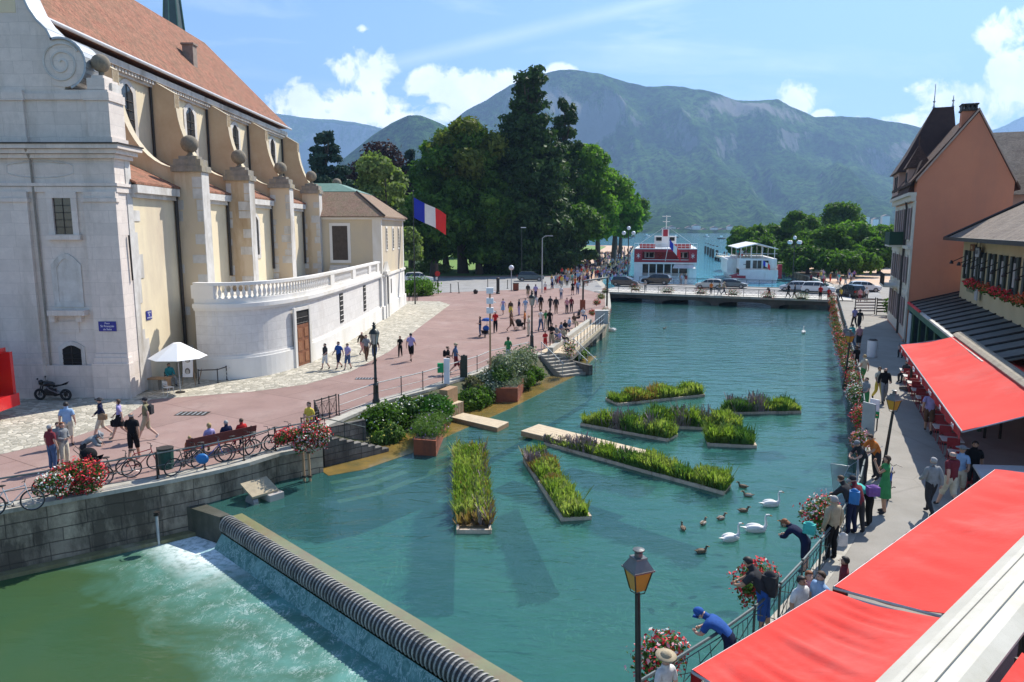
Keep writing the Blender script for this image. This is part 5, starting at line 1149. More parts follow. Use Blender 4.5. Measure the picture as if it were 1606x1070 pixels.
def planks(name,label,quad,z,n,cat='jetty',th=.14,parent=None,mat=None):
 q=[Vector((*p,0))for p in quad];T=parent or thing(name,label,cat,(q[0]+q[2])/2)
 bd_=MB();bd_.prism([(p.x,p.y)for p in q],z-th-.1,z-.02)
 bd_.build('frame',TIMD,T)
 mb=MB()
 for k in range(n):
  a,b=k/n+.004,(k+1)/n-.004
  mb.prism([q[0].lerp(q[3],a)[:2],q[1].lerp(q[2],a)[:2],q[1].lerp(q[2],b)[:2],q[0].lerp(q[3],b)[:2]],z-.02,z+.012)
 mb.build('planks',mat or TIM,T);return T
pz=lambda u,v,z:tuple(P(u,v,z)[:2])
planks('floating_jetty','pale timber platform floating beside the long grass raft',[pz(817,680,-1.0),pz(995,722,-1.0),pz(1020,712,-1.0),pz(845,669,-1.0)],-.88,5)
planks('timber_jetty','pale timber jetty reaching over the stone ledge below the wooden bench',[pz(707,655,-1.0),pz(780,672,-1.0),pz(798,663,-1.0),pz(725,648,-1.0)],-.98,5)
T=thing('timber_steps','wooden block steps leading from the path down to the jetty','steps',P(712,640,-1))
a_,b_=P(703,637,-1),P(728,629,-1);mb=MB()
def wbox(mb,p,q,dpt,z0,z1):
 d=(q-p);d.z=0;n=Vector((-d.y,d.x,0)).normalized()*dpt;mb.prism([p[:2],q[:2],(q+n)[:2],(p+n)[:2]],z0,z1)
mb=MB();wbox(mb,P(706,655,-1),P(727,648,-1),.8,-1.2,-.35);mb.build('lower_block',TIM,T)
mb=MB();wbox(mb,P(702,637,-.4),P(718,630,-.4),.5,-1.2,.45);mb.build('upper_block',TIMD,T)
mb=MB()
for k in range(9):
 p,q=P(706,655,-1),P(727,648,-1);m_=p.lerp(q,k/8);n=Vector((-(q-p).y,(q-p).x,0)).normalized();mb.b2(m_.x-.015,m_.y-.03,-1.1,m_.x+.015,m_.y+.01,-.34)
mb.build('slat_gaps',TIMD,T)
T=thing('water_stairs','mossy stone stairs descending from the railing to the ledge','stairs',(-7.4,31.4,-.6))
s0,s1=Vector((-8.25,30.55,0)),Vector((-5.75,32.9,0));dd=(s1-s0).normalized();nn=Vector((-dd.y,dd.x,0));mb=MB();nst=8
for k in range(nst):
 a=s0+dd*(k*.36);z=-.08-k*.14
 mb.prism([(a)[:2],(a+dd*.38)[:2],(a+dd*.38+nn*1.5)[:2],(a+nn*1.5)[:2]],-1.6,z)
mb.build('steps',M('stair_tread',(.37,.34,.29),(.28,.26,.22),.9,3,.5,stain=(.12,.11,.09)),T)
mb=MB()
for k in range(nst+1):
 a=s0+dd*(k*.36)-nn*.32;z=.1-k*.14
 mb.prism([(a)[:2],(a+dd*.38)[:2],(a+dd*.38+nn*.32)[:2],(a+nn*.32)[:2]],-2.2,z)
mb.build('stepped_cheek',DARKSTONE,T)
mb=MB();e=s0+nn*1.5;mb.prism([e[:2],(e+dd*3.2)[:2],(e+dd*3.2+nn*.25)[:2],(e+nn*.25)[:2]],-2,-.02);mb.build('inner_wall',DARKSTONE,T)
pr_=s0+nn*1.4;mb=MB();mb.tube([pr_+Vector((0,0,.85)),pr_+dd*3.1+Vector((0,0,-.35))],.025,5)
for k in range(4):q=pr_+dd*(k*1.0);mb.tube([q+Vector((0,0,-.1-k*.38)),q+Vector((0,0,.85-k*.38))],.02,4)
mb.build('handrail',IRON,T)
T=thing('quay_stairs','stone stairs with thin handrails going down beside the shrubs','stairs',P(868,572,-.8))
a,b=P(848,557,0),P(884,553,0);dd=(b-a);dd.z=0;dd=Vector((dd.x,dd.y,0));wl=dd.length;dd.normalize();nn=Vector((dd.y,-dd.x,0));mb=MB()
for k in range(7):q=a+nn*(.38*k);mb.prism([q[:2],(q+dd*wl)[:2],(q+dd*wl+nn*.36)[:2],(q+nn*.36)[:2]],-1.7,-.03-.17*k)
mb.build('steps',M('stair_tread',(.37,.34,.29)),T)
mb=MB();mb.prism([(a+dd*wl)[:2],(a+dd*(wl+.3))[:2],(a+dd*(wl+.3)+nn*3)[:2],(a+dd*wl+nn*3)[:2]],-3,-.5);mb.build('side_wall',DARKSTONE,T)
mb=MB()
for w_ in(.05,wl+.1,wl+.9):
 q=a+dd*w_;mb.tube([q+Vector((0,0,.95)),q+nn*2.7+Vector((0,0,-.25))],.03,5)
 for k in range(4):r_=q+nn*(k*.85);mb.tube([r_+Vector((0,0,-.05-k*.38)),r_+Vector((0,0,.95-k*.38))],.025,4)
mb.build('handrails',M('galvanised',(.40,.44,.45),(.32,.35,.36),.45,3,.1,metal=.3),T)
def planter(label,quad,z0,z1,leafm,q,flowers=None,seed=1,hgt=.6):
 c=sum((Vector((*p,0))for p in quad),Vector())/len(quad);T=thing('corten_planter',label,'planter',(c.x,c.y,z0),0,'rust red steel planters on the ledge')
 mb=MB();mb.prism(quad,z0,z1);mb.build('box',CORT,T)
 inn=[tuple(Vector((*p,0)).lerp(c,.08)[:2])for p in quad];mb=MB();mb.prism(inn,z1-.02,z1+.02);mb.build('soil',M('soil',(.06,.045,.03)),T)
 bl=[(c.x+(p[0]-c.x)*.5,c.y+(p[1]-c.y)*.5,z1+hgt*.35,.75,.75,hgt*.6)for p in quad]+[(c.x,c.y,z1+hgt*.4,.9,.9,hgt*.65)]
 np_quads('plants',leaf_quads(bl,q,.075,seed,up=.1,shell=.2,elong=.4),leafm,T)
 if flowers:np_quads('blossoms',leaf_quads(bl,160,.05,seed+2,shell=.9),flowers,T)
HERB=MLEAF('herb_leaf',(.05,.10,.025),(.10,.18,.04),(.19,.28,.07),1.6);SILV=MLEAF('silver_leaf',(.12,.15,.09),(.20,.24,.15),(.33,.36,.24),1.4,.2)
LAVM=M('lavender_bloom',(.22,.13,.25),(.28,.18,.3),.8,9,0)
planter('orange rust planter box with lavender standing at the ledge corner',[pz(649,713,-1.2),pz(684,716,-1.2),pz(700,676,-1.2),pz(664,680,-1.2)],-1.3,-.48,HERB,5500,LAVM,3)
mb=MB()
planter('rust red planter box under the big olive shrub near the stairs',[pz(774,631,-1.2),pz(812,631,-1.2),pz(822,612,-1.2),pz(786,610,-1.2)],-1.3,-.35,SILV,2600,None,5,.4)
SB='waterside shrubs below the left railing'
def bank(n,label,pts,leaf,q,seed,flowers=None,r=(.55,.9),h=(.2,.6),name='shrub'):
 g=random.Random(seed);bl=[]
 for i in range(n):
  t=g.random();k=t*(len(pts)-1);i0=min(int(k),len(pts)-2);a,b=pts[i0],pts[i0+1];f=k-i0
  s=g.uniform(*r);bl.append((a[0]+(b[0]-a[0])*f+g.uniform(-.35,.35),a[1]+(b[1]-a[1])*f+g.uniform(-.35,.35),a[2]+(b[2]-a[2])*f+g.uniform(*h)*.5-.15,s,s,s*g.uniform(.7,1)))
 return bush(name,label,bl,leaf,q,.085,seed,SB,flowers=flowers)
pp=lambda u,v,z:tuple(P(u,v,z))
bank(9,'dark leafy shrub with white blossom beside the lamp post foot',[pp(575,668,-.7),pp(612,655,-.5)],LV['mid'],9000,1,(WHB,260,.05))
bank(6,'yellow green low shrub hanging over the ledge below the lamp post',[pp(590,690,-1.0),pp(628,682,-1.0)],HERB,5000,2,(M('yellow_bloom',(.6,.55,.08)),140,.05),r=(.35,.6))
bank(9,'broad dark green shrub in the middle of the left bank',[pp(618,660,-.6),pp(655,645,-.5)],LV['mid'],9000,4)
bank(8,'tall bright green shrub left of the wooden block steps',[pp(664,650,-.5),pp(692,640,-.4)],MLEAF('laurel_leaf',(.03,.09,.015),(.06,.17,.025),(.13,.28,.05),.8),9000,6,(WHB,120,.05))
bank(5,'dense shrub with small white flowers along the left railing',[pp(628,645,-.2),pp(668,628,-.2)],HERB,4500,7,(WHB,240,.05),r=(.35,.55))
bank(9,'dark shaded shrub right of the wooden block steps',[pp(732,632,-.8),pp(762,622,-.8)],LV['mid'],8000,8,r=(.45,.8))
bank(7,'silvery grey leaved shrub hanging toward the rust red planter',[pp(752,600,-.3),pp(776,610,-.5)],SILV,7000,9,(WHB,120,.045))
bank(7,'olive grey bush with brownish tips beside the silvery shrub',[pp(728,600,-.3),pp(748,606,-.4)],MLEAF('olive_brown_leaf',(.09,.10,.05),(.15,.15,.07),(.24,.20,.11),1.2),5500,10,r=(.35,.6))
bank(11,'big loose olive green bush rising over the railing before the stairs',[pp(785,590,0),pp(812,572,.3),pp(828,570,.1)],SILV,9000,12,r=(.6,1.0),h=(.6,1.4))
bank(9,'low dark green shrub filling the bank before the quay stairs',[pp(818,596,-.6),pp(842,585,-.6)],LV['mid'],7000,18,r=(.4,.7))
bank(6,'yellow green bush between the silvery shrub and the big olive bush',[pp(776,592,.1),pp(792,584,.2)],HERB,6000,13,r=(.5,.7))
bank(3,'small green plant rooted in the wall below the stairs railing',[pp(518,708,-.6),pp(520,712,-.9)],LV['bright'],700,15,r=(.22,.35),h=(0,.2))
bank(4,'spindly reed tuft at the water edge under the timber terrace',[pp(908,560,-.8),pp(915,552,-.8)],HERB,1500,16,r=(.35,.6))
mb=MB();bt_=[(-8.6,32.6),(-6.9,36.5),(-5.2,39.5)];
def bankmesh(A,B,z0,z1):
 mb=MB();n=len(A);mb.add([(*p,z0)for p in A]+[(*p,z1)for p in B],[(i,i+1,n+i+1,n+i)for i in range(n-1)]);return mb
tag(bankmesh([(-7.0,33.3),(-4.6,37.6),(-2.2,41.4),(.9,46.8),(3.2,51)],[(-8.7,32.3),(-6.7,37.6),(-4.7,40.5),(-1.9,45.7),(1.7,51.6)],-1.2,-.1).build('planted_bank',M('mossy_bank',(.06,.07,.03),(.09,.085,.05),.95,3,.6)),kind='structure')
T=thing('sluice_housing','small roofed steel housing of the weir drive against the quay wall','sluice housing',P(385,785,-1))
c=P(392,782,-1.2);dr_=Vector((.64,.77,0));nr_=Vector((.77,-.64,0));cc=Vector((-10.2,26.4,-.25))
mb=MB();mb.add([cc+dr_*.0+nr_*0+Vector((0,0,-.28)),cc+dr_*.0+nr_*.8+Vector((0,0,-.62)),cc+dr_*1.1+nr_*.8+Vector((0,0,-.62)),cc+dr_*1.1+Vector((0,0,-.28)),cc+Vector((0,0,-.34)),cc+nr_*.8+Vector((0,0,-.7)),cc+dr_*1.1+nr_*.8+Vector((0,0,-.7)),cc+dr_*1.1+Vector((0,0,-.34))],[(0,1,2,3),(7,6,5,4),(0,4,5,1),(1,5,6,2),(2,6,7,3),(3,7,4,0)]);mb.build('roof',M('weathered_plank',(.40,.33,.22),(.3,.25,.17),.85,4,.4),T)
mb=MB();q=cc+dr_*.9+nr_*.65;mb.box((q.x,q.y,-1.25),(.6,.7,.6),rz=math.atan2(dr_.y,dr_.x));mb.build('box',M('grey_concrete',(.42,.38,.35),(.35,.32,.29),.85,2,.3),T)
q=cc+dr_*.15+nr_*.5;mb=MB();mb.cyl(q+Vector((0,0,-.95))-dr_*.1,q+Vector((0,0,-.95))+dr_*.1,.3,n=20);mb.build('drive_wheel',M('grey_disc',(.28,.28,.28),(.22,.22,.22),.5,3,.1,metal=.3),T)
mb=MB();q2=cc+dr_*.2+nr_*.95;mb.tube([q+Vector((0,0,-.95)),q-dr_*1.0+nr_*.05+Vector((0,0,-1.6))],.05,6);mb.build('arm',DARKM,T)
for(u,v,z1_,lab)in((250,855,-1.1,'pale metal pipe running down the wall left of the weir'),(444,745,.3,'tall pale depth post standing at the wall below the flowers'),(478,755,.1,'short brown guide post fixed to the quay wall'),(487,755,.0,'dark guide rail fixed to the wall beside the brown post')):
 p=P(u,v,-2.2 if u<300 else-1.2);T=thing('mooring_post' if u>300 else 'drain_pipe',lab,'post' if u>300 else 'pipe',p)
 mb=MB();mb.tube([p+Vector((0,0,-.6)),Vector((p.x-.05,p.y+.05,z1_))],.05,6);mb.build('shaft',LEAD if u<450 else TIMD,T)
 mb=MB();mb.box((p.x-.05,p.y+.05,z1_),(.14,.14,.05));mb.box((p.x-.02,p.y+.02,-1.0),(.16,.16,.06));mb.build('clamps',DARKM,T)
GR=dict(g=MLEAF('raft_grass',(.11,.175,.03),(.20,.28,.055),(.36,.38,.15),.9,.5),r=MLEAF('raft_dry_sedge',(.25,.17,.06),(.33,.20,.08),(.30,.30,.08),1.2),p=M('purple_loosestrife',(.30,.20,.24),(.20,.19,.12),.8,3,0),d=MLEAF('dark_rush',(.05,.11,.03),(.09,.18,.045),(.15,.25,.07),1.0,.3))
def blades(quad,n,h,seed,z=-1.08,wd=.022,region=(0,1),lean=.8,clump=0):
 g=np.random.default_rng(seed);q=np.array([(*p,)for p in quad]);u=region[0]+(region[1]-region[0])*g.random(n);v=.10+.80*g.random(n)
 if clump:k=g.integers(0,clump,n);cu=region[0]+(region[1]-region[0])*g.random(clump);cv=g.random(clump);u=np.clip(cu[k]+g.normal(size=n)*.035,region[0],region[1]);v=np.clip(cv[k]+g.normal(size=n)*.16,.05,.95)
 a=q[0]+(q[1]-q[0])*u[:,None];b=q[3]+(q[2]-q[3])*u[:,None];p=a+(b-a)*v[:,None]
 hh=h*.58*(.25+.95*g.random(n)**1.3)*(1+.35*np.sin(u*19+seed)+.2*np.sin(u*47+v*6));th=g.random(n)*2*np.pi;ln=lean*hh*g.random(n)
 w=np.stack([np.cos(th),np.sin(th)],1)*wd*(.7+.6*g.random(n))[:,None];dl=np.stack([np.cos(th+1.6),np.sin(th+1.6)],1)*ln[:,None]
 Z0=np.full((n,1),z);P0=np.hstack([p-w,Z0]);P1=np.hstack([p+w,Z0]);P2=np.hstack([p+dl+w*.5,(z+hh)[:,None]]);P3=np.hstack([p+dl-w*.5,(z+hh)[:,None]])
 return np.stack([P0,P1,P2,P3],1)
RG='planted rafts anchored in the canal'
def raft(label,quad,n,h,seed,mix):
 c=sum((Vector((*p,0))for p in quad),Vector())/4;T=thing('planted_raft',label,'raft',(c.x,c.y,-1.2),0,RG)
 mb=MB();q=[Vector((*p,0))for p in quad]
 for i in range(4):
  a,b=q[i],q[(i+1)%4];d=(b-a).normalized();n_=Vector((d.y,-d.x,0));
  if(c-a).dot(n_)<0:n_=-n_
  mb.prism([a[:2],b[:2],(b+n_*.09-d*.0)[:2],(a+n_*.09)[:2]],-1.32+i*.002,-1.06+i*.002)
 mb.build('timber_frame',M('raft_timber',(.58,.47,.36),(.44,.35,.26),.8,5,.3,stain=(.2,.16,.12)),T)
 inn=[tuple(p.lerp(c,.03)[:2])for p in q];mb=MB();mb.prism(inn,-1.3,-1.12);mb.build('coir_mat',M('coir_mat',(.20,.14,.07),(.14,.10,.05),.95,5,.5),T)
 names=dict(g='grass',r='dry_sedge',p='loosestrife',d='rushes')
 for k,(mk,frac,hs,reg)in enumerate(mix):
  cl=0 if mk=='g' else 9
  o=np_quads(names[mk],blades(quad,int(n*frac*1.35),h*hs,seed*7+k,region=reg,wd=.03 if mk!='p' else.035,clump=cl),GR[mk],T);o['kind']='stuff'
raft('upright narrow raft of bright grass nearest the weir',[(-2.62,33.09),(-.68,23.36),(-1.86,23.36),(-2.62+1.28-2.5,33.09)][:0]or[(-1.86,23.36),(-.68,23.36),(-1.34,33.09),(-2.62,33.09)],15000,.62,1,[('g',.86,1,(0,1)),('r',.11,1.0,(0,1)),('p',.03,1.15,(.55,1))])
raft('slanting raft of mixed grass and reddish sedge, right of the upright raft',[(.48,31.17),(1.72,24.4),(2.8,24.57),(1.45,32.3)],9000,.6,2,[('g',.5,1,(0,1)),('r',.3,.9,(.1,.6)),('p',.1,1.25,(0,.2)),('g',.1,1.1,(.6,1))])
raft('longest raft of tall grass running beside the floating timber platform',[(1.51,33.61),(8.13,26.97),(8.74,28.05),(2.1,34.4)],17000,.52,3,[('g',.45,1.35,(.35,1)),('g',.3,.8,(0,.4)),('p',.06,1.3,(0,.55)),('d',.16,1.2,(.4,1))])
raft('farthest raft, bright grass with orange tinted sedge, toward the stairs side',[(6.17,41.43),(11.8,43.8),(11.3,45.2),(5.6,42.9)],9000,.75,4,[('g',.75,1,(0,1)),('r',.25,1,(0,.75))])
raft('left raft of the middle cluster with dark rushes',[(3.55,37.06),(7.48,34.14),(8.2,35.1),(4.3,38.0)],9000,.85,5,[('g',.5,1,(0,1)),('d',.35,1.1,(.3,1)),('p',.07,1.3,(.2,.8))])
raft('far right raft standing alone with purple flowers',[(11.84,39.34),(16.06,39.63),(16.0,40.9),(11.8,40.6)],9000,.8,6,[('d',.5,1,(0,1)),('g',.4,.9,(.3,1)),('p',.08,1.3,(.1,.6))])
raft('back raft of the middle cluster, half hidden by the left one',[(6.8,36.69),(11.6,36.0),(12.0,37.3),(7.2,38.0)],10000,.9,7,[('g',.55,1,(0,1)),('d',.35,1.15,(0,.6)),('p',.05,1.3,(.2,.7))])
raft('short front raft at the right end of the middle cluster',[(9.22,33.4),(11.43,33.09),(11.7,34.7),(9.5,35.0)],6000,.75,8,[('g',.65,1,(0,.7)),('d',.35,1.1,(.4,1))])
def railing(name,label,line,cat='railing',h=1.0,step=1.6,style='bars',mat=None,rail=None,tube=.028):
 mat=mat or IRON;line=[Vector((*p[:2],0))for p in line];T=thing(name,label,cat,line[len(line)//2]);r=MB()
 pts=[];tot=0
 for a,b in zip(line,line[1:]):
  n=max(1,round((b-a).length/step))
  for k in range(n):pts.append(a.lerp(b,k/n))
 pts.append(line[-1]);up_=lambda p,z:Vector((p.x,p.y,z))
 r.tube([up_(p,h)for p in line],tube*1.15,6);
 if style=='wave':r.tube([up_(p,.12)for p in line],.016,4);r.tube([up_(p,h-.13)for p in line],.014,4)
 elif style=='bars':r.tube([up_(p,h*.52)for p in line],.018,5);r.tube([up_(p,h*.14)for p in line],.016,5)
 r.build('rails',rail or mat,T);first=None
 for p in pts:
  if first is None:
   q=MB();q.tube([(0,0,0),(0,0,h)],tube,6);q.sph((0,0,h+.03),.04,6,4);q.box((0,0,.02),(.1,.1,.04));first=q.build('post',mat,T,w=False);o=first
  else:o=first.copy();C.objects.link(o);o.parent=T
  o.location=p-Vector(T.location)
 if style=='wave':
  f=MB()
  for a,b in zip(pts,pts[1:]):
   m=a.lerp(b,.5)
   for s0_,s1_ in((0,1),(1,0)):
    f.tube([up_(a.lerp(b,s0_),.14),up_(m,.5),up_(a.lerp(b,s1_),h-.16)],.011,3)
   for s_ in(.17,.34,.66,.83):f.tube([up_(a.lerp(b,s_),.12),up_(a.lerp(b,s_+(.08 if s_<.5 else-.08)),h-.13)],.009,3)
  f.build('ironwork',mat,T)
 return T
GALV=M('galvanised',(.40,.44,.45));RAILT=M('worn_rail_top',(.11,.135,.14),(.075,.095,.1),.5,4,.1,metal=.3)
def inset(line,d):return[tuple(p)for p in offl([Vector(q[:2])for q in line],d)]
lf=[(-26,14.9),(-16.43,22.45),(-12.61,25.16),(-11.3,26.21),(-10.21,27.34),(-9.4,28.6),(-8.1,29.65)]
railing('bicycle_railing','low iron railing with parked bicycles along the left quay',inset(lf,-.28),h=.95,step=2.1,mat=DARKM,rail=RAILT)
railing('stair_railing','dark iron railing around the head of the water stairs',[(-8.9,30.1),(-8.5,31.4),(-9.2,33.3),(-8.5,34.6)],h=1.0,step=.5,style='wave',mat=DARKM)
railing('path_railing','long pale topped railing beside the path and shrubs',[(-8.35,34.5),(-7.0,37.5),(-5.0,40.3),(-2.2,45.5),(-1.4,47.7),(1.2,51.3)],h=1.0,step=2.2,mat=DARKM,rail=M('pale_rail',(.52,.50,.47),(.42,.4,.37),.5,4))
rl=[(-1.2,9.2),(3.77,13.4),(5.44,15.01),(7.35,17.35),(9.32,20.02),(11.62,23.58),(14.49,29.45),(18.77,38.93),(23.73,51.02),(38.2,85.95),(40.4,91.4)]
RRL=inset([tuple(p)for p in smooth_line(rl,1)],.16)
railing('quay_railing','long green grey iron railing with crossed bars along the right quay',RRL,h=1.0,step=1.7,style='wave',rail=RAILT)
T=thing('timber_terrace','raised timber seating terrace over the water near the bridge','terrace',P(905,560,0))
ta,tb=P(893,556,0),P(948,508,0);td=(tb-ta).normalized();tn=Vector((-td.y,td.x,0));Lt=(tb-ta).length
if tn.x>0:tn=-tn
mb=MB();mb.prism([(ta-tn*.1)[:2],(tb-tn*.1)[:2],(tb+tn*2.2)[:2],(ta+tn*2.2)[:2]],-.2,.06);mb.build('deck',TIM,T)
mb=MB();mb.prism([(ta-tn*.1)[:2],(tb-tn*.1)[:2],(tb-tn*.0)[:2],(ta-tn*.0)[:2]],-.55,-.2);mb.build('edge_beam',DARKSTONE,T)
for k in range(5):q=ta.lerp(tb,(k+.3)/5);m_=MB();m_.b2(q.x-.15,q.y-.15,-3.4,q.x+.15,q.y+.15,-.5);m_.build('pile',DARKSTONE,T)
mb=MB();mb.prism([(ta+tn*1.2)[:2],(tb+tn*1.2)[:2],(tb+tn*1.6)[:2],(ta+tn*1.6)[:2]],.06,.44);mb.build('bench_wall',KERB,T)
railing('terrace_railing','double iron railing along the water side of the timber terrace',[tuple((ta-tn*.05)[:2]),tuple((tb-tn*.05)[:2])],h=1.0,step=1.5,mat=DARKM,rail=GALV)
mb=MB();T=thing('grey_cabinet','grey metal cabinet at the bridge end of the timber terrace','cabinet',tb);q=tb+tn*.3;mb.b2(q.x-.6,q.y-.3,0,q.x+.6,q.y+.3,1.25);mb.build('body',LEAD,T);m2=MB();m2 .b2(q.x-.65,q.y-.35,1.25,q.x+.65,q.y+.35,1.3);m2 .build('lid',LIMEW,T)
FBG='hanging flower boxes on the railings'
def flowerbox(label,p,r,seed,kind='red',rz=0,n=1.0,tail=0):
 T=thing('flower_box',label,'flower box',(p[0],p[1],p[2]-.25),0,FBG);mb=MB();mb.box((p[0],p[1],p[2]-.12*r/.5),(r*1.1,.24,.2),rz=rz);mb.build('trough',DARKM,T)
 c,s=math.cos(rz),math.sin(rz);bl=[(p[0]+c*k*r*.5,p[1]+s*k*r*.5,p[2]+.08*r-(abs(k)*.1),r*.62,r*.5,r*.52)for k in(-1,0,1)]+([(p[0]+c*k*r*.6,p[1]+s*k*r*.6-.1,p[2]-r*.5,r*.42,r*.35,r*.45)for k in(-1,.2,1)]if tail else[])
 fs=max(.035,.028+r*.02)
 np_quads('leaves',leaf_quads(bl,int(700*n),fs*1.25,seed,shell=.45),GL_,T)
 cols=dict(red=[(RB,1.0),(WHB,.06)],mix=[(RB,.55),(PKB,.25),(WHB,.25)],pink=[(PKB,.6),(ORB,.4)],orange=[(ORB,.8),(RB,.2)],white=[(WHB,.7),(RB,.35)],green=[(HERB,.6),(ORB,.3)])[kind]
 nm={RB:'red_blossoms',WHB:'white_blossoms',PKB:'pink_blossoms',ORB:'orange_blossoms',HERB:'pale_leaves'}
 for i,(m_,f)in enumerate(cols):np_quads(nm[m_],leaf_quads([(b[0],b[1],b[2]+.03,b[3]*1.08,b[4]*1.08,b[5]*1.08)for b in bl],int(650*n*f),fs,seed+7+i,shell=.85),m_,T)
def FP(u,v,z=.85):return P(u,v,z)
flowerbox('large red geranium box with white petunias at its left, among the bicycles',FP(122,742,.75),.78,1,'red',.6,2.4,1)
T_=flowerbox('white petunia box touching the large red geraniums by the bicycles',FP(82,754,.75),.5,2,'white',.6,1.0,1)
flowerbox('smaller round red geranium box left of the stairs',FP(450,684,.8),.5,3,'red',.8,1.2)
flowerbox('tall red and pink geranium box at the corner by the stairs',FP(487,680,.85),.75,4,'mix',.8,2.4,1)
rfl=[(1305,466,'red'),(1306,475,'red'),(1308,486,'red'),(1308,498,'red'),(1311,510,'orange'),(1314,520,'orange'),(1317,531,'red'),(1320,543,'orange'),(1324,556,'red'),(1330,571,'mix'),(1338,592,'red'),(1342,614,'white'),(1352,652,'red'),(1350,690,'pink'),(1287,800,'mix'),(1185,905,'red'),(1035,1022,'mix')]
nm_=['nearest the bridge','second from the bridge','third from the bridge','fourth from the bridge, bright scarlet','fifth from the bridge, brownish orange','sixth from the bridge','seventh from the bridge, bright red','eighth from the bridge, faded orange','ninth from the bridge','tenth from the bridge, mixed with white','opposite the couple walking','white flowering one opposite the farthest awning','big red one above the grey notice boards','pink and orange one beside the grey notice boards','red and white one beside the man in the beige jacket','red one in front of the man with the dark backpack','red and green one at the foot of the nearest lamp']
for i,(u,v,k)in enumerate(rfl):
 p=FP(u,v);r=.62 if i>11 else.75
 flowerbox(f'railing flower box, {nm_[i]}',p,r*(1.15 if i in(12,14)else 1),20+i,k,1.15 if i<14 else.75,1.2 if i>10 else.5,i>9)
for i,(u,v,k,lb)in enumerate([(997,452,'orange','left most'),(1046,455,'orange','second from the left'),(1099,457,'red','dark red one third from the left'),(1150,459,'orange','third from the right'),(1204,463,'red','second from the right, dark red'),(1257,465,'green','faded green one farthest right')]):
 flowerbox(f'flower box on the bridge railing, {lb}',V(u,v,[103.3,101.3,99,96.8,94.4,92.4][i]),.95,60+i,k,-.42,.5)
for i,(u,v,k,r,lb)in enumerate([(936,474,'red',.6,'bright red one right of the iron gateway'),(929,490,'red',.55,'round scarlet one on a pole by the terrace'),(943,465,'green',.7,'yellow green one toward the bridge'),(949,456,'pink',.7,'pink one at the left bridge end'),(950,487,'pink',.7,'pinkish one at the end of the timber terrace'),(893,543,'pink',.8,'brownish pink one at the top of the quay stairs')]):
 flowerbox(f'flower box on the left bank, {lb}',P(u,v,.9),r,80+i,k,1.2,.6,1 if i>3 else 0)
AMB=M('amber_glass',(.55,.30,.05),(.45,.24,.04),.15,2,0,spec=.5)
CLG=M('clear_lamp_glass',(.45,.42,.38),(.35,.33,.3),.12,2,0,spec=.6)
LAMPM=M('lamp_post_paint',(.02,.025,.023),(.035,.04,.036),.4,5,.05,metal=.2);LTOP=M('lamp_roof_paint',(.16,.165,.16),(.12,.125,.12),.35,3,.05,metal=.3)
def square_lamp(label,x,y,H,lean=(0,0),group='square lanterns of the right quay'):
 T=thing('street_lamp',label,'street lamp',(x,y,0),0,group);lx,ly=x+lean[0],y+lean[1];zb=H-.72
 mb=MB();mb.lathe([(.13,0),(.13,.3),(.09,.4),(.075,.6)],(x,y,0),10);mb.tube([(x,y,.5),(lx,ly,zb-.06)],[.06,.045],10);mb.build('post',LAMPM,T)
 def fr_(r0,z0,r1,z1,mat,nm,par,a0=.4):
  m=MB();rr=[[(lx+r*math.cos(a0+math.pi/2*k+math.pi/4),ly+r*math.sin(a0+math.pi/2*k+math.pi/4),z)for k in range(4)]for r,z in((r0,z0),(r1,z1))];m.ring(rr);return m.build(nm,mat,par)
 ln_=fr_(.13,zb,.235,zb+.36,AMB,'lantern_glass',T)
 m=MB()
 for k in range(4):
  a=.4+math.pi/2*k+math.pi/4;m.tube([(lx+.135*math.cos(a),ly+.135*math.sin(a),zb),(lx+.242*math.cos(a),ly+.242*math.sin(a),zb+.36)],.012,4)
  m.tube([(lx,ly,zb-.1),(lx+.12*math.cos(a),ly+.12*math.sin(a),zb-.05),(lx+.13*math.cos(a),ly+.13*math.sin(a),zb)],.009,4)
 m.build('frame',LAMPM,ln_)
 fr_(.29,zb+.36,.29,zb+.385,LTOP,'lantern_rim',T);fr_(.27,zb+.385,.14,zb+.56,LTOP,'lantern_roof',T);fr_(.16,zb+.56,.15,zb+.585,LTOP,'roof_step',T)
 m=MB();m.lathe([(.07,0),(.07,.07),(.04,.09),(.10,.11),(.10,.13),(.03,.145)],(lx,ly,zb+.585),12);m.build('chimney_cap',LTOP,T);return T
q=V(1000,925,11.6);square_lamp('square amber lantern on a dark post, nearest in the foreground',q.x+.02,11.6-.35,V(1000,861,11.6).z,(-.02,.35))
q=P(1385,748);square_lamp('square amber lantern over the quay between the awnings and the railing',q.x,q.y,V(1402,612,q.y).z,(V(1401,640,q.y).x-q.x,0))
q=P(1338,620);square_lamp('farthest amber lantern of the right quay',q.x+.2,q.y+1.5,3.4,(.1,0))
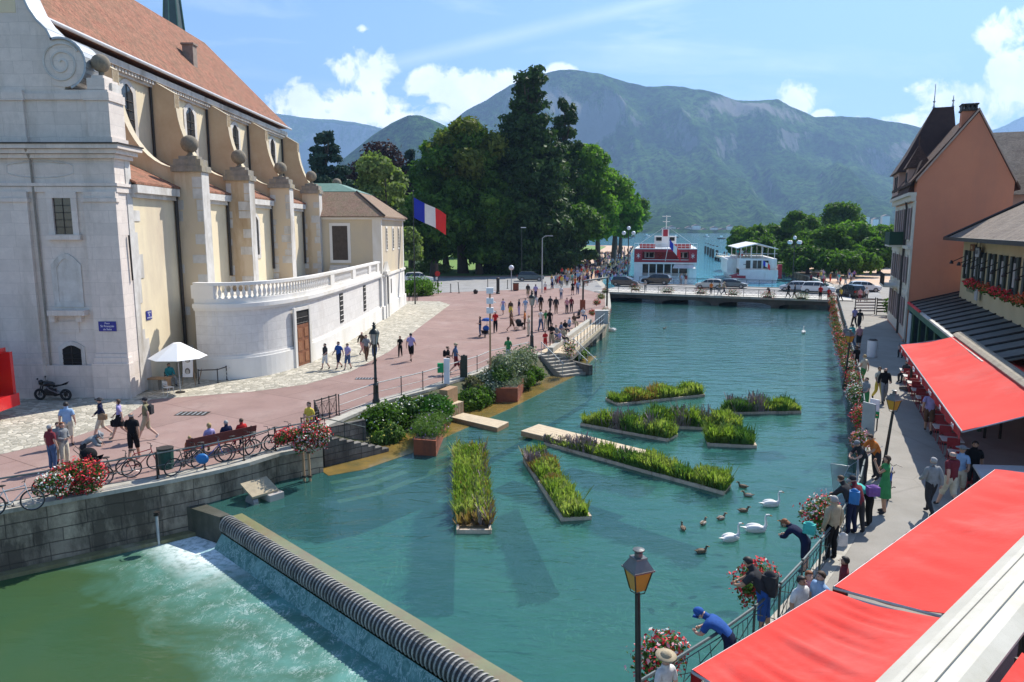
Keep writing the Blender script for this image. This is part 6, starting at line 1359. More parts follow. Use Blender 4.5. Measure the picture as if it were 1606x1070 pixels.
def round_lamp(label,u,v,H,group='black hexagonal lanterns of the left bank',base=True):
 p=P(u,v);x,y=p.x,p.y;T=thing('street_lamp',label,'street lamp',(x,y,0),0,group);zb=H-1.15
 mb=MB();mb.lathe([(.2,0),(.2,.15),(.15,.25),(.13,.9),(.15,.95),(.085,1.05),(.08,1.25),(.1,1.3),(.075,1.35),(.06,zb-.1),(.09,zb-.05),(.05,zb)],(x,y,0),12);mb.build('post',LAMPM,T,smooth=True)
 mb=MB();mb.lathe([(.13,zb),(.24,zb+.55)],(x,y,0),6);lg=mb.build('lantern_glass',CLG,T)
 m=MB()
 for k in range(6):a=math.pi/3*k;m.tube([(x+.135*math.cos(a),y+.135*math.sin(a),zb),(x+.245*math.cos(a),y+.245*math.sin(a),zb+.55)],.014,4)
 m.build('frame',LAMPM,lg)
 mb=MB();mb.lathe([(.29,zb+.55),(.27,zb+.6),(.2,zb+.72),(.1,zb+.8),(.08,zb+.92),(.13,zb+.96),(.05,zb+1.0),(.09,zb+1.08),(.02,zb+1.15)],(x,y,0),12);mb.build('lantern_roof',LAMPM,T,smooth=True);return T
round_lamp('tall black lantern standing at the left railing above the shrubs',590,632,V(590,505,P(590,632).y).z)
round_lamp('tall black lantern beside the top of the quay stairs',834,547,V(835,455,P(834,547).y).z)
for(u,v,vt,lab)in((984,452,357,'five globe lamp post on the promenade left of the ferry'),(1243,440,372,'globe lamp post among the right shore trees')):
 p=V(u,v,122 if u<1000 else 128);x,y=p.x,p.y;T=thing('globe_lamp',lab,'street lamp',(x,y,0));H=V(u,vt,y).z
 mb=MB();mb.lathe([(.25,0),(.2,.6),(.1,1),(.08,H-1.6),(.1,H-1.5),(.04,H-.3)],(x,y,0),8)
 for k in range(4):a=.6+math.pi/2*k;mb.tube([(x,y,H-1.8),(x+.8*math.cos(a),y+.8*math.sin(a),H-1.7),(x+1.1*math.cos(a),y+1.1*math.sin(a),H-1.2)],.05,5)
 mb.build('post',LAMPM,T)
 for k in range(5):
  a=.6+math.pi/2*k;g_=MB();g_.sph((x,y,H-.1)if k==4 else(x+1.1*math.cos(a),y+1.1*math.sin(a),H-.9),.32,10,8);g_.build('globe',M('milk_glass',(.7,.72,.74),(.62,.64,.66),.3,2,0),T,smooth=True)
p=P(769,592);T=thing('signal_post','slim post carrying three white floodlights beside the path','light post',p)
H=V(768,455,p.y).z;mb=MB();mb.tube([p,p+Vector((0,0,H))],[.06,.05],8);mb.build('post',TIMD,T)
for v in(456,472,487):z=V(768,v,p.y).z;mb=MB();mb.box((p.x,p.y,z),(.42,.3,.34));mb.tube([(p.x,p.y,z),(p.x+.35,p.y,z-.1)],.03,4);mb.build('floodlight',INK,T)
p=V(651,470,88);T=thing('flagpole','dark flagpole flying the French tricolour at the road edge','flagpole',(p.x,88,0));zt_=V(651,300,88).z
mb=MB();mb.tube([(p.x,88,0),(p.x,88,zt_)],[.09,.05],8);mb.sph((p.x,88,zt_),.12,8,6);mb.build('pole',LAMPM,T)
FL=dict(b=M('flag_blue',(.012,.03,.42),(.015,.035,.38),.7,1,0),w=M('flag_white',(.78,.77,.74),(.72,.71,.69),.7,1,0),r=M('flag_red',(.78,.035,.03),(.7,.03,.03),.7,1,0))
def flag(T,x,y,zt,w,h,droop,wave=.25,nm='flag',dirx=1,dy=.15):
 for i,k in enumerate('bwr'):
  mb=MB();n=8;m_=6;vs=[]
  for a in range(n+1):
   s_=(i+a/n)/3
   for b in range(m_+1):t_=b/m_;vs.append((x+dirx*s_*w,y+dy*s_*w+wave*math.sin(s_*9+t_*1.5)*s_,zt-t_*h-droop*s_-.12*math.sin(s_*7+t_)*s_))
  mb.add(vs,[(a*(m_+1)+b,(a+1)*(m_+1)+b,(a+1)*(m_+1)+b+1,a*(m_+1)+b+1)for a in range(n)for b in range(m_)])
  mb.build(('blue','white','red')[i]+'_stripe',FL[k],T,smooth=True)
flag(T,p.x+.1,88,V(655,310,88).z,3.7,2.35,1.9,.45)
for(u,v,h,lab)in((673,459,1.3,'thin bollard at the road edge left of the traffic signals'),(707,459,1.2,'thin bollard right of the traffic signals'),(720,460,1.5,'leaning thin bollard in the middle of the road edge'),(765,452,1.4,'thin post at the road edge before the litter bin'),(796,453,1.3,'thin bollard beside the red litter bin')):
 p=P(u,v);T=thing('bollard',lab,'bollard',p);mb=MB();mb.tube([p,p+Vector((-.12 if 'leaning' in lab else 0,0,h))],.06,6);mb.sph((p.x-(.12 if 'leaning' in lab else 0),p.y,h),.075,8,6);mb.build('shaft',LAMPM,T);m2=MB();m2 .box((p.x,p.y,.03),(.3,.3,.06));m2 .build('foot',DARKM,T)
p=P(687,460);T=thing('traffic_signal','dark signal post with red sign heads at the road edge','traffic light',p);mb=MB();mb.tube([p,p+Vector((0,0,4.2))],.08,8);mb.build('post',LAMPM,T)
mb=MB();mb.box((p.x-.1,p.y,3.6),(.35,.3,1.0));mb.box((p.x,p.y,1.2),(.3,.25,.6));mb.build('signal_head',DARKM,T);mb=MB();mb.cyl((p.x-.02,p.y-.2,2.75),(p.x-.02,p.y-.24,2.75),.38,n=16);mb.build('red_disc',M('sign_red',(.5,.03,.03)),T);mb=MB();mb.box((p.x-.15,p.y-.1,2.1),(.28,.05,.4));mb.build('white_plate',INK,T)
p=P(781,461);T=thing('advert_column','dark slender column at the road edge','column',p);mb=MB();mb.lathe([(.28,0),(.28,.2),(.22,.25),(.22,1.95),(.26,2.0),(.2,2.1)],p,10);mb.build('shaft',LAMPM,T);mb=MB();mb.lathe([(.24,0),(.27,.1),(.05,.2)],(p.x,p.y,2.1),10);mb.build('cap',DARKM,T)
p=P(809,456);T=thing('litter_bin','red brown litter bin at the road edge','litter bin',p);mb=MB();mb.b2(p.x-.42,p.y-.3,.08,p.x+.42,p.y+.3,1.05);mb.build('body',CORT,T);mb=MB();mb.b2(p.x-.46,p.y-.34,1.05,p.x+.46,p.y+.34,1.12);mb.b2(p.x-.3,p.y-.2,0,p.x+.3,p.y+.2,.08);mb.build('lid',DARKM,T)
p=P(746,461);T=thing('road_ball','small dark round bollard on the red paving near the road','bollard',p);mb=MB();mb.sph((p.x,p.y,.32),.34,10,8);mb.build('ball',DARKM,T,smooth=True);mb=MB();mb.lathe([(.3,0),(.2,.1)],p,10);mb.build('foot',DARKM,T)
p=P(802,456);T=thing('globe_lamp','short lamp post with a single white globe near the red litter bin','street lamp',p);H=V(802,420,p.y).z;mb=MB();mb.tube([p,p+Vector((0,0,H-.2))],.06,8);mb.build('post',LEAD,T);mb=MB();mb.sph((p.x,p.y,H),.38,10,8);mb.build('globe',M('milk_glass',(.7,.72,.74)),T,smooth=True)
p=P(850,459);T=thing('street_lamp','tall thin grey lamp post in front of the park trees','street lamp',p);H=V(846,385,p.y).z+1;mb=MB();mb.tube([p,p+Vector((0,0,H)),p+Vector((.4,0,H+.3)),p+Vector((1.1,0,H+.35))],[.09,.06,.05,.04],8);mb.build('post',LEAD,T);mb=MB();mb.box((p.x+1.2,p.y,H+.33),(.6,.25,.12));mb.build('lamp_head',LEAD,T)
p=P(818,440);T=thing('street_lamp','tall dark lamp post before the sequoia trunk','street lamp',p);H=V(817,357,p.y).z;mb=MB();mb.tube([p,p+Vector((0,0,H))],[.1,.06],8);mb.build('post',LAMPM,T);mb=MB();mb.box((p.x+.3,p.y,H),(.9,.3,.12));mb.build('lamp_head',INK,T)
p=P(648,472);T=thing('bicycle_stand','hoop bicycle stand on the red paving under the flagpole','bicycle stand',p);
for k in(-.5,.0,.5):mb=MB();mb.tube([p+Vector((k,-.4,0)),p+Vector((k,-.4,.8)),p+Vector((k,-.2,.95)),p+Vector((k,.2,.95)),p+Vector((k,.4,.8)),p+Vector((k,.4,0))],.035,6);mb.build('hoop',DARKM,T)
a=P(914,489);b=V(945,445,a.y+10);T=thing('iron_gateway','black iron portal frame at the left end of the bridge approach','gateway',a);H=V(914,441,a.y).z
b=Vector((a.x+3.4,a.y+6,0));mb=MB();mb.tube([a,a+Vector((0,0,H)),b+Vector((0,0,H)),b],.11,6);mb.build('frame',LAMPM,T);mb=MB();mb.b2(a.x-.3,a.y-.2,0,a.x+.25,a.y+.25,1.3);mb.build('base_box',CORT,T)
p=P(700,602);T=thing('waste_bag_post','white post with a green bag dispenser at the left railing','dispenser',p);mb=MB();mb.b2(p.x-.13,p.y-.06,0,p.x+.2,p.y+.06,1.5);mb.build('post',INK,T);mb=MB();mb.box((p.x-.32,p.y-.05,.95),(.34,.22,.55));mb.build('bag_box',M('sign_green',(.01,.32,.10),(.01,.28,.09),.5,2,0),T)
p=P(728,592);T=thing('dark_post_panel','dark perforated post at the left railing beside the bag dispenser','post',p);mb=MB();mb.b2(p.x-.2,p.y-.08,0,p.x+.2,p.y+.08,1.35);mb.build('panel',GS,T);mb=MB();mb.tube([p,p+Vector((0,0,1.4))],.07,6);mb.build('post',DARKM,T)
p=P(262,745);T=thing('litter_bin','dark green litter bin among the bicycles on the left quay','litter bin',p);mb=MB();mb.lathe([(.24,.25),(.26,.3),(.28,1.0),(.26,1.02)],p,14);mb.build('body',M('bin_green',(.01,.05,.04),(.02,.07,.055),.5,4),T);mb=MB();mb.tube([p+Vector((-.3,0,0)),p+Vector((-.3,0,1.05))],.03,5);mb.lathe([(.29,1.0),(.29,1.04)],p,14);mb.build('bracket',DARKM,T)
for u,v,lab,s_ in((302,649,'iron drain grating in the red asphalt above the bench',.75),(572,594,'small iron drain cover near the lamp post',.55)):
 p=P(u,v);T=thing('drain_cover',lab,'drain cover',(p.x,p.y,0));mb=MB();mb.b2(p.x-s_,p.y-s_*.5,.004,p.x+s_,p.y+s_*.5,.014);mb.build('frame',DARKM,T);mb=MB()
 for k in range(6):mb.b2(p.x-s_*.9+k*s_*.32,p.y-s_*.4,.014,p.x-s_*.8+k*s_*.32,p.y+s_*.4,.022)
 mb.build('bars',LEAD,T)
def bench(label,p,rz,Lb=2.1,mat=None):
 T=thing('park_bench',label,'bench',p,rz);mat=mat or M('red_brown_bench',(.16,.04,.03),(.12,.03,.025),.5,4)
 mb=MB()
 for k in range(4):mb.box((0,-.18+k*.12,.44),(Lb,.1,.035))
 mb.build('seat',mat,T,w=False);mb=MB()
 for k in range(4):mb.box((0,.27+k*.03,.55+k*.11),(Lb,.03,.1))
 mb.build('backrest',mat,T,w=False)
 for s_ in(-1,1):m_=MB();m_.tube([(s_*Lb*.42,-.22,0),(s_*Lb*.42,-.18,.43),(s_*Lb*.42,.24,.43),(s_*Lb*.42,.36,.95)],.03,5);m_.tube([(s_*Lb*.42,.2,.43),(s_*Lb*.42,.32,0)],.03,5);m_.build('leg',DARKM,T,w=False)
 return T
pb=(P(298,728)+P(392,706))/2;brz=math.atan2((P(392,706)-P(298,728)).y,(P(392,706)-P(298,728)).x)
BN=bench('red brown slatted bench with four people sitting, seen from behind',(pb.x-.25,pb.y+.5,0),brz+math.pi,2.9)
p=P(283,616);T=thing('parasol','white square market parasol of the portrait artist by the church','parasol',p);H=V(279,537,p.y).z;Z=V(240,560,p.y).z
mb=MB();mb.tube([p,p+Vector((0,0,H-.05))],.028,8);mb.build('pole',LEAD,T)
c=p+Vector((0,0,H));n=8;rr=1.5;rim=[c+Vector((rr*math.cos(2*math.pi*k/n+.4),rr*math.sin(2*math.pi*k/n+.4),Z-H))for k in range(n)];mb=MB();vs=[c+Vector((.22*math.cos(2*math.pi*k/n+.4),.22*math.sin(2*math.pi*k/n+.4),-.03))for k in range(n)]
mb.add([c]+vs+rim,[(0,1+k,1+(k+1)%n)for k in range(n)]+[(1+k,1+n+k,1+n+(k+1)%n,1+(k+1)%n)for k in range(n)]);mb.build('canopy',M('white_canvas',(.80,.79,.76),(.76,.75,.73),.85,1,.05),T)
mb=MB();
for q in rim:mb.tube([c-Vector((0,0,.08)),q-Vector((0,0,.03))],.01,3)
mb.build('ribs',LEAD,T);mb=MB();mb.lathe([(.25,0),(.25,.06),(.05,.1)],p,12);mb.build('base',DARKM,T)
p=P(298,604);T=thing('easel','artist easel with two black and white portrait drawings beside the parasol','easel',p);mb=MB()
for k in(-.3,.3):mb.tube([p+Vector((k*1.3,-.15,0)),p+Vector((k*.5,.15,1.9))],.02,4)
mb.tube([p+Vector((0,.7,0)),p+Vector((0,.15,1.8))],.02,4);mb.build('stand',TIMD,T)
for z,h_ in((1.45,.7),(.8,.62)):
 mb=MB();mb.box((p.x-.03,p.y-.08+.12*(z-1),z),(.58,.03,h_),rx=R(-8));d_=mb.build('drawing',INK,T);mb=MB();mb.sph((p.x-.03,p.y-.105+.12*(z-1),z+.03),(.15,.012,.2),12,8);mb.sph((p.x-.03,p.y-.108+.12*(z-1),z-.2),(.2,.01,.08),10,6);mb.build('sketched_head',M('charcoal',(.12,.115,.11),(.2,.19,.18)),d_)
 mb=MB();mb.sph((p.x-.03,p.y-.118+.12*(z-1),z),(.095,.012,.14),12,8);mb.build('sketched_face',M('sketch_face',(.5,.49,.47)),d_)
p=P(308,598);T=thing('easel','bare wooden easel leaning at the foot of the terrace','easel',p+Vector((.4,.4,0)));mb=MB();q=p+Vector((.4,.4,0));mb.tube([q+Vector((-.4,0,0)),q+Vector((0,.2,1.7))],.025,4);mb.tube([q+Vector((.45,0,0)),q+Vector((0,.2,1.7))],.025,4);mb.build('legs',TIMD,T);mb=MB();mb.tube([q+Vector((-.25,.08,.6)),q+Vector((.28,.08,.6))],.02,4);mb.build('tray',TIMD,T)
p=P(243,611);T=thing('artist_bench','low wooden bench table piled by the ochre church wall','bench',p);mb=MB();mb.b2(p.x-.9,p.y-.3,.62,p.x+.9,p.y+.3,.68);mb.build('top',TIMD,T)
mb=MB();mb.b2(p.x-.5,p.y-.2,0,p.x+.3,p.y+.2,.6);mb.build('box_base',KERB,T)
for k in(-.8,.8):mb=MB();mb.b2(p.x+k-.03,p.y-.25,0,p.x+k+.03,p.y+.25,.62);mb.build('leg',TIMD,T)
CHW=M('folding_chair_white',(.70,.68,.62),(.62,.6,.55),.6,3)
def fold_chair(name,label,p,rz,mat,group=None,h=.85,cat='chair'):
 T=thing(name,label,cat,p,rz,group);mb=MB();mb.box((0,0,.45),(.42,.4,.03));mb.build('seat',mat,T,w=False);mb=MB();mb.box((0,.2,.74),(.42,.025,.14));mb.box((0,.19,.6),(.42,.02,.06));mb.build('backrest',mat,T,w=False)
 for sx in(-.19,.19):
  for sy in(-.17,.19):m_=MB();m_.tube([(sx,sy*1.1,0),(sx,sy,.45 if sy<0 else.8)],.014,4);m_.build('leg',mat,T,w=False)
 return T
fold_chair('folding_chair','white folding chair standing left of the parasol pole',P(265,620),2.6,CHW)
for i,(u,v)in enumerate(((354,597),(364,595))):
 p=P(u,v);T=thing('folding_stand',['left white crossed folding stand on the cobbles','right white crossed folding stand on the cobbles'][i],'stand',p)
 mb=MB();mb.tube([p+Vector((-.25,0,0)),p+Vector((.2,.05,.75))],.018,4);mb.tube([p+Vector((.25,0,0)),p+Vector((-.2,.05,.75))],.018,4);mb.build('crossed_legs',CHW,T);mb=MB();mb.tube([p+Vector((-.2,.05,.75)),p+Vector((-.2,.35,.75))],.018,4);mb.tube([p+Vector((.2,.05,.75)),p+Vector((.2,.35,.75))],.018,4);mb.build('top_bars',CHW,T)
railing('cobble_handrail','short dark handrail on the cobbles before the curved terrace wall',[tuple(P(312,602)[:2]),tuple(P(342,601)[:2]),tuple(P(356,596)[:2])],h=.8,step=1.4,mat=DARKM,style='none')
for(u,v,w_,h_,lab,mt)in((1358,700,.55,1.5,'tall grey notice board by the right railing seen from behind',LEAD),(1369,664,.45,.85,'white board with a green band on the right railing',INK)):
 p=P(u,v+10,.0);p=Vector((p.x,p.y,0));T=thing('notice_board',lab,'notice board',p);mb=MB();a=math.atan2(SD.y,SD.x)+.9;mb.box((p.x,p.y,.55+h_/2),(w_,.05,h_),rz=a);mb.build('panel',mt,T)
 mb=MB();
 for k in(-.4,.4):mb.tube([(p.x+k*w_*math.cos(a),p.y+k*w_*math.sin(a),0),(p.x+k*w_*math.cos(a),p.y+k*w_*math.sin(a),.6)],.03,5)
 mb.build('posts',DARKM,T)
 if mt is INK:mb=MB();mb.box((p.x,p.y-.0,.72),(w_*1.01,.07,.3),rz=a);mb.build('green_band',M('sign_green',(.01,.32,.10)),T)
p=P(1318,770,-.1);T=thing('landing_net','pale triangular mesh sail hanging over the water from the right railing','net',P(1316,760,-1.2));nm_a=V(1303,727,P(1330,760,-.6).y);nm_b=V(1332,731,nm_a.y);nm_c=V(1307,776,nm_a.y)
mt_,t,b=nt('fine_white_mesh');tp_=t.nodes.new('ShaderNodeBsdfTransparent');mx=t.nodes.new('ShaderNodeMixShader');mx.inputs[0].default_value=.45;b.inputs['Base Color'].default_value=(.6,.58,.52,1);L(t,tp_.outputs[0],mx.inputs[1]);L(t,b.outputs[0],mx.inputs[2]);L(t,mx.outputs[0],t.nodes['Material Output'].inputs[0])
mb=MB();mb.add([nm_a,nm_b,nm_c],[(0,1,2)]);mb.build('mesh_sail',mt_,T);mb=MB();mb.tube([nm_a,nm_b,nm_c,nm_a],.012,4);mb.tube([nm_b,Vector((nm_b.x+1.2,nm_b.y,.9))],.01,4);mb.build('cord',LEAD,T)
p=P(1545,735);T=thing('menu_board','slanted menu counter with grey lid between the awnings','menu board',p);q=Vector((15.2,23.2-.9,0));mb=MB();mb.box((q.x+.9,q.y,1.25),(2.6,.7,.07),rz=-.1,rx=R(25));mb.build('lid',LEAD,T);mb=MB();mb.box((q.x+.9,q.y,.8),(2.3,.3,.6),rz=-.1);mb.build('panel',M('maroon_panel',(.16,.03,.03),(.12,.025,.025),.6),T);mb=MB();mb.box((q.x+.9,q.y-.17,.85),(1.8,.02,.35),rz=-.1);mb.build('menu_sheet',M('menu_paper',(.32,.28,.25),(.2,.12,.1),.8,6,0),T)
BW_=M('boat_white',(.78,.77,.74),(.70,.69,.67),.45,1.2,.05,stain=(.6,.58,.54));BR=M('boat_red',(.32,.015,.03),(.27,.012,.025),.4,1.5,.05);BG=M('boat_grey',(.3,.3,.3),(.22,.22,.22),.6,2)
fz=134;fx0,fx1=V(995,420,fz).x,V(1091,420,fz).x;fx=(fx0+fx1)/2;Wd=fx1-fx0
fe=thing('ferry','large red and white two deck ferry moored behind the bridge, stern to the viewer','ferry',(fx,fz,-1.2))
def X_(k):return fx0+Wd*k
mb=MB();mb.add([(X_(0),fz,-.4),(X_(1),fz,-.4),(X_(1),fz+30,-.2),(X_(.5),fz+40,.4),(X_(0),fz+30,-.2),(X_(.08),fz,-1.5),(X_(.92),fz,-1.5),(X_(.9),fz+29,-1.5),(X_(.5),fz+36,-1.5),(X_(.1),fz+29,-1.5)],[(0,1,2,3,4),(9,8,7,6,5)]+[(i,(i+1)%5,(i+1)%5+5,i+5)for i in range(5)]);mb.build('hull',BW_,fe)
mb=MB();mb.b2(X_(0),fz,-.4,X_(.13),fz+30,3.0);mb.b2(X_(.87),fz,-.4,X_(1),fz+30,3.0);mb.b2(X_(.13),fz+3,-.4,X_(.87),fz+30,2.9);mb.build('lower_deck_house',BW_,fe)
mb=MB();mb.b2(X_(.13),fz+2.9,.9,X_(.87),fz+3.02,2.5);mb.build('saloon_windows',GLASS('dark_saloon_glass',(.02,.03,.03)),fe)
mb=MB()
for k in(.13,.24,.36,.48,.6,.72,.86):mb.b2(X_(k)-.09,fz+.1,-.3,X_(k)+.09,fz+.25,2.75)
mb.b2(X_(.13),fz+.05,-.3,X_(.87),fz+.2,.45);mb.build('stern_posts',BW_,fe)
mb=MB();mb.b2(X_(-.0),fz-.25,2.72,X_(1),fz+30,2.98);mb.add([(X_(.62),fz-1.6,2.0),(X_(.98),fz-1.6,2.0),(X_(.95),fz+.1,2.7),(X_(.65),fz+.1,2.7)],[(0,1,2,3)]);mb.build('middle_deck',BW_,fe)
mb=MB();mb.b2(X_(0),fz-.2,3.0,X_(.13),fz+30,5.4);mb.b2(X_(.87),fz-.2,3.0,X_(1),fz+30,5.4);mb.b2(X_(.13),fz+2.2,3.0,X_(.87),fz+30,5.4);mb.b2(X_(.13),fz-.1,4.85,X_(.87),fz+2.3,5.35);mb.b2(X_(.13),fz-.15,3.0,X_(.87),fz-.05,3.45);mb.build('upper_deck_house',BR,fe)
mb=MB();mb.b2(X_(.16),fz+2.1,3.7,X_(.32),fz+2.25,4.8);mb.b2(X_(.70),fz+2.1,3.7,X_(.86),fz+2.25,4.8);up_w=mb.build('upper_window_frames',BW_,fe)
mb=MB();mb.b2(X_(.19),fz+2.02,3.8,X_(.225),fz+2.12,4.7);mb.b2(X_(.24),fz+2.02,3.8,X_(.31),fz+2.12,4.7);mb.b2(X_(.71),fz+2.02,3.8,X_(.77),fz+2.12,4.7);mb.b2(X_(.80),fz+2.02,3.8,X_(.85),fz+2.12,4.7);mb.build('panes',VOID,up_w)
mb=MB();mb.b2(X_(.0),fz-.3,5.35,X_(1),fz+30,5.5);mb.b2(X_(.13),fz-.25,3.42,X_(.87),fz-.12,3.5);mb.build('top_deck',BW_,fe)
mb=MB();mb.tube([(X_(0),fz-.2,6.4),(X_(1),fz-.2,6.4)],.05,4);mb.tube([(X_(0),fz-.2,5.9),(X_(1),fz-.2,5.9)],.03,4)
for k in range(17):mb.tube([(X_(k/16),fz-.2,5.5),(X_(k/16),fz-.2,6.4)],.035,4)
mb.build('top_railing',BW_,fe)
mb=MB();mb.b2(X_(.08),fz+.6,5.5,X_(.33),fz+.8,6.25);mb.b2(X_(.62),fz+.6,5.5,X_(.9),fz+.8,6.25);mb.build('red_top_benches',M('boat_bright_red',(.5,.05,.04),(.42,.04,.035),.5),fe)
mb=MB();mb.b2(X_(.30),fz+12,5.5,X_(.68),fz+17,7.6);mb.b2(X_(.43),fz+8,5.5,X_(.55),fz+11,9.0);mb.build('wheelhouse',BW_,fe);mb=MB();mb.b2(X_(.33),fz+11.9,6.7,X_(.65),fz+12.0,7.4);mb.build('wheelhouse_glass',VOID,fe)
mb=MB();mb.tube([(X_(.5),fz+9,9),(X_(.5),fz+9,11.6)],.1,5);mb.tube([(X_(.43),fz+9,11.4),(X_(.57),fz+9,11.4)],.07,4);mb.tube([(X_(.44),fz+9,10.4),(X_(.56),fz+9,10.4)],.06,4);mb.tube([(X_(.5),fz+9,9.6),(X_(.1),fz+2,6.5)],.025,3);mb.tube([(X_(.5),fz+9,9.6),(X_(.9),fz+2,6.5)],.025,3);mb.build('mast',BW_,fe)
mb=MB();mb.b2(X_(.45),fz+7.9,7.6,X_(.53),fz+8,8.9);mb.build('mast_red_panel',BR,fe)
for k in(.065,.935):
 mb=MB();c=(X_(k),fz-.24,4.15);
 for a in range(6):mb.cyl(c,(c[0]+.38*math.cos(a*1.047+.5),c[1],c[2]+.5*math.sin(a*1.047+.5)),.07,.03,4)
 mb.build('white_emblem',BW_,fe)
mb=MB();mb.tube([(X_(.41),fz+2.0,4.2+.0)]+[(X_(.41)+.42*math.cos(a),fz+2.0,4.2+.42*math.sin(a))for a in np.linspace(0,6.28,14)],.09,5);mb.build('lifebuoy',M('boat_bright_red',(.5,.05,.04)),fe)
mb=MB();mb.tube([(X_(.5),fz-.5,3.2),(X_(.56),fz-1.2,7.8)],.05,4);mb.build('flagstaff',BW_,fe)
flag(fe,X_(.56),fz-1.3,7.2,2.0,1.4,2.4,.25,dy=-.2)
fe.rotation_euler=(0,0,-math.atan2(fx,fz))
wz=141;wx0,wx1=V(1141,420,wz).x,V(1216,420,wz).x;Ww=wx1-wx0
we=thing('excursion_boat','white excursion boat with open upper deck and canopy near the right shore','boat',((wx0+wx1)/2,wz,-1.2))
def Y_(k):return wx0+Ww*k
mb=MB();mb.add([(Y_(.18),wz,.2),(Y_(.98),wz,.2),(Y_(1),wz+22,.4),(Y_(.6),wz+30,.9),(Y_(.0),wz+22,.4),(Y_(.22),wz,-1.5),(Y_(.94),wz,-1.5),(Y_(.92),wz+21,-1.5),(Y_(.6),wz+27,-1.5),(Y_(.1),wz+21,-1.5)],[(0,1,2,3,4),(9,8,7,6,5)]+[(i,(i+1)%5,(i+1)%5+5,i+5)for i in range(5)]);mb.b2(Y_(.2),wz-.05,.2,Y_(.97),wz+.3,1.3);mb.build('hull',BW_,we)
mb=MB();mb.b2(Y_(.2),wz+.6,1.3,Y_(.95),wz+22,3.35);mb.b2(Y_(.0),wz+6,.3,Y_(.2),wz+22,3.0);mb.build('cabin',BW_,we)
mb=MB()
for k0_,k1_ in((.33,.42),(.47,.55),(.565,.64),(.68,.78)):mb.b2(Y_(k0_),wz+.5,1.5,Y_(k1_),wz+.62,3.0)
mb.build('cabin_windows',GLASS('dark_saloon_glass'),we)
mb=MB()
for k in(.22,.44,.66,.9):
 for y in(wz+1,wz+10,wz+20):mb.tube([(Y_(k),y,3.3),(Y_(k),y,5.6)],.07,5)
mb.tube([(Y_(.2),wz+.7,4.3),(Y_(.95),wz+.7,4.3)],.04,4);mb.build('canopy_posts',BW_,we)
mb=MB();mb.ext([(Y_(.14),wz+.5,5.4),(Y_(.55),wz+.5,6.3),(Y_(.96),wz+.5,5.3),(Y_(.96),wz+.5,5.15),(Y_(.55),wz+.5,6.12),(Y_(.14),wz+.5,5.25)],(0,0,0),(0,21,0));mb.build('canopy',BW_,we)
mb=MB();mb.add([(Y_(.0),wz+2,.0),(Y_(.22),wz-.2,-.4),(Y_(.35),wz-.3,-.4),(Y_(.2),wz+2,.5)],[(0,1,2,3)]);mb.b2(Y_(.02),wz-2.6,-.2,Y_(.3),wz-2,.25);mb.b2(Y_(1.0),wz+2,-.5,Y_(1.08),wz+3,2.2);mb.build('red_gangway',BR,we)
mb=MB();mb.lathe([(.3,0),(.3,.1)],(Y_(.3),wz-.2,2.2),8);mb.build('fender',DARKM,we)
flag(we,Y_(.66),wz-.6,3.1,1.3,.9,.9,.2)
we.rotation_euler=(0,0,-.2);we.location.x+=.6
for i,(u,v,sz_,lab)in enumerate([(992,372,7,'tiny speedboat on the lake left of the ferry mast'),(1014,371,8,'tiny dark motorboat with white wake left of the ferry flag'),(1060,373,7,'tiny dark boat on the lake right of the ferry'),(1108,372,6,'tiny white boat near the mooring posts'),(1131,375,9,'small white sail dinghy far out beyond the pier')]):
 p=P(u,v,-1.2);T=thing('lake_boat',lab,'boat',p,0,'small boats far out on the lake');s_=sz_
 mb=MB();mb.add([p+Vector((-s_*.5,0,1)),p+Vector((s_*.5,-1,1)),p+Vector((s_*.7,0,1.3)),p+Vector((s_*.5,1,1)),p+Vector((-s_*.4,0,-.2)),p+Vector((s_*.4,0,-.2))],[(0,1,2,3),(0,4,5,1),(0,3,5,4),(1,5,2),(2,5,3)]);mb.build('hull',BW_ if i%2 else DARKM,T)
 mb=MB();mb.b2(p.x-1,p.y-.8,1,p.x+1.6,p.y+.8,2.4);mb.build('cabin',BW_,T)
for i,(u,v)in enumerate([(1106,398),(1110,400),(1114,403),(1118,405),(1124,407)]):
 p=P(u,v,-1.2);T=thing('mooring_post',['outermost dark mooring post in the lake off the pier','second dark mooring post off the pier','middle dark mooring post off the pier','fourth dark mooring post off the pier','innermost dark mooring post at the pier head'][i],'post',p,0,'mooring posts off the pier')
 mb=MB();mb.tube([p+Vector((0,0,-1)),p+Vector((0,0,3.2))],.45,6);mb.build('pile',BARK,T);mb=MB();mb.lathe([(.5,0),(.3,.3)],(p.x,p.y,3.1),6);mb.build('pile_cap',DARKM,T)
a,b=P(1122,408,-1.2),P(1162,420,-1.2);T=thing('pier','low landing pier crowded with passengers left of the shore trees','pier',a);d=(b-a).normalized();n=Vector((-d.y,d.x,0));mb=MB();mb.prism([a[:2],b[:2],(b+n*5)[:2],(a+n*5)[:2]],-.2,.3);mb.build('deck',TIM,T);mb=MB()
for k in range(8):q=a.lerp(b,k/7);mb.b2(q.x-.3,q.y-.3,-2,q.x+.3,q.y+.3,-.2)
mb.build('piles',DARKM,T);mb=MB();mb.tube([a+Vector((0,0,2.4)),b+Vector((0,0,2.4))],.08,4)
for k in range(12):q=a.lerp(b,k/11);mb.tube([q+Vector((0,0,1.5)),q+Vector((0,0,2.4))],.06,4)
mb.build('pier_railing',BW_,T)
TYRE=M('tyre_rubber',(.02,.02,.02),(.03,.03,.03),.8,9,.1);RIM=M('alloy_rim',(.35,.35,.36),(.28,.28,.29),.35,6,0,metal=.6)
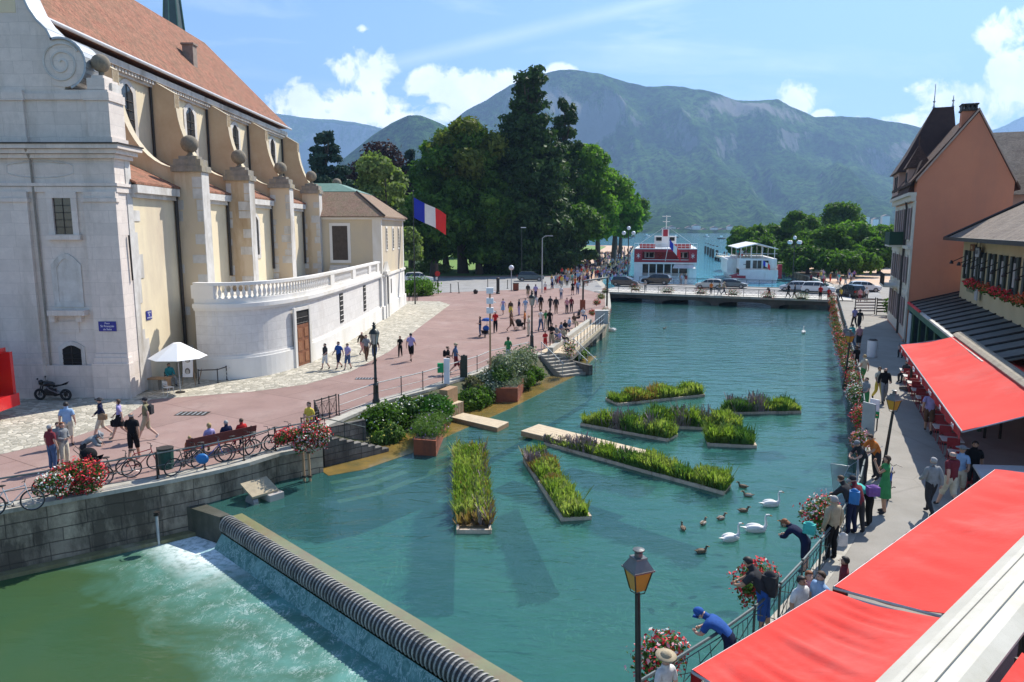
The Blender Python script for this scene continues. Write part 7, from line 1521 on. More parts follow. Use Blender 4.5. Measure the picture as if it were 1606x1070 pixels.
CG=GLASS('car_glass',(.02,.028,.035));HLM=M('headlight',(.6,.62,.62),(.5,.52,.52),.15,4,0);TLM=M('tail_light',(.35,.01,.01),(.28,.01,.01),.25,4,0)
def car(label,p,rz,paint,style='hatch',sc_=1.0,group='cars crossing the bridge'):
 T=thing('car',label,'car',p,rz,group,sc_)
 if style=='hatch':low=[(-2.0,.35),(-2.05,.62),(-1.95,.95),(-1.5,1.0),(1.05,.98),(1.85,.84),(2.02,.6),(1.98,.32)];cab=[(-1.9,.95),(-1.65,1.38),(-1.2,1.5),(.1,1.5),(.5,1.38),(1.15,.98)]
 elif style=='sedan':low=[(-2.25,.35),(-2.3,.7),(-2.15,.95),(-1.4,1.0),(1.2,.95),(2.1,.8),(2.28,.6),(2.22,.32)];cab=[(-1.75,.98),(-1.0,1.38),(-.5,1.43),(.2,1.42),(.6,1.32),(1.3,.96)]
 elif style=='wagon':low=[(-2.2,.38),(-2.25,.75),(-2.15,1.05),(-1.5,1.08),(1.0,1.04),(2.0,.9),(2.2,.66),(2.15,.35)];cab=[(-2.15,1.04),(-1.85,1.55),(-1.3,1.65),(.1,1.65),(.5,1.5),(1.15,1.02)]
 else:low=[(-2.4,.4),(-2.45,.9),(-2.4,1.15),(-1.5,1.2),(1.5,1.15),(2.3,1.0),(2.45,.7),(2.4,.35)];cab=[(-2.4,1.1),(-2.3,2.0),(-1.9,2.15),(1.0,2.15),(1.4,1.95),(2.0,1.1)]
 def loft(prof,w0,w1,inset_top):
  n=len(prof);zs=[z for _,z in prof];z0,z1=min(zs),max(zs);rings=[]
  for side in(-1,-.85,.85,1):
   ww=w0 if abs(side)<1 else w0
   rings.append([(x*(1 if abs(side)<1 else.985),(side*ww)*(1-inset_top*(z-z0)/(z1-z0)),z-(0 if abs(side)<1 else.03*(z>(z0+z1)/2)))for x,z in prof])
  return rings
 mb=MB();mb.ring(loft(low,.87,0,.06));body=mb.build('body',paint,T,smooth=35,w=False)
 mb=MB();mb.ring(loft(cab,.80,0,.20));mb.build('roof',paint,T,smooth=35,w=False)
 z0=cab[0][1];g=MB();pts=[(x*.93+(.0),z)for x,z in cab];zc=[z for _,z in pts];zt_=max(zc)
 for s in(-1,1):
  pol=[(x,s*(.80*(1-.20*(z-min(zc))/(zt_-min(zc)))+.012),min(z,zt_-.09)+.0)for x,z in pts];pol=[(x,y,max(z,z0+.05))for x,y,z in pol];g.quad(*pol)
 def ws(a,b,off_):
  (xa,za),(xb,zb)=a,b;f=lambda z:.80*(1-.2*(z-min(zc))/(zt_-min(zc)))*.9
  g.quad((xa+off_,-f(za),za+.05),(xa+off_,f(za),za+.05),(xb+off_,f(zb),zb-.02),(xb+off_,-f(zb),zb-.02))
 ws(cab[-1],cab[-2],.02);ws(cab[0],cab[1],-.02);gl=g.build('windows',CG,T,w=False)
 pi=MB()
 for s in(-1,1):
  for x in(-.55,.25):yb,yt=s*.825,s*.68;pi.tube([(x-.1,yb,z0+.03),(x,yt,zt_-.08)],.03,4)
 pi.build('pillars',paint,gl,w=False)
 wx=1.28 if style in('hatch',)else(1.42 if style!='van' else 1.55)
 for sx in(-wx,wx):
  for sy in(-.78,.78):
   w_=MB();w_.cyl((sx,sy-.11,.32),(sx,sy+.11,.32),.32,n=16);wo=w_.build('wheel',TYRE,T,w=False,smooth=30);r_=MB();ys=sy+(.115 if sy>0 else-.115);r_.cyl((sx,ys-.01,.32),(sx,ys+.01,.32),.2,n=12);r_.build('rim',RIM,wo,w=False)
 xf=low[-2][0];xr_=low[1][0];zh=low[-2][1]+.08
 for s in(-1,1):
  m_=MB();m_.box((xf-.06,s*.62,zh),(.16,.32,.14));m_.build('headlight',HLM,T,w=False);m_=MB();m_.box((xr_+.06,s*.68,zh+.1),(.14,.22,.2));m_.build('tail_light',TLM,T,w=False)
  m_=MB();m_.box((.85,s*.92,z0+.08),(.14,.16,.12));m_.build('mirror',paint,T,w=False)
 m_=MB();m_.box((0,0,.24),(3.6,1.5,.14));m_.build('underbody',DARKM,T,w=False)
 m_=MB();m_.box((xr_-.005,0,.55),(.03,.5,.11));m_.box((xf+.005,0,.42),(.03,.5,.11));m_.build('number_plate',INK,T,w=False);return T
def PT(name,c):return M(name,c,tuple(x*.93 for x in c),.25,1,0,spec=.5,coat=.6)
PB,PBB,PW,PGr,PDG,PSi,PGn=PT('black_car_paint',(.012,.014,.017)),PT('dark_blue_paint',(.015,.025,.04)),PT('white_car_paint',(.72,.72,.71)),PT('graphite_paint',(.07,.08,.09)),PT('dark_slate_paint',(.035,.045,.05)),PT('silver_paint',(.42,.44,.47)),PT('champagne_paint',(.5,.48,.43))
arz=math.atan2(bd.y,bd.x)
def on_br(u,v):p=P(u,v,.062);return(p.x,p.y,.062)
for(u,v,pt_,st,rr,lab,sc_)in((981,449,PBB,'hatch',0,'dark blue hatchback at the left end of the bridge',1.05),(1029,446,PB,'wagon',math.pi,'black estate car behind the dark blue hatchback on the bridge',1.05),(1113,453,PGn,'hatch',math.pi,'pale champagne hatchback in the middle of the bridge',1.0),(1148,452,PGr,'sedan',0,'graphite saloon just right of the pale hatchback',1.0),(1246,457,PSi,'hatch',math.pi,'silver blue hatchback near the right end of the bridge',1.0),(1283,460,PW,'wagon',0,'white estate car partly covering the silver blue hatchback',1.0)):
 car(lab,on_br(u,v),arz+rr,pt_,st,sc_)
car('black sports utility car waiting at the right end of the bridge',(*P(1334,466)[:2],.01),arz+math.pi/2+.5,PB,'wagon',1.05,'cars on the roads beyond the bridge')
car('white hatchback seen behind the black car at the right',(*P(1355,458)[:2],.013),arz+.2,PW,'hatch',1.05,'cars on the roads beyond the bridge')
car('white car parked behind the annex at the left road',(*P(657,444)[:2],.016),.1,PW,'wagon',1.1,'cars on the roads beyond the bridge')
car('white delivery van parked on the park edge behind the willow',(*P(664,418)[:2],.016),.3,PW,'van',1.2,'cars on the roads beyond the bridge')
car('dark grey car passing under the sequoia behind the crossing people',(*P(832,441)[:2],.013),.0,PDG,'hatch',1.15,'cars on the roads beyond the bridge')
for(u,v,lab,pt_,st)in((1352,425,'dark car parked under the right shore trees',PB,'sedan'),(1383,420,'white van parked beside the pink house beyond the bridge',PW,'van')):car(lab,(*P(u,v)[:2],.004),arz,pt_,st,1.0,'cars on the roads beyond the bridge')
p=P(22,664);p.x-=.62;T=thing('red_truck','front corner of a red open sided tourist vehicle at the left edge','truck',(p.x-1.2,p.y+1.0,0));x,y=p.x,p.y;RT=PT('truck_red',(.62,.02,.02))
mb=MB();mb.add([(x,y-.3,.55),(x-.05,y-.3,3.0),(x-.55,y-.1,3.35),(x-.9,y-.1,3.3),(x-.55,y-.3,2.9),(x-.5,y-.3,.75)],[(5,4,3,2,1,0)]);mb.v=mb.v[:];n=len(mb.v)
mb2=MB();mb2 .ext([(x,y-.3,.5),(x-.12,y-.3,1.1),(x-.22,y-.3,3.0),(x-.42,y-.3,3.25),(x-.8,y-.3,3.3),(x-.8,y-.3,3.05),(x-.52,y-.3,2.95),(x-.45,y-.3,1.0),(x-.5,y-.3,.5)],(0,0,0),(0,.22,0));mb2 .b2(x-6,y-.28,.5,x-.3,y-.1,1.0);mb2 .b2(x-6,y-.3,3.05,x-.6,y+1.7,3.3);mb2 .b2(x-.35,y-.1,.5,x-.1,y+1.6,1.1);mb2 .b2(x-6,y+1.5,.5,x-.3,y+1.7,3.1);mb2 .build('body',RT,T)
mb=MB();mb.b2(x-3,y-.33,.98,x-.5,y-.3,1.75);mb.build('yellow_panel',M('yellow_panel',(.62,.55,.03),(.5,.5,.04),.5),T);mb=MB();mb.b2(x-3,y-.32,1.75,x-.5,y-.25,2.95);mb.build('side_window',CG,T)
mb=MB();mb.cyl((x-.75,y-.4,.38),(x-.75,y-.1,.38),.38,n=18);wo=mb.build('wheel',TYRE,T);mb=MB();mb.cyl((x-.75,y-.43,.38),(x-.75,y-.4,.38),.2,n=12);mb.build('rim',RIM,wo);mb=MB();mb.box((x+.22,y-.25,2.35),(.22,.12,.36));mb.tube([(x-.1,y-.2,2.5),(x+.2,y-.25,2.5)],.02,4);mb.build('mirror',DARKM,T)
p=P(84,628);mt=thing('motorcycle','black sports motorcycle parked against the church front','motorcycle',p,math.pi-.06);
for sx in(-.7,.72):
 m_=MB();m_.torus((sx,0,.31),.25,.065,24,8);wo=m_.build('wheel',TYRE,mt,w=False,smooth=True);m_=MB()
 for k in range(5):a=k*1.256;m_.cyl((sx,0,.31),(sx+.22*math.cos(a),0,.31+.22*math.sin(a)),.03,.018,4)
 m_.cyl((sx,-.05,.31),(sx,.05,.31),.09,n=10);m_.build('spokes',RIM if sx>0 else DARKM,wo,w=False)
BLK=M('gloss_black',(.015,.015,.016),(.02,.02,.02),.25,3,0,spec=.5)
m_=MB();m_.sph((.18,0,.88),(.34,.17,.15),14,8);m_.build('tank',BLK,mt,w=False,smooth=True);m_=MB();m_.add([(-.1,-.12,.82),(-.1,.12,.82),(-.45,.13,.84),(-.45,-.13,.84),(-.9,.07,1.02),(-.9,-.07,1.02),(-.1,-.1,.7),(-.1,.1,.7),(-.8,.05,.86),(-.8,-.05,.86)],[(0,1,2,3),(3,2,4,5),(5,4,8,9),(0,3,9,6),(3,5,9),(1,7,8,2),(2,8,4),(6,9,8,7),(0,6,7,1)]);m_.build('seat',BLK,mt,w=False)
m_=MB();m_.tube([(.45,0,.85),(.1,-.12,.6),(-.35,-.12,.42)],.035,6);m_.tube([(.45,0,.85),(.1,.12,.6),(-.35,.12,.42)],.035,6);m_.tube([(-.35,0,.4),(-.7,0,.31)],.04,6);m_.build('frame',RIM,mt,w=False)
m_=MB();m_.box((.12,0,.45),(.5,.26,.34));m_.sph((.15,0,.5),(.3,.17,.2),10,6);m_.tube([(.3,-.1,.35),(0,-.16,.22),(-.45,-.17,.35),(-.75,-.17,.45)],.05,6);m_.build('engine',DARKM,mt,w=False)
m_=MB();m_.tube([(.72,-.08,.31),(.5,-.08,.95)],.03,6);m_.tube([(.72,.08,.31),(.5,.08,.95)],.03,6);m_.tube([(.45,-.33,1.0),(.52,0,.98),(.45,.33,1.0)],.018,5);m_.sph((.55,-.3,1.2),(.02,.08,.05),8,5);m_.sph((.55,.3,1.2),(.02,.08,.05),8,5);m_.tube([(.5,-.25,1.0),(.55,-.3,1.2)],.01,4);m_.tube([(.5,.25,1.0),(.55,.3,1.2)],.01,4);m_.build('fork_and_handlebar',DARKM,mt,w=False)
m_=MB();m_.sph((.66,0,.93),(.1,.11,.12),10,8);m_.build('headlight',HLM,mt,w=False);m_=MB();m_.sph((.6,0,.95),(.13,.13,.15),10,8);m_.build('headlight_cowl',BLK,mt,w=False)
def bicycle(label,p,rz,frame,lean=0,group='bicycles leaning along the left railing'):
 T=thing('bicycle',label,'bicycle',p,rz,group)
 for sx in(-.52,.52):
  m_=MB();m_.torus((sx,0,.34),.325,.022,28,5);wo=m_.build('wheel',TYRE,T,w=False);m_=MB();m_.torus((sx,0,.34),.30,.010,24,4)
  for k in range(12):a=k*math.pi/6;m_.cyl((sx,0,.34),(sx+.3*math.cos(a),0,.34+.3*math.sin(a)),.003,n=3)
  m_.cyl((sx,-.04,.34),(sx,.04,.34),.03,n=6);m_.build('spokes',RIM,wo,w=False)
 m_=MB()
 for a,b in(((-.52,0,.34),(-.08,0,.30)),((-.52,0,.34),(-.2,0,.78)),((-.08,0,.30),(-.23,0,.86)),((-.2,0,.76),(.36,0,.84)),((-.08,0,.30),(.38,0,.74)),((.35,0,.92),(.40,0,.66)),((.40,0,.66),(.52,0,.34))):m_.cyl(a,b,.017,n=6)
 m_.build('frame',frame,T,w=False);m_=MB();m_.tube([(.3,-.28,1.0),(.38,-.1,1.02),(.35,0,.94),(.38,.1,1.02),(.3,.28,1.0)],.013,5);m_.build('handlebar',DARKM,T,w=False)
 m_=MB();m_.sph((-.27,0,.93),(.14,.07,.035),8,5);m_.cyl((-.23,0,.84),(-.25,0,.92),.015,n=5);m_.build('saddle',DARKM,T,w=False);m_=MB();m_.torus((-.08,.03,.30),.09,.012,14,4);m_.cyl((-.08,.05,.3),(0,.12,.2),.012,n=4);m_.cyl((-.08,-.05,.3),(-.16,-.12,.4),.012,n=4);m_.box((0,.14,.2),(.09,.07,.02));m_.box((-.16,-.14,.4),(.09,.07,.02));m_.build('pedals',DARKM,T,w=False)
 if lean:T.rotation_euler=(lean,0,rz)
 return T
FB,FW,FRd,FBl=PT('bike_black',(.015,.015,.017)),PT('bike_white',(.6,.6,.6)),PT('bike_red',(.35,.02,.02)),PT('bike_blue',(.02,.09,.4))
for(u,v,rz_,fm,lab,ln_)in((22,806,.55,FW,'white and black bicycle at the far left edge of the quay',-.1),(98,776,.5,FB,'black bicycle half hidden by the large geraniums',.1),(140,768,.9,FB,'dark bicycle right behind the large geraniums',-.12),(182,754,.62,FB,'black town bicycle leaning on the railing behind the man in black',.12),(222,741,.7,FRd,'dark red bicycle whose front wheel reaches the green litter bin',.1),(292,741,.95,FB,'black mountain bicycle between the litter bin and the bench',.12),(328,729,.6,FBl,'bicycle with a blue bag behind the bench',.1),(378,720,.7,FRd,'pink red bicycle at the right end of the bench',-.1),(407,711,.75,FB,'black racing bicycle with drop handlebar right of the bench',.12),(440,703,.8,FB,'black bicycle half hidden by the round geraniums',.1)):
 bicycle(lab,(*P(u,v)[:2],.012),rz_,fm,ln_)
bicycle('blue bicycle leaning by the lantern post on the right quay',(*P(1392,778)[:2],.012),1.1,FBl,.1,'bicycles on the right quay')
p=P(317,716,.75);T=thing('bag','bright blue bag hung over a bicycle behind the bench','bag',(p.x,p.y,.5));mb=MB();mb.sph((p.x,p.y,.66),(.24,.13,.2),10,7);mb.build('body',M('blue_nylon',(.02,.18,.45),(.015,.13,.36),.5,4,.2),T,smooth=True);mb=MB();mb.tube([(p.x-.25,p.y,.85),(p.x,p.y,1.05),(p.x+.25,p.y,.85)],.02,4);mb.build('strap',DARKM,T)
SWM=M('white_feathers',(.80,.79,.76),(.74,.73,.70),.8,8,.2);BILL=M('orange_bill',(.7,.25,.04),(.6,.2,.03),.5);DKF=M('brown_feathers',(.12,.08,.05),(.22,.17,.12),.85,14,.3);DKH=M('dark_green_head',(.015,.05,.035),(.02,.035,.03),.4,6);GF=M('pale_flank',(.42,.38,.33),(.34,.3,.26),.85,10,.2)
def swan(label,u,v,rz,sc_=1.0):
 p=P(u,v,-1.2);T=thing('swan',label,'swan',(p.x,p.y,-1.2),rz,'swans on the canal',sc_*.68)
 mb=MB();mb.sph((0,0,.12),(.48,.22,.20),16,10);path=[(.36,0,.16),(.46,0,.32),(.43,0,.50),(.40,0,.68),(.45,0,.80),(.53,0,.79)];mb.tube(path,[.11,.07,.05,.045,.055,.045],8);mb.sph((.53,0,.79),(.09,.05,.055),8,6);mb.add([(-.35,-.1,.2),(-.35,.1,.2),(-.72,0,.24),(-.4,0,.05)],[(0,1,2),(0,2,3),(1,3,2),(0,3,1)]);mb.build('body',SWM,T,w=False,smooth=True)
 for s in(-1,1):m_=MB();m_.sph((-.08,s*.13,.2),(.38,.11,.16),12,8);m_.build('wing',SWM,T,w=False,smooth=True)
 m_=MB();m_.cyl((.60,0,.78),(.71,0,.745),.026,.012,6);m_.build('bill',BILL,T,w=False);m_=MB();m_.sph((.585,0,.80),(.03,.035,.025),6,5);m_.build('face_patch',DKH,T,w=False)
swan('upper swan of the three, swimming right toward the railing',1209,794,0.1);swan('swan with long outstretched body and raised neck in front of the others',1185,834,-.05,1.1);swan('lowest and leftmost swan of the three near the ducks',1146,848,.35)
swan('white swan feeding below the timber terrace',960,520,2.2,1.5);swan('distant white swan near the right quay wall before the bridge',1260,523,1.2,1.2)
def duck(label,u,v,rz,fem=True):
 p=P(u,v,-1.2);T=thing('duck',label,'duck',(p.x,p.y,-1.2),rz,'ducks on the canal',.8)
 mb=MB();mb.sph((0,0,.07),(.22,.10,.095),12,8);mb.tube([(.14,0,.1),(.19,0,.19),(.21,0,.23)],[.06,.04,.045],7);mb.add([(-.15,-.05,.12),(-.15,.05,.12),(-.32,0,.14),(-.2,0,.04)],[(0,1,2),(0,2,3),(1,3,2),(0,3,1)]);mb.build('body',DKF,T,w=False,smooth=True)
 m_=MB();m_.sph((.225,0,.245),(.06,.045,.045),8,6);m_.build('head',DKF if fem else DKH,T,w=False,smooth=True);m_=MB();m_.cyl((.27,0,.24),(.34,0,.225),.022,.014,5);m_.build('bill',BILL,T,w=False)
 for s in(-1,1):m_=MB();m_.sph((-.03,s*.075,.1),(.18,.035,.06),8,6);m_.build('wing',GF if fem else DKF,T,w=False,smooth=True)
for(u,v,r_,f,lab)in((1165,765,2.6,0,'dark duck farthest up, above the grey one'),(1173,779,2.9,1,'grey brown duck just below the dark one'),(1166,803,0,0,'dark duck swimming right between swans and grass raft'),(1131,815,.5,1,'pale flanked duck left of the dark swimming duck'),(1103,823,.9,1,'brown duck in the middle of the diagonal row'),(1071,831,1.6,0,'leftmost duck facing away from the viewer'),(1100,867,.2,0,'lowest duck, alone left of the lowest swan'),(1232,826,2.9,1,'duck splashing beside the right railing flowers'),(1258,806,1.0,1,'small duck near the railing above the splashing duck'),(1042,516,.5,1,'far brown duck in mid canal toward the bridge')):duck(lab,u,v,r_,bool(f))
CHR=M('cafe_red_plastic',(.35,.03,.035),(.28,.025,.03),.5,4);TT=M('cafe_table_top',(.62,.6,.56),(.5,.48,.45),.4,4,0)
def ctable(label,x,y,rz=0):
 T=thing('cafe_table',label,'table',(x,y,0),rz,'café tables under the far awning');mb=MB();mb.b2(-.38,-.38,.71,.38,.38,.74);mb.build('table_top',TT,T,w=False);mb=MB();mb.lathe([(.22,0),(.2,.03),(.03,.05),(.03,.71)],(0,0,0),10);mb.build('pedestal',DARKM,T,w=False);return T
def cchair(label,x,y,rz):
 T=thing('cafe_chair',label,'chair',(x,y,0),rz,'red café chairs under the far awning');mb=MB();mb.box((0,0,.45),(.44,.44,.035));mb.build('seat',CHR,T,w=False);mb=MB();mb.box((0,.21,.7),(.44,.03,.36));mb.build('backrest',CHR,T,w=False)
 m_=MB();m_.tube([(-.2,.2,.6),(-.23,-.15,.62),(-.2,-.18,.0)],.014,4);m_.tube([(.2,.2,.6),(.23,-.15,.62),(.2,-.18,.0)],.014,4);m_.build('armrests',CHR,T,w=False)
 for sx in(-.19,.19):m_=MB();m_.tube([(sx,.2,.45),(sx*1.1,.26,0)],.014,4);m_.build('leg',CHR,T,w=False)
 return T
ct=cc2=None;szx=math.atan2(SD.y,SD.x);rows=['nearest the menu counter','second from the counter','third from the counter','fourth from the counter','fifth from the counter','sixth from the counter','fifth from the sunny end','fourth from the sunny end','third from the sunny end','second from the sunny end','farthest in the sun']
for k in range(11):
 b_=Vector((15.1,23.2,0))+SD*(1.4+k*1.95)+SN*.25
 ct_=ctable(f'small square café table {rows[k]}',b_.x,b_.y,szx)
 if k>4 or True:
  q=b_-SD*.62;cchair(f'red café chair, near side of table {rows[k]}',q.x,q.y,szx+math.pi/2+math.pi);q=b_+SD*.62;cchair(f'red café chair, far side of table {rows[k]}',q.x,q.y,szx-math.pi/2+math.pi)
p=Vector(P(1427,612));T=thing('cafe_parasol_foot','thick dark awning support foot among the sunny café tables','post',(p.x,p.y,0));mb=MB();mb.tube([(p.x,p.y,0),(p.x,p.y,2.4)],.07,6);mb.build('pole',DARKM,T);mb=MB();mb.b2(p.x-.4,p.y-.4,0,p.x+.4,p.y+.4,.12);mb.build('foot',DARKM,T)
p=P(1367,560);T=thing('rubbish_bin','tall white bin standing in the shade of the quay','litter bin',p);mb=MB();mb.lathe([(.3,0),(.33,.1),(.33,1.15),(.28,1.2)],p,14);mb.build('body',INK,T,smooth=True);mb=MB();mb.lathe([(.34,1.2),(.2,1.3)],p,14);mb.build('lid',DARKM,T)
for i,(u,v,lab)in enumerate(((1356,493,'grey slatted barrier left of the terrace entrance beyond the shadow'),(1390,494,'dark barrier panel beside the restaurant hedge'))):
 p=P(u,v);T=thing('barrier',lab,'barrier',p);mb=MB()
 for k in range(5):mb.b2(p.x-1.1,p.y-.03,.3+.3*k,p.x+1.1,p.y+.03,.45+.3*k)
 mb.build('slats',LEAD if i==0 else DARKM,T);
 for k in(-1.05,1.05):mb=MB();mb.tube([(p.x+k,p.y,0),(p.x+k,p.y,1.8)],.05,5);mb.build('post',DARKM,T)
bl=[(P(1405,497).x+dx,P(1405,497).y+dy,1.1,1.2,1.2,1.2)for dx,dy in((0,0),(1.2,-3),(2.2,2.5))];bush('restaurant_hedge','dark potted hedge at the restaurant entrance below the pink house',bl,LV['mid'],6000,.12,61)
def skin_mesh(J,E,rad,root,sub=1):
 me=bpy.data.meshes.new('tmp');names=list(J);ix={n:i for i,n in enumerate(names)}
 me.from_pydata([J[n]for n in names],[(ix[a],ix[b])for a,b in E],[]);o=bpy.data.objects.new('tmp',me);C.objects.link(o)
 m=o.modifiers.new('s','SKIN');m.use_smooth_shade=True;m.branch_smoothing=.4
 sv=me.skin_vertices[0].data
 for n,i in ix.items():r=rad[n];sv[i].radius=(r,r)if not isinstance(r,tuple)else r;sv[i].use_root=n==root
 if sub:s=o.modifiers.new('u','SUBSURF');s.levels=sub
 dg=bpy.context.evaluated_depsgraph_get();out=bpy.data.meshes.new_from_object(o.evaluated_get(dg));bpy.data.objects.remove(o);bpy.data.meshes.remove(me);return out
def pose(kind,fem=False):
 """joint positions facing +Y, feet on z=0, 1.72 m tall"""
 w=.165 if not fem else.15;hp=.09
 J=dict(pel=(0,0,.93),wai=(0,.005,1.07),che=(0,0,1.27),nb=(0,-.005,1.42),nk=(0,.0,1.50),hd=(0,.02,1.585),ht=(0,.012,1.665),sl=(-w,0,1.40),el=(-w-.07,-.03,1.13),wl=(-w-.09,.04,.90),ml=(-w-.09,.06,.84),sr=(w,0,1.40),er=(w+.07,-.03,1.13),wr=(w+.09,.04,.90),mr=(w+.09,.06,.84),hl=(-hp,0,.88),kl=(-hp-.01,.02,.48),al=(-hp-.015,-.02,.09),tl=(-hp-.03,.13,.035),hr=(hp,0,.88),kr=(hp+.01,.02,.48),ar=(hp+.015,-.02,.09),tr=(hp+.03,.13,.035))
 U=lambda**k:J.update(k)
 if kind=='walk':U(kl=(-.09,.16,.50),al=(-.10,.30,.10),tl=(-.10,.44,.05),kr=(.09,-.02,.49),ar=(.09,-.36,.16),tr=(.10,-.27,.04),el=(-w-.05,-.14,1.14),wl=(-w-.07,-.16,.92),ml=(-w-.07,-.14,.86),er=(w+.05,.08,1.14),wr=(w+.06,.26,.98),mr=(w+.05,.31,.93))
 elif kind=='walk2':U(kr=(.09,.13,.50),ar=(.10,.20,.09),tr=(.10,.34,.045),kl=(-.09,.0,.49),al=(-.09,-.24,.13),tl=(-.10,-.14,.035),er=(w+.05,-.1,1.14),wr=(w+.07,-.1,.91),mr=(w+.07,-.08,.85),el=(-w-.05,.05,1.14),wl=(-w-.04,.22,1.02),ml=(-w+.0,.27,1.02))
 elif kind=='hold':U(el=(-w-.06,-.02,1.13),wl=(-w+.03,.22,1.12),ml=(-w+.09,.26,1.13),er=(w+.06,-.02,1.13),wr=(w-.03,.22,1.10),mr=(w-.09,.26,1.11))
 elif kind=='photo':U(el=(-w-.03,.2,1.22),wl=(-.06,.30,1.47),ml=(-.02,.30,1.53),er=(w+.03,.2,1.22),wr=(.06,.30,1.47),mr=(.02,.30,1.53))
 elif kind=='lean':U(wai=(0,.05,1.07),che=(0,.16,1.24),nb=(0,.24,1.36),nk=(0,.28,1.43),hd=(0,.35,1.50),ht=(0,.38,1.57),sl=(-w,.22,1.33),sr=(w,.22,1.33),el=(-w-.05,.40,1.10),wl=(-.12,.55,1.03),ml=(-.05,.58,1.03),er=(w+.05,.40,1.10),wr=(.12,.55,1.03),mr=(.05,.58,1.03),pel=(0,-.02,.92),kr=(hp+.01,-.03,.48),ar=(hp+.02,-.12,.09),tr=(hp+.03,.02,.035))
 elif kind=='bend':U(wai=(0,.12,1.0),che=(0,.30,1.10),nb=(0,.42,1.16),nk=(0,.48,1.18),hd=(0,.57,1.20),ht=(0,.64,1.23),sl=(-w,.40,1.13),sr=(w,.40,1.13),el=(-w-.04,.50,.9),wl=(-.14,.62,.86),ml=(-.08,.66,.86),er=(w+.04,.50,.9),wr=(.14,.62,.86),mr=(.08,.66,.86),pel=(0,-.06,.93))
 elif kind=='hand_hip':U(el=(-w-.17,-.08,1.16),wl=(-w+.0,.04,1.02),ml=(-w+.04,.08,1.0),er=(w+.06,-.02,1.13),wr=(w+.0,.2,1.12),mr=(w-.04,.25,1.16))
 elif kind=='sit':
  for k in('pel','wai','che','nb','nk','hd','ht','sl','el','wl','ml','sr','er','wr','mr'):x,y,z=J[k];J[k]=(x,y,z-.41)
  U(hl=(-hp,.03,.50),kl=(-.12,.44,.50),al=(-.12,.46,.09),tl=(-.13,.60,.035),hr=(hp,.03,.50),kr=(.12,.44,.50),ar=(.12,.40,.09),tr=(.13,.54,.035),wl=(-.17,.28,.60),ml=(-.13,.34,.60),wr=(.17,.28,.60),mr=(.13,.34,.60),el=(-w-.06,.04,.74),er=(w+.06,.04,.74))
 return J
EDG=[('pel','wai'),('wai','che'),('che','nb'),('nb','nk'),('nk','hd'),('hd','ht'),('che','sl'),('sl','el'),('el','wl'),('wl','ml'),('che','sr'),('sr','er'),('er','wr'),('wr','mr'),('pel','hl'),('hl','kl'),('kl','al'),('al','tl'),('pel','hr'),('hr','kr'),('kr','ar'),('ar','tr')]
RAD=dict(pel=(.165,.125),wai=(.15,.115),che=(.17,.125),nb=(.085,.075),nk=.052,hd=(.082,.092),ht=(.066,.075),sl=.07,el=.05,wl=.029,ml=(.038,.02),sr=.07,er=.05,wr=.029,mr=(.038,.02),hl=.10,kl=.066,al=.042,tl=(.04,.028),hr=.10,kr=.066,ar=.042,tr=(.04,.028))
SEG=dict(torso=[('pel','wai'),('wai','che'),('che','nb'),('che','sl'),('che','sr')],neck=[('nb','nk')],head=[('nk','hd'),('hd','ht')],uarm=[('sl','el'),('sr','er')],farm=[('el','wl'),('er','wr')],hand=[('wl','ml'),('wr','mr')],hip=[('pel','hl'),('pel','hr')],thigh=[('hl','kl'),('hr','kr')],shin=[('kl','al'),('kr','ar')],foot=[('al','tl'),('ar','tr')])
KEYS=list(SEG)
class Body:pass
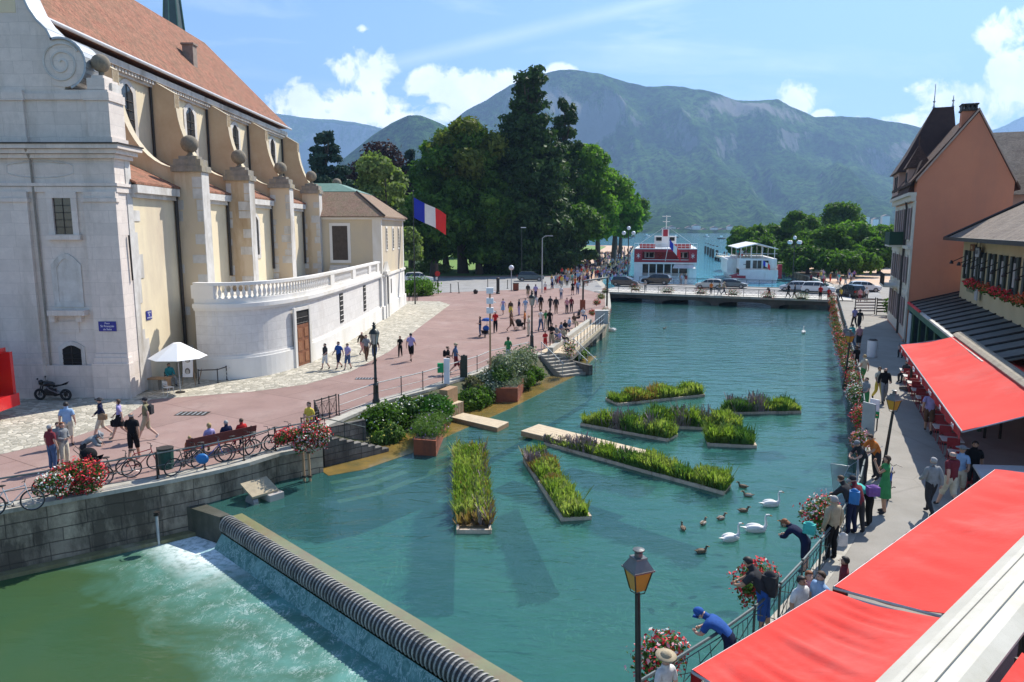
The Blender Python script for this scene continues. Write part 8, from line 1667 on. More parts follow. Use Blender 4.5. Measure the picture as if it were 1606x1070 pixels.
def make_body(kind,fem):
 J=pose(kind,fem);rad=dict(RAD)
 if fem:rad.update(pel=(.165,.13),wai=(.125,.10),che=(.145,.115),sl=.056,sr=.056,el=.042,er=.042)
 me=skin_mesh(J,EDG,rad,'pel',1);n=len(me.vertices);co=np.empty(n*3);me.vertices.foreach_get('co',co);co=co.reshape(-1,3)
 no=np.empty(n*3);me.vertices.foreach_get('normal',no);no=no.reshape(-1,3)
 F=[tuple(p.vertices)for p in me.polygons];fc=np.array([co[list(f)].mean(0)for f in F]);best=np.full(len(F),9.);lab=np.zeros(len(F),int);tt=np.zeros(len(F))
 for li,k in enumerate(KEYS):
  for a,b in SEG[k]:
   A,B=np.array(J[a]),np.array(J[b]);d=B-A;t=np.clip(((fc-A)@d)/(d@d),0,1);ds=np.linalg.norm(fc-(A+t[:,None]*d),axis=1)
   ra=rad[a]if not isinstance(rad[a],tuple)else max(rad[a]);ds=ds-ra*.85;m=ds<best;best[m]=ds[m];lab[m]=li;tt[m]=t[m]
 b=Body();b.J,b.co,b.no,b.F,b.lab,b.t,b.fc,b.me,b.kind,b.fem=J,co,no,F,lab,tt,fc,me,kind,fem
 mb=MB();mb.v=[tuple(c)for c in co];mb.f=list(F);mb.mi=[0]*len(F)
 hd,ht=Vector(J['hd']),Vector(J['ht']);up_=(ht-hd).normalized();fw=Vector((0,1,0));fw=(fw-up_*fw.dot(up_)).normalized()
 mb.cyl(hd+fw*.088+up_*.015,hd+fw*.118-up_*.012,.008,.014,5)
 for s in(-1,1):mb.sph(hd+Vector((s*.082,0,0))-fw*.0,(.012,.02,.03),6,4)
 mb.m=1
 for s in(-1,1):mb.sph(hd+Vector((s*.032,0,0))+fw*.086+up_*.028,.010,6,4)
 mb.m=2;mb.box(tuple(hd+fw*.092-up_*.035),(.04,.008,.009));mb.m=0
 for wn_,mn_,s in(('wl','ml',-1),('wr','mr',1)):
  W,H=Vector(J[wn_]),Vector(J[mn_]);d=(H-W).normalized();side=d.cross(Vector((1,0,0))if abs(d.x)<.7 else Vector((0,1,0))).normalized();nrm=d.cross(side).normalized()
  for k,(o_,l_)in enumerate(((-.026,.055),(-.009,.068),(.009,.064),(.025,.05))):
   a=H+side*o_+d*.01;m_=a+d*l_*.55+nrm*.008*s;mb.tube([a,m_,m_+d*l_*.4+nrm*.022*s],[.0095,.008,.0065],5)
  a=W.lerp(H,.4)+side*.024;mb.tube([a,a+side*.022+d*.024,a+side*.022+d*.05+nrm*.008],[.011,.009,.007],5)
 b.meshdata=mb;return b
def sel(b,cond):return[i for i in range(len(b.F))if cond(KEYS[b.lab[i]],b.t[i],b.fc[i])]
def shell(b,faces,d,name,mats=1):
 used={};vs=[];fs=[]
 for i in faces:
  g=[]
  for v in b.F[i]:
   if v not in used:used[v]=len(vs);vs.append(tuple(b.co[v]+b.no[v]*d))
   g.append(used[v])
  fs.append(tuple(g))
 me=bpy.data.meshes.new(name);me.from_pydata(vs,[],fs);me.polygons.foreach_set('use_smooth',[True]*len(fs));me.materials.append(None);me.update();return me
def skirt_mesh(b,long=.0,name='skirt'):
 pel,wai=Vector(b.J['pel']),Vector(b.J['wai']);kl,kr=Vector(b.J['kl']),Vector(b.J['kr']);hl=Vector(b.J['hl']);n=16;rings=[]
 kc=(kl+kr)/2;spread=abs(kl.y-kr.y)*.5
 for t,rx,ry in((0,.135,.10),(.25,.17,.13),(.6,.19,.16+spread*.4),(1.0+long,.215,.19+spread*.8)):
  if b.kind=='sit':c=wai.lerp(pel,min(1,t*2))if t<.5 else pel.lerp(kc,(t-.5)*1.7)
  else:c=wai.lerp(kc,t*.86)
  rings.append([(c.x+rx*math.cos(2*math.pi*k/n)*(1+.05*math.sin(k*2.5*t)),c.y+ry*math.sin(2*math.pi*k/n)*(1+.05*math.cos(k*3*t)),c.z)for k in range(n)])
 mb=MB();mb.ring(rings,False);me=bpy.data.meshes.new(name);me.from_pydata(mb.v,[],mb.f);me.polygons.foreach_set('use_smooth',[True]*len(mb.f));me.materials.append(None);me.update();return me
def hair_mesh(b,style):
 hd,ht=Vector(b.J['hd']),Vector(b.J['ht']);up_=(ht-hd).normalized();bk_=-Vector((0,1,0));bk_=(bk_-up_*bk_.dot(up_)).normalized();sd_=Vector((1,0,0));c=hd+up_*.03+bk_*.012;vs=[];fs=[];n,m=14,8
 mb=MB()
 if style in('short','long','bun','bob'):
  rings=[]
  for i in range(m+1):
   ph=math.pi/2*(1-i/m*1.25);r=math.cos(ph);h=math.sin(ph);ring=[]
   for k in range(n):
    a=2*math.pi*k/n;cx,cy=math.cos(a),math.sin(a);p=c+sd_*(.093*r*cx)+bk_*(.104*r*cy)+up_*(.098*h)
    if cy<-.15 and h<.45:p=c+sd_*(.088*math.cos(ph)*cx)+bk_*(.085*math.cos(ph)*cy*.75)+up_*(.098*.48)
    ring.append(p)
   rings.append(ring)
  mb.ring(rings)
  if style=='bun':mb.sph(c+bk_*.10+up_*.06,.045,8,6)
  if style in('long','bob'):
   L_=.26 if style=='long' else.13;rings=[]
   for i in range(5):
    t=i/4;q=c-up_*(.02+L_*t);w_=.085-.02*t;rings.append([q+sd_*(w_*math.cos(a))+bk_*(.035+.055*math.sin(a)*(1-.3*t))for a in[2*math.pi*k/10 for k in range(10)]])
   mb.ring(rings)
 elif style in('cap','hat'):
  mb.sph(c+up_*.035,(.098,.108,.085),14,8)
  if style=='hat':q=c+up_*.03;mb.ring([[q+sd_*(.19*math.cos(a))+bk_*(.19*math.sin(a))-up_*.0 for a in[2*math.pi*k/16 for k in range(16)]],[q+sd_*(.18*math.cos(a))+bk_*(.18*math.sin(a))+up_*.02 for a in[2*math.pi*k/16 for k in range(16)]]])
  else:q=c-bk_*.12+up_*.035;mb.box(tuple(q),(.13,.11,.012))
 elif style=='bald':mb.ring([[c+sd_*(.09*math.cos(a))+bk_*(.1*math.sin(a))+up_*z for a in[math.pi*k/9 for k in range(10)]]for z in(-.03,.03)],False)
 me=bpy.data.meshes.new('hair');me.from_pydata(mb.v,[],mb.f);bm_fix(me);me.polygons.foreach_set('use_smooth',[True]*len(mb.f));me.materials.append(None);me.update();return me
_B={};_P={}
def body(kind,fem):
 if(kind,fem)not in _B:_B[(kind,fem)]=make_body(kind,fem)
 return _B[(kind,fem)]
def piece(kind,fem,what):
 k=(kind,fem,what)
 if k in _P:return _P[k]
 b=body(kind,fem)
 if what=='body':
  me=bpy.data.meshes.new('person_body');me.from_pydata(b.meshdata.v,[],b.meshdata.f);me.polygons.foreach_set('use_smooth',[True]*len(b.meshdata.f))
  for _ in range(3):me.materials.append(None)
  me.polygons.foreach_set('material_index',b.meshdata.mi);me.update()
 elif what=='tee':me=shell(b,sel(b,lambda s,t,c:(s=='torso')or(s=='uarm' and t<.78)or(s=='hip' and t<.25)),.014,'shirt')
 elif what=='tank':me=shell(b,sel(b,lambda s,t,c:(s=='torso')or(s=='hip' and t<.2)),.012,'shirt')
 elif what=='long':me=shell(b,sel(b,lambda s,t,c:s in('torso','uarm')or(s=='farm' and t<.97)or(s=='hip' and t<.4)),.02,'shirt')
 elif what=='trousers':me=shell(b,sel(b,lambda s,t,c:s in('hip','thigh')or(s=='torso' and b.lab is not None and t<.35 and False)or(s=='shin' and t<.96)),.012,'trousers')
 elif what=='shorts':me=shell(b,sel(b,lambda s,t,c:s=='hip' or s=='thigh' or(s=='shin' and t<.06)),.02,'shorts')
 elif what=='skirt':me=skirt_mesh(b)
 elif what=='dress':me=skirt_mesh(b,.12,'dress_skirt')
 elif what=='shoes':me=shell(b,sel(b,lambda s,t,c:s=='foot' or(s=='shin' and t>.96)),.008,'shoes')
 else:me=hair_mesh(b,what)
 _P[k]=me;return me
def CM(nm,c,rough=.85):
 return M('cloth_'+nm,c,tuple(x*.75 for x in c),rough,7,.3,spec=.15)
CC=dict(white=(.72,.71,.69),black=(.012,.012,.014),navy=(.015,.022,.06),grey=(.26,.27,.28),dark=(.04,.04,.045),red=(.55,.03,.03),blue=(.03,.10,.35),skyblue=(.28,.42,.62),beige=(.42,.35,.24),khaki=(.22,.20,.12),pink=(.62,.30,.32),green=(.06,.28,.10),lime=(.35,.45,.05),yellow=(.68,.52,.08),orange=(.65,.20,.04),purple=(.20,.10,.32),lilac=(.38,.33,.58),denim=(.08,.13,.24),brown=(.14,.08,.05),maroon=(.18,.03,.04),turquoise=(.08,.50,.45),cream=(.62,.57,.45),teal=(.03,.22,.24))
SK=[M('skin_fair',(.58,.36,.27),(.52,.31,.23),.6,6,0),M('skin_tan',(.45,.26,.17),(.40,.22,.14),.6,6,0),M('skin_dark',(.20,.11,.07),(.17,.09,.06),.6,6,0)]
HR=dict(brown=M('hair_brown',(.05,.028,.016),(.08,.045,.025),.7,12),dark=M('hair_dark',(.014,.011,.01),(.025,.02,.018),.6,12),blond=M('hair_blond',(.42,.29,.13),(.33,.22,.1),.7,12),grey=M('hair_grey',(.38,.37,.36),(.28,.27,.26),.8,12),ginger=M('hair_ginger',(.25,.09,.03),(.2,.07,.025),.7,12))
LIPM=M('lips',(.35,.12,.10),(.3,.1,.09),.5);
def setm(o,*ms):
 for i,m in enumerate(ms):o.material_slots[i].link='OBJECT';o.material_slots[i].material=m
def person(label,x,y,rz,kind='stand',top=('tee','white'),bot=('trousers','navy'),hair=('short','brown'),fem=False,sc_=1.0,skin=0,group=None,shoes='dark',z=0.0,name='person'):
 T=thing(name,label,'person',(x,y,z),rz,group,sc_)
 b=addob('body',piece(kind,fem,'body'),T);setm(b,SK[skin],HR['dark'],LIPM)
 if top:o=addob('shirt' if top[0]!='long' else 'jacket',piece(kind,fem,top[0]),T);setm(o,CM(top[1],CC[top[1]]))
 if bot[0]=='dress':bn_='dress'
 else:bn_=bot[0]
 o=addob(bn_,piece(kind,fem,bot[0]),T);setm(o,CM(bot[1],CC[bot[1]]))
 hs,hc=hair;o=addob('hat' if hs in('cap','hat')else 'hair',piece(kind,fem,hs),T);setm(o,CM(hc,CC[hc])if hs in('cap','hat')else HR[hc])
 o=addob('shoes',piece(kind,fem,'shoes'),T);setm(o,CM(shoes,CC[shoes]));return T
_S={}
def simple_person(label,x,y,rz,kind,fem,top,bot,botk,hair,sc_=1.0,skin=0,group=None,z=0.0,decim=.35):
 """far away: the same figure merged into one light mesh with four colours"""
 key=(kind,fem,botk)
 if key not in _S:
  bmm=bmesh.new();mi=0
  for i,w_ in enumerate(('body','tee' if not fem else 'tank',botk,'short' if not fem else 'bob')):
   me0=piece(kind,fem,w_);n0=len(bmm.faces);bmm.from_mesh(me0);bmm.faces.ensure_lookup_table()
   for f in bmm.faces[n0:]:f.material_index=i
  me=bpy.data.meshes.new('small_person');bmm.to_mesh(me);bmm.free()
  for _ in range(4):me.materials.append(None)
  o=bpy.data.objects.new('tmp',me);C.objects.link(o);md=o.modifiers.new('d','DECIMATE');md.ratio=decim;dg=bpy.context.evaluated_depsgraph_get();me2=bpy.data.meshes.new_from_object(o.evaluated_get(dg));bpy.data.objects.remove(o);_S[key]=me2
 o=bpy.data.objects.new('person',_S[key]);C.objects.link(o);o.location=(x,y,z);o.rotation_euler=(0,0,rz);o.scale=(sc_,)*3
 while len(o.data.materials)<4:o.data.materials.append(None)
 setm(o,SK[skin],CM(top,CC[top]),CM(bot,CC[bot]),HR[hair]);tag(o,label,'person',group);return o
def face(deg):return R(deg)-math.pi/2
def pp_(lab,u,v,hd_,kind='stand',top=('tee','white'),bot=('trousers','navy'),hair=('short','brown'),fem=False,sc_=1.03,skin=0,group=None,shoes='dark'):
 p=P(u,v);return person(lab,p.x,p.y,face(hd_),kind,top,bot,hair,fem,sc_,skin,group,shoes,.006)
G1='people strolling on the left plaza';G2='people at the right railing';G3='people on the right quay'
pp_('man in dark maroon shirt standing before the large geraniums, seen from behind',84,738,70,'stand',('tee','maroon'),('trousers','denim'),('short','grey'),group=G1)
pp_('older person with fair hair behind the man in maroon',96,727,300,'stand',('tee','grey'),('trousers','beige'),('short','brown'),group=G1,sc_=.96)
pp_('person in pale grey top holding a small child by the stroller',103,733,340,'hold',('long','grey'),('trousers','cream'),('bob','ginger'),True,group=G1)
pp_('tall man in pale blue tee and white shorts facing the church',109,700,110,'stand',('tee','skyblue'),('shorts','cream'),('short','dark'),sc_=1.1,group=G1)
pp_('person in grey jacket bending over a black stroller',132,736,20,'bend',('long','grey'),('trousers','dark'),('hat','grey'),group=G1)
pp_('woman in navy jacket and white shorts carrying a tan bag',161,687,200,'walk',('long','navy'),('shorts','cream'),('hat','dark'),True,skin=0,group=G1,shoes='cream')
pp_('woman in white blouse and black skirt walking left',190,689,195,'walk',('tee','lilac'),('skirt','black'),('bob','brown'),True,group=G1,shoes='beige')
pp_('man in khaki shirt and beige shorts with dark cap and rucksack',232,690,190,'walk',('tee','khaki'),('shorts','beige'),('cap','dark'),group=G1,shoes='white',sc_=1.08)
pp_('bald man dressed all in black striding toward the church',211,722,100,'walk2',('tee','black'),('shorts','black'),('bald','grey'),skin=1,group=G1,sc_=1.12,shoes='red')
for i,(k,lab,tp,bt,hr_,fm,sc_)in enumerate(((-1.15,'small blond child in an orange top at the left end of the bench',('tee','orange'),('shorts','blue'),('short','blond'),False,.72),(-.35,'blond adult in pale lilac shirt second on the bench',('tee','lilac'),('trousers','beige'),('bob','blond'),True,1.0),(.35,'person in navy and white top third on the bench',('tee','navy'),('shorts','beige'),('short','grey'),False,.98),(1.0,'person in red top at the right end of the bench',('tee','red'),('trousers','navy'),('short','brown'),False,.94))):
 q=Vector((BN.location.x,BN.location.y,0));a=BN.rotation_euler.z;d=Vector((math.cos(a),math.sin(a),0));fw=Vector((math.sin(a),-math.cos(a),0));q=q-d*k+fw*.02
 person(lab,q.x,q.y,a+math.pi,'sit',tp,bt,hr_,fm,sc_,0,'people sitting on the bench',z=.02)
pp_('woman in yellow top and dark cardigan at the stair railing holding a black bag',487,694,250,'hold',('tee','yellow'),('trousers','maroon'),('bob','brown'),True,group=G1)
for a in[(511,580,230,'walk2',('tee','dark'),('shorts','white'),('short','dark'),False,'young man in dark printed tee and white shorts by the terrace door',1.0),(532,579,240,'walk',('tee','blue'),('shorts','navy'),('short','brown'),False,'young man in blue tee and dark shorts, middle of three boys',1.05),(546,580,250,'walk2',('tee','lilac'),('shorts','denim'),('short','brown'),False,'young man in white lilac tee and denim shorts, right of three boys',1.0),(568,557,60,'walk',('tee','white'),('shorts','pink'),('long','brown'),True,'woman in white top and pink shorts close to the white wall',1.0),(575,566,300,'walk2',('tee','grey'),('trousers','brown'),('short','brown'),False,'man in grey tee and brown trousers left of the black lantern',1.05),(588,570,250,'walk',('tee','dark'),('shorts','denim'),('short','dark'),False,'man in dark tee half hidden by the black lantern post',1.08),(628,560,270,'walk2',('tee','black'),('trousers','black'),('bob','blond'),True,'girl dressed in black walking on the red asphalt edge',.88),(645,567,80,'walk',('tee','lilac'),('shorts','black'),('short','dark'),False,'man in pale lilac tee and black shorts walking away',1.14),(703,586,340,'hold',('tee','black'),('trousers','white'),('bun','brown'),True,'woman in black top with black rucksack at the bag dispenser',1.0),(715,586,10,'walk',('tee','denim'),('shorts','maroon'),('cap','beige'),False,'man in denim blue shirt and dark red shorts at the railing',1.12),(753,528,180,'hold',('tee','navy'),('trousers','denim'),('short','brown'),False,'man in navy tee pushing a pram with a blue parasol',1.0),(777,522,270,'walk2',('tee','red'),('trousers','black'),('bob','dark'),True,'woman in red blouse and black trousers right of the signal post',1.12),(789,494,250,'walk',('tank','lilac'),('dress','skyblue'),('bun','brown'),True,'woman in long pale blue dress carrying a bag on the plaza',1.0),(801,498,270,'walk2',('tee','yellow'),('dress','yellow'),('long','brown'),True,'woman in a yellow dress in the middle of the plaza',1.05),(814,495,200,'stand',('tee','navy'),('trousers','lilac'),('short','dark'),False,'person in navy top and pale trousers right of the yellow dress',1.0),(824,493,250,'walk',('tee','skyblue'),('trousers','white'),('short','dark'),False,'person in light blue shirt and white trousers behind the black lantern',1.0),(802,520,340,'walk',('tee','brown'),('shorts','brown'),('short','dark'),False,'man in brown clothes pushing a dark pushchair',1.1),(823,517,180,'hold',('tee','orange'),('trousers','brown'),('short','brown'),False,'person in orange top behind the dark pushchair',1.0),(829,528,200,'hold',('tee','cream'),('trousers','cream'),('bun','blond'),True,'person in cream clothes left of the black lantern post',1.05),(848,488,270,'stand',('long','black'),('trousers','brown'),('short','dark'),False,'man in black jacket with hands in pockets beyond the lantern',1.05),(863,489,240,'walk',('tee','dark'),('trousers','dark'),('short','dark'),False,'man in dark clothes left of the grey haired man',1.0),(872,492,280,'stand',('long','dark'),('trousers','brown'),('short','grey'),False,'grey haired man in dark jacket in the plaza centre',1.05),(848,520,60,'walk2',('tank','white'),('trousers','denim'),('short','brown'),True,'woman in white tank top and blue jeans near the terrace',1.15),(856,516,260,'stand',('tee','green'),('trousers','cream'),('bob','blond'),True,'blond woman in green top beside the white tank top',1.0),(862,518,250,'stand',('tee','black'),('trousers','black'),('bob','dark'),True,'person all in black right of the blond woman',1.1),(889,492,290,'stand',('tee','pink'),('trousers','dark'),('short','brown'),False,'man in pink top embracing a companion near the gateway',1.0),(896,490,250,'stand',('long','maroon'),('trousers','dark'),('bob','dark'),True,'woman in maroon cardigan embracing near the gateway',1.0),(842,482,290,'walk',('tee','white'),('shorts','white'),('short','brown'),False,'child in white clothes under the lantern head',.75),(828,468,90,'walk2',('tee','black'),('shorts','beige'),('long','dark'),True,'woman in black top walking away toward the road',1.15),(840,470,80,'walk',('tee','lilac'),('trousers','navy'),('short','dark'),False,'man in lilac shirt walking away toward the road',1.15),(855,460,260,'stand',('tee','white'),('shorts','red'),('bun','brown'),True,'girl in white top and red shorts crossing the road',.95),(898,463,100,'stand',('tee','black'),('skirt','black'),('short','dark'),True,'woman in black dress standing at the road edge',1.1),(906,462,90,'stand',('tee','skyblue'),('trousers','denim'),('short','grey'),False,'man in pale blue tee and jeans at the road edge',1.1),(880,470,95,'stand',('tee','white'),('trousers','denim'),('short','brown'),False,'man in white tee standing left of the couple at the road edge',1.0),(855,547,280,'hold',('tee','red'),('shorts','red'),('short','brown'),False,'child in red clothes at the top of the quay stairs',.78),(865,545,270,'hold',('tee','black'),('shorts','beige'),('bob','brown'),True,'woman in black tee and beige shorts at the top of the quay stairs',1.1),(797,572,80,'hold',('tee','green'),('trousers','white'),('bob','brown'),True,'woman in green print top behind the big olive bush',1.1)]:
 u,v,hd_,kd,tp,bt,hr_,fm,lab,s_=a;pp_(lab,u,v,hd_,kd,tp,bt,hr_,fm,s_,group=G1)
for i,(u,v,tp,hr_,fm)in enumerate(((872,535,'grey',('bob','blond'),True),(880,530,'denim',('short','brown'),False),(886,526,'black',('short','dark'),False),(893,521,'skyblue',('short','grey'),False),(900,514,'brown',('bob','brown'),True),(908,507,'dark',('short','dark'),False),(914,503,'white',('short','brown'),False),(878,545,'lilac',('bob','grey'),True),(884,540,'beige',('short','grey'),False))):
 p=P(u,v);person(['seated woman in grey at the near end of the terrace bench','seated man in denim shirt second on the terrace bench','seated man in black third on the terrace bench','seated grey haired man in light blue shirt on the terrace bench','seated woman in brown in the middle of the terrace bench','seated man in dark clothes near the far end of the terrace bench','seated man in white at the far end of the terrace bench','seated grey haired woman in lilac before the stairs','seated grey haired man in beige before the stairs'][i],p.x,p.y,face([300,200][i%2]),'sit',('tee',tp),('trousers',['denim','beige','dark'][i%3]),hr_,fm,1.0,i%2,'people seated along the timber terrace',z=.03)
p=P(267,605);person('seated portrait artist in dark jacket under the white parasol',p.x,p.y,face(320),'sit',('long','teal'),('trousers','grey'),('short','brown'),False,1.0,1,None,z=.02)
T=fold_chair('folding_chair','small stool the portrait artist sits on',(p.x,p.y,0),face(320)+math.pi,DARKM)
for a in[(1143,1068,150,'bend',('tee','blue'),('trousers','navy'),('cap','blue'),False,'man in bright blue tee and blue cap leaning over the railing',1.05,0),(1195,1000,150,'lean',('tee','dark'),('shorts','blue'),('short','dark'),False,'young man in dark tee and blue shorts with a large grey rucksack',1.1,1),(1262,898,140,'bend',('long','navy'),('shorts','navy'),('bob','ginger'),True,'woman in navy sweater and short shorts photographing over the railing',1.0,0),(1302,880,110,'stand',('long','beige'),('trousers','black'),('short','grey'),False,'older man in beige jacket and black trousers holding a white bag',1.08,0),(1332,838,130,'lean',('long','dark'),('trousers','navy'),('short','brown'),False,'person in dark clothes with a bright blue rucksack at the railing',1.05,0),(1344,836,100,'lean',('tee','maroon'),('trousers','dark'),('cap','dark'),False,'person with dark cap squeezed between the blue rucksack and the purple bag',1.0,0),(1362,826,140,'bend',('tee','turquoise'),('trousers','black'),('short','grey'),False,'person in light blue top with a purple bag bending over the railing',1.05,0),(1385,806,160,'photo',('tank','green'),('dress','green'),('bob','brown'),True,'woman in a green beach dress taking a photo at the railing',1.12,1),(1352,760,200,'lean',('tee','dark'),('trousers','dark'),('cap','grey'),False,'person with grey cap leaning on the railing by the lantern',1.0,0),(1372,752,200,'lean',('tee','orange'),('trousers','dark'),('short','brown'),False,'person in orange top behind the grey notice board',1.05,1)]:
 u,v,hd_,kd,tp,bt,hr_,fm,lab,s_,sk=a;pp_(lab,u,v,hd_,kd,tp,bt,hr_,fm,s_,sk,G2)
for a in[(1040,1165,120,'stand',('tee','white'),('shorts','denim'),('hat','beige'),True,'woman in white top and straw hat beside the nearest flower box',1.0,0),(1250,1022,300,'stand',('tee','white'),('shorts','denim'),('short','dark'),False,'person with white shirt and small black straps above the awning edge',1.0,1),(1262,1005,280,'stand',('tee','pink'),('trousers','grey'),('bob','ginger'),True,'person in pink top half hidden behind the white shirted person',.95,0),(1280,1020,200,'stand',('tee','skyblue'),('trousers','grey'),('short','brown'),False,'man with sunglasses in pale blue shirt beside the awning edge',1.05,0),(1318,985,160,'stand',('tee','maroon'),('trousers','dark'),('short','dark'),False,'dark haired person whose head shows at the tip of the middle awning',1.0,1),(1457,808,100,'walk2',('long','grey'),('trousers','dark'),('short','grey'),False,'white haired woman in pale grey jacket and dark trousers',1.1,0),(1487,800,100,'walk',('tee','maroon'),('shorts','cream'),('bald','grey'),False,'white haired man in a checked shirt and cream shorts',1.15,0),(1502,785,240,'walk2',('tee','skyblue'),('shorts','cream'),('hat','grey'),True,'woman with grey sun hat and pale blue shirt walking toward the viewer',1.1,1),(1522,776,240,'walk',('tee','black'),('trousers','dark'),('short','dark'),False,'man in black shirt beside the menu counter',1.1,1),(1455,680,60,'walk',('tee','lilac'),('shorts','brown'),('short','dark'),False,'man in white shirt leaning toward the café tables in the shade',1.15,1),(1353,606,120,'walk2',('tank','cream'),('shorts','green'),('short','blond'),False,'woman in cream top and dark green shorts with a pink bag',1.08,0),(1341,588,100,'walk',('tee','black'),('trousers','black'),('short','brown'),False,'person in black clothes walking away along the railing',1.08,0),(1356,645,200,'walk2',('tee','grey'),('shorts','green'),('short','brown'),False,'person in patterned grey top and green shorts near the flowers',1.0,0),(1376,628,270,'walk',('tee','cream'),('trousers','yellow'),('short','brown'),True,'woman in white blouse and pale yellow trousers of the walking couple',1.05,1),(1385,632,260,'walk2',('long','black'),('trousers','grey'),('bald','grey'),False,'man in open black jacket over a lime green shirt',1.1,0),(1339,514,90,'walk',('tee','lilac'),('trousers','dark'),('short','dark'),False,'person in lilac shirt entering the shadow near the bridge',1.1,0),(1347,518,90,'walk2',('tee','dark'),('trousers','dark'),('short','dark'),False,'person in dark clothes beside the lilac shirt',1.1,1),(1335,545,100,'walk',('tee','turquoise'),('trousers','denim'),('short','brown'),False,'person in light blue shirt in the shaded middle of the quay',1.05,0),(1346,547,100,'stand',('tee','pink'),('shorts','dark'),('bald','grey'),False,'person in pink shirt in the shaded middle of the quay',1.05,0),(1325,545,95,'stand',('tee','grey'),('trousers','dark'),('short','grey'),False,'white haired person at the flowers in the shade',1.0,0),(1318,473,100,'walk',('tee','yellow'),('trousers','dark'),('short','dark'),False,'person in yellowish top at the right bridge corner',1.0,0),(1348,474,250,'stand',('tee','pink'),('trousers','maroon'),('bob','brown'),True,'person in pink top crossing by the black car',1.0,0),(1358,473,250,'stand',('tee','white'),('trousers','dark'),('bob','blond'),True,'woman in white top crossing by the black car',1.05,0),(1420,600,200,'sit',('tee','dark'),('trousers','dark'),('short','dark'),False,'guest in dark clothes at the sunny café tables',1.0,0),(1436,575,250,'sit',('tee','brown'),('trousers','dark'),('bob','brown'),True,'guest in brown top at the café tables edge',1.0,0),(1414,560,230,'sit',('tee','grey'),('trousers','dark'),('short','grey'),False,'grey haired guest in the shade by the veranda',1.0,0)]:
 u,v,hd_,kd,tp,bt,hr_,fm,lab,s_,sk=a;pp_(lab,u,v,hd_,kd,tp,bt,hr_,fm,s_,sk,G3)
def on_bp(lab,u,v,hd_,kd,tp,bt,hr_,fm=False,s_=1.0):p=P(u,v,.1);person(lab,p.x,p.y,face(hd_),kd,tp,bt,hr_,fm,s_,0,'people on the bridge pavement',z=.1)
for a in[(1012,457,250,'lean',('tee','grey'),('trousers','grey'),('short','grey'),False,1.0,'person in pale grey leaning at the left part of the bridge railing'),(1115,462,90,'stand',('tee','orange'),('trousers','dark'),('short','dark'),False,1.0,'person in orange shirt on the bridge in front of the pale hatchback'),(1128,463,200,'walk2',('tee','khaki'),('trousers','grey'),('short','brown'),False,1.0,'person in khaki shirt walking on the bridge'),(1135,463,0,'walk',('tee','beige'),('trousers','navy'),('hat','beige'),False,1.05,'person in beige top and navy trousers walking right on the bridge'),(1236,467,180,'walk',('tee','black'),('trousers','black'),('short','dark'),False,1.1,'person all in black striding on the bridge'),(1246,468,170,'walk2',('long','dark'),('trousers','dark'),('bob','brown'),True,1.05,'woman in dark jacket close behind the person in black on the bridge'),(1286,471,90,'stand',('tee','red'),('shorts','black'),('short','dark'),False,1.1,'person in bright red shirt at the right end of the bridge railing'),(1299,471,90,'stand',('tee','red'),('shorts','dark'),('bob','brown'),True,.9,'smaller person in red at the very end of the bridge railing'),(1206,465,90,'bend',('tee','black'),('trousers','black'),('short','dark'),False,.9,'dark figure crouching behind the dark red bridge flowers')]:
 u,v,hd_,kd,tp,bt,hr_,fm,s_,lab=a;on_bp(lab,u,v,hd_,kd,tp,bt,hr_,fm,s_)
g=random.Random(99);tops=['white','black','navy','grey','red','skyblue','beige','pink','orange','purple','lilac','turquoise','cream','green','maroon','khaki','yellow','blue'];bots=['denim','black','beige','white','grey','navy','red','khaki','brown']
hn=dict(brown='brown haired',dark='dark haired',blond='blond',grey='grey haired',ginger='ginger');used=set()
def crowd(n,place,group,sampler,kinds=('walk','walk2','stand'),zz=.02,hmul=1.0):
 c=0;tries=0
 while c<n and tries<4000:
  tries+=1;tp,bt,hr_=g.choice(tops),g.choice(bots),g.choice(list(HR));fm=g.random()<.5;bk_=g.choice(['trousers','shorts']if not fem_(fm)else['trousers','shorts','skirt']);
  lab=f"{hn[hr_]} {'woman' if fm else 'man'} in {tp} top and {bt} {bk_} {place}"
  if lab in used:continue
  used.add(lab);x,y=sampler();simple_person(lab,x,y,g.random()*6.283 if g.random()<.3 else g.choice((0,math.pi))+g.uniform(-.5,.5),g.choice(kinds),fm,tp,bt,bk_,hr_,g.uniform(.88,1.06)*hmul,g.choice((0,0,1)),group,zz);c+=1
def fem_(f):return f
def px_s(poly_pts):
 """sample a photo-pixel quad evenly and drop to the ground"""
 def f():
  a,b=g.random(),g.random();q=poly_pts;u=(q[0][0]*(1-a)+q[1][0]*a)*(1-b)+(q[3][0]*(1-a)+q[2][0]*a)*b;v=(q[0][1]*(1-a)+q[1][1]*a)*(1-b)+(q[3][1]*(1-a)+q[2][1]*a)*b;p=P(u,v);return p.x,p.y
 return f
crowd(26,'crossing the park road','crowd crossing the road',px_s([(858,456),(925,453),(920,441),(862,444)]),hmul=1.05)
crowd(42,'on the promenade by the trees','crowd on the promenade',px_s([(868,440),(935,438),(962,408),(925,412)]))
crowd(46,'on the promenade by the ferry','crowd on the promenade',px_s([(930,440),(984,438),(990,405),(955,408)]))
crowd(30,'at the promenade lake end','crowd on the promenade',px_s([(945,408),(990,405),(992,392),(955,393)]))
crowd(22,'on the right shore square','crowd on the right shore square',px_s([(1262,446),(1345,452),(1340,436),(1270,434)]))
crowd(5,'standing on the crowded landing pier','passengers on the pier',lambda:(lambda k:(a_p.x+(b_p.x-a_p.x)*k+.8,a_p.y+(b_p.y-a_p.y)*k+2.5))(g.random()),zz=.3)if False else None
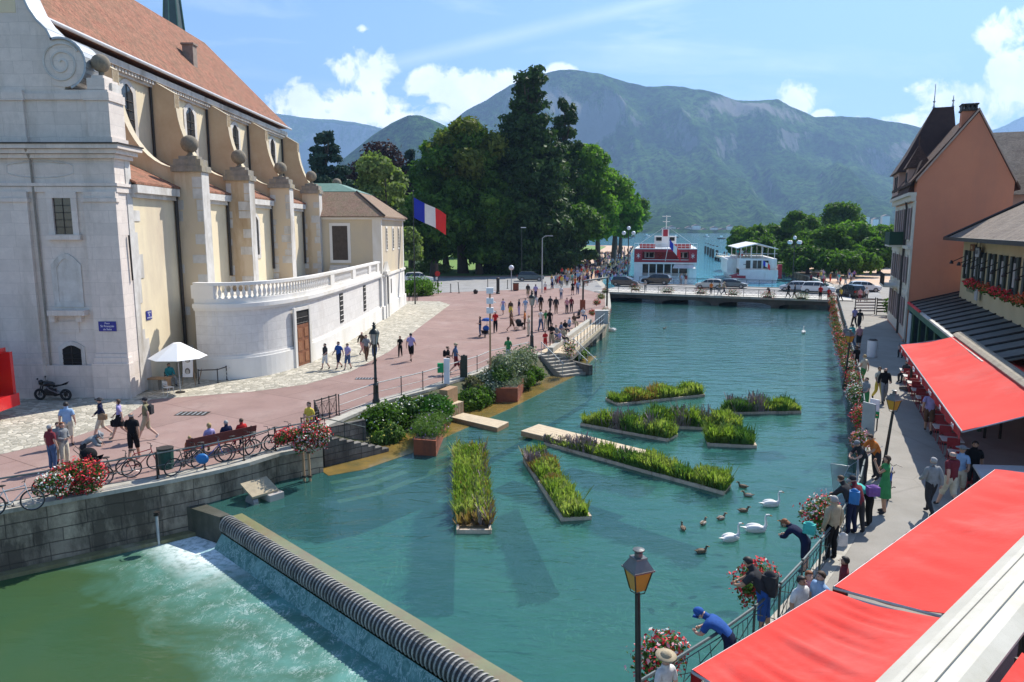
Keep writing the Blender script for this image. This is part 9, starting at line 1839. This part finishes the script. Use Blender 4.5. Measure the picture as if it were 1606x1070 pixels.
a_p,b_p=P(1124,408,-1.2),P(1160,419,-1.2);d_p=(b_p-a_p).normalized();n_p=Vector((-d_p.y,d_p.x,0))
def pier_s():k=g.random();q=a_p.lerp(b_p,k)+n_p*g.uniform(1,4);return q.x,q.y
crowd(14,'waiting on the landing pier','passengers on the pier',pier_s,('stand',),.3,1.0)
crowd(6,'on the white boat deck','passengers of the excursion boat',lambda:(Y_(g.uniform(.3,.85)),wz+g.uniform(1.5,8)),('stand',),3.35)
crowd(4,'behind the bridge cars','cyclists behind the bridge',px_s([(1062,449),(1085,449),(1085,446),(1062,446)]),('stand',),.1)
def crowd_mass(name,n,samp,seed):
 g2=random.Random(seed);mb=MB();ks=list(CC);mats=[CM(k,CC[k])for k in('white','black','navy','maroon','grey','beige','lilac','denim')]+[SK[0],HR['brown']]
 for _ in range(n):
  x,y=samp();h=g2 .uniform(.9,1.05);a=g2 .random()*3.14;c_,s_=math.cos(a)*.1,math.sin(a)*.1;st=g2 .uniform(.02,.16)
  mb.m=g2 .randrange(8)
  for k in(-1,1):mb.tube([(x+c_*k+s_*st*k*8,y+s_*k,0),(x+c_*k,y+s_*k,.45*h),(x+c_*k*.8,y+s_*k*.8,.9*h)],[.05,.065,.09],5)
  mb.m=g2 .randrange(8);mb.lathe([(.13,.88*h),(.15,1.05*h),(.18,1.3*h),(.12,1.42*h)],(x,y,0),7)
  for k in(-1,1):mb.tube([(x+c_*k*1.8,y+s_*k*1.8,1.38*h),(x+c_*k*2.4,y+s_*k*2.4,1.12*h)],[.055,.045],4)
  mb.m=8;mb.tube([(x+c_*2.4,y+s_*2.4,1.12*h),(x+c_*2.2,y+s_*2.2+.06,.9*h)],[.04,.03],4);mb.tube([(x-c_*2.4,y-s_*2.4,1.12*h),(x-c_*2.2,y-s_*2.2+.06,.9*h)],[.04,.03],4);mb.sph((x,y,1.56*h),(.08,.09,.11),6,5);mb.m=9;mb.sph((x,y,1.6*h),(.088,.095,.09),6,4)
 o=mb.build(name,mats);tag(o,kind='stuff')
gg_=px_s([(872,446),(985,444),(990,397),(945,400)])
crowd_mass('promenade_crowd',150,gg_,5)
def bag(name,label,p,size,mat,rz=0,strap=True,cat='bag'):
 T=thing(name,label,cat,p,rz);m_=MB();m_.sph((0,0,size[2]*.5),(size[0]*.5,size[1]*.5,size[2]*.5),12,8);m_.box((0,0,size[2]*.45),(size[0]*.85,size[1]*.8,size[2]*.75));m_.build('pouch',mat,T,w=False,smooth=True)
 if strap:m_=MB();m_.tube([(-size[0]*.3,0,size[2]*.8),(0,0,size[2]*1.35),(size[0]*.3,0,size[2]*.8)],.012,4);m_.build('strap',DARKM,T,w=False)
q=P(161,687);bag('handbag','tan handbag carried by the woman in the navy jacket',(q.x+.2,q.y-.22,.85),(.42,.16,.3),CM('tan_bag',(.30,.2,.12)))
q=P(193,689);bag('handbag','black handbag of the woman in the black skirt',(q.x-.3,q.y-.1,.6),(.25,.14,.3),CM('black',CC['black']))
q=P(232,690);bag('rucksack','dark rucksack on the back of the man in khaki',(q.x+.2,q.y+.02,1.1),(.2,.34,.48),CM('dark',CC['dark']),strap=False,cat='rucksack')
q=P(703,586);bag('rucksack','black rucksack of the woman at the bag dispenser',(q.x-.22,q.y+.02,1.05),(.2,.34,.45),CM('black',CC['black']),strap=False,cat='rucksack')
q=P(1195,1000);bag('rucksack','large dark grey rucksack of the young man in blue shorts',(q.x+.1,q.y-.02,.98),(.36,.3,.6),CM('dark',CC['dark']),rz=-.6,strap=False,cat='rucksack')
q=P(1332,838);bag('rucksack','bright blue rucksack at the railing',(q.x+.02,q.y-.1,.95),(.32,.22,.5),M('blue_nylon',(.02,.18,.45)),rz=-.5,strap=False,cat='rucksack')
q=P(1362,826);bag('bag','round purple bag on the back of the bending person',(q.x+.0,q.y-.1,1.0),(.4,.3,.36),CM('purple',CC['purple']),strap=False)
q=P(1302,880);bag('carrier_bag','white carrier bag in the hand of the man in beige',(q.x+.28,q.y-.02,.42),(.3,.12,.42),CM('white',CC['white']))
q=P(1262,898);bag('bag','turquoise bag on the back of the photographing woman',(q.x+.05,q.y-.0,1.05),(.34,.2,.36),CM('turquoise',CC['turquoise']),rz=-.7,strap=False)
q=P(1357,600);bag('handbag','pink shoulder bag of the woman in dark green shorts',(q.x-.28,q.y-.1,.9),(.28,.14,.3),CM('pink',CC['pink']))
def pram(label,p,rz,canopy,group='prams on the plaza'):
 T=thing('pram',label,'pram',p,rz,group);m_=MB();m_.add([(-.2,-.25,.5),(.2,-.25,.5),(.22,.35,.62),(-.22,.35,.62),(-.2,-.2,.3),(.2,-.2,.3),(.2,.2,.3),(-.2,.2,.3)],[(0,4,5,1),(1,5,6,2),(2,6,7,3),(3,7,4,0),(4,7,6,5)]);m_.build('seat_shell',CM('black',CC['black']),T,w=False)
 m_=MB();m_.sph((0,-.12,.72),(.26,.3,.26),12,8);m_.build('hood',canopy,T,w=False,smooth=True);m_=MB();m_.tube([(-.24,.4,.1),(-.22,-.1,.5),(-.22,-.55,1.02),(.22,-.55,1.02),(.22,-.1,.5),(.24,.4,.1)],.015,5);m_.tube([(-.24,-.35,.1),(-.22,.1,.5)],.015,4);m_.tube([(.24,-.35,.1),(.22,.1,.5)],.015,4);m_.build('frame',DARKM,T,w=False)
 for sx in(-.26,.26):
  for sy in(-.35,.42):m_=MB();m_.torus((sx,sy,.12),.10,.02,14,5,'X');m_.build('wheel',TYRE,T,w=False)
q=P(147,742);pram('black stroller between the grey jacket person and the bicycles',(q.x,q.y,0),-1.2,CM('black',CC['black']));q=P(761,529);pram('pram with blue parasol pushed across the plaza',(q.x,q.y,0),2.6,CM('blue',CC['blue']));q=P(815,517);pram('dark pushchair with reclined seat in the plaza centre',(q.x,q.y,0),-1.2,CM('dark',CC['dark']))
q=P(764,528);T=thing('sun_parasol','small bright blue parasol clipped above the pram','parasol',(q.x,q.y,1.0));m_=MB();m_.lathe([(.5,1.35),(.35,1.52),(.02,1.6)],(q.x,q.y,0),10);m_.build('canopy',CM('blue',CC['blue']),T);m_=MB();m_.tube([(q.x,q.y,.9),(q.x,q.y,1.58)],.012,4);m_.build('stick',DARKM,T)
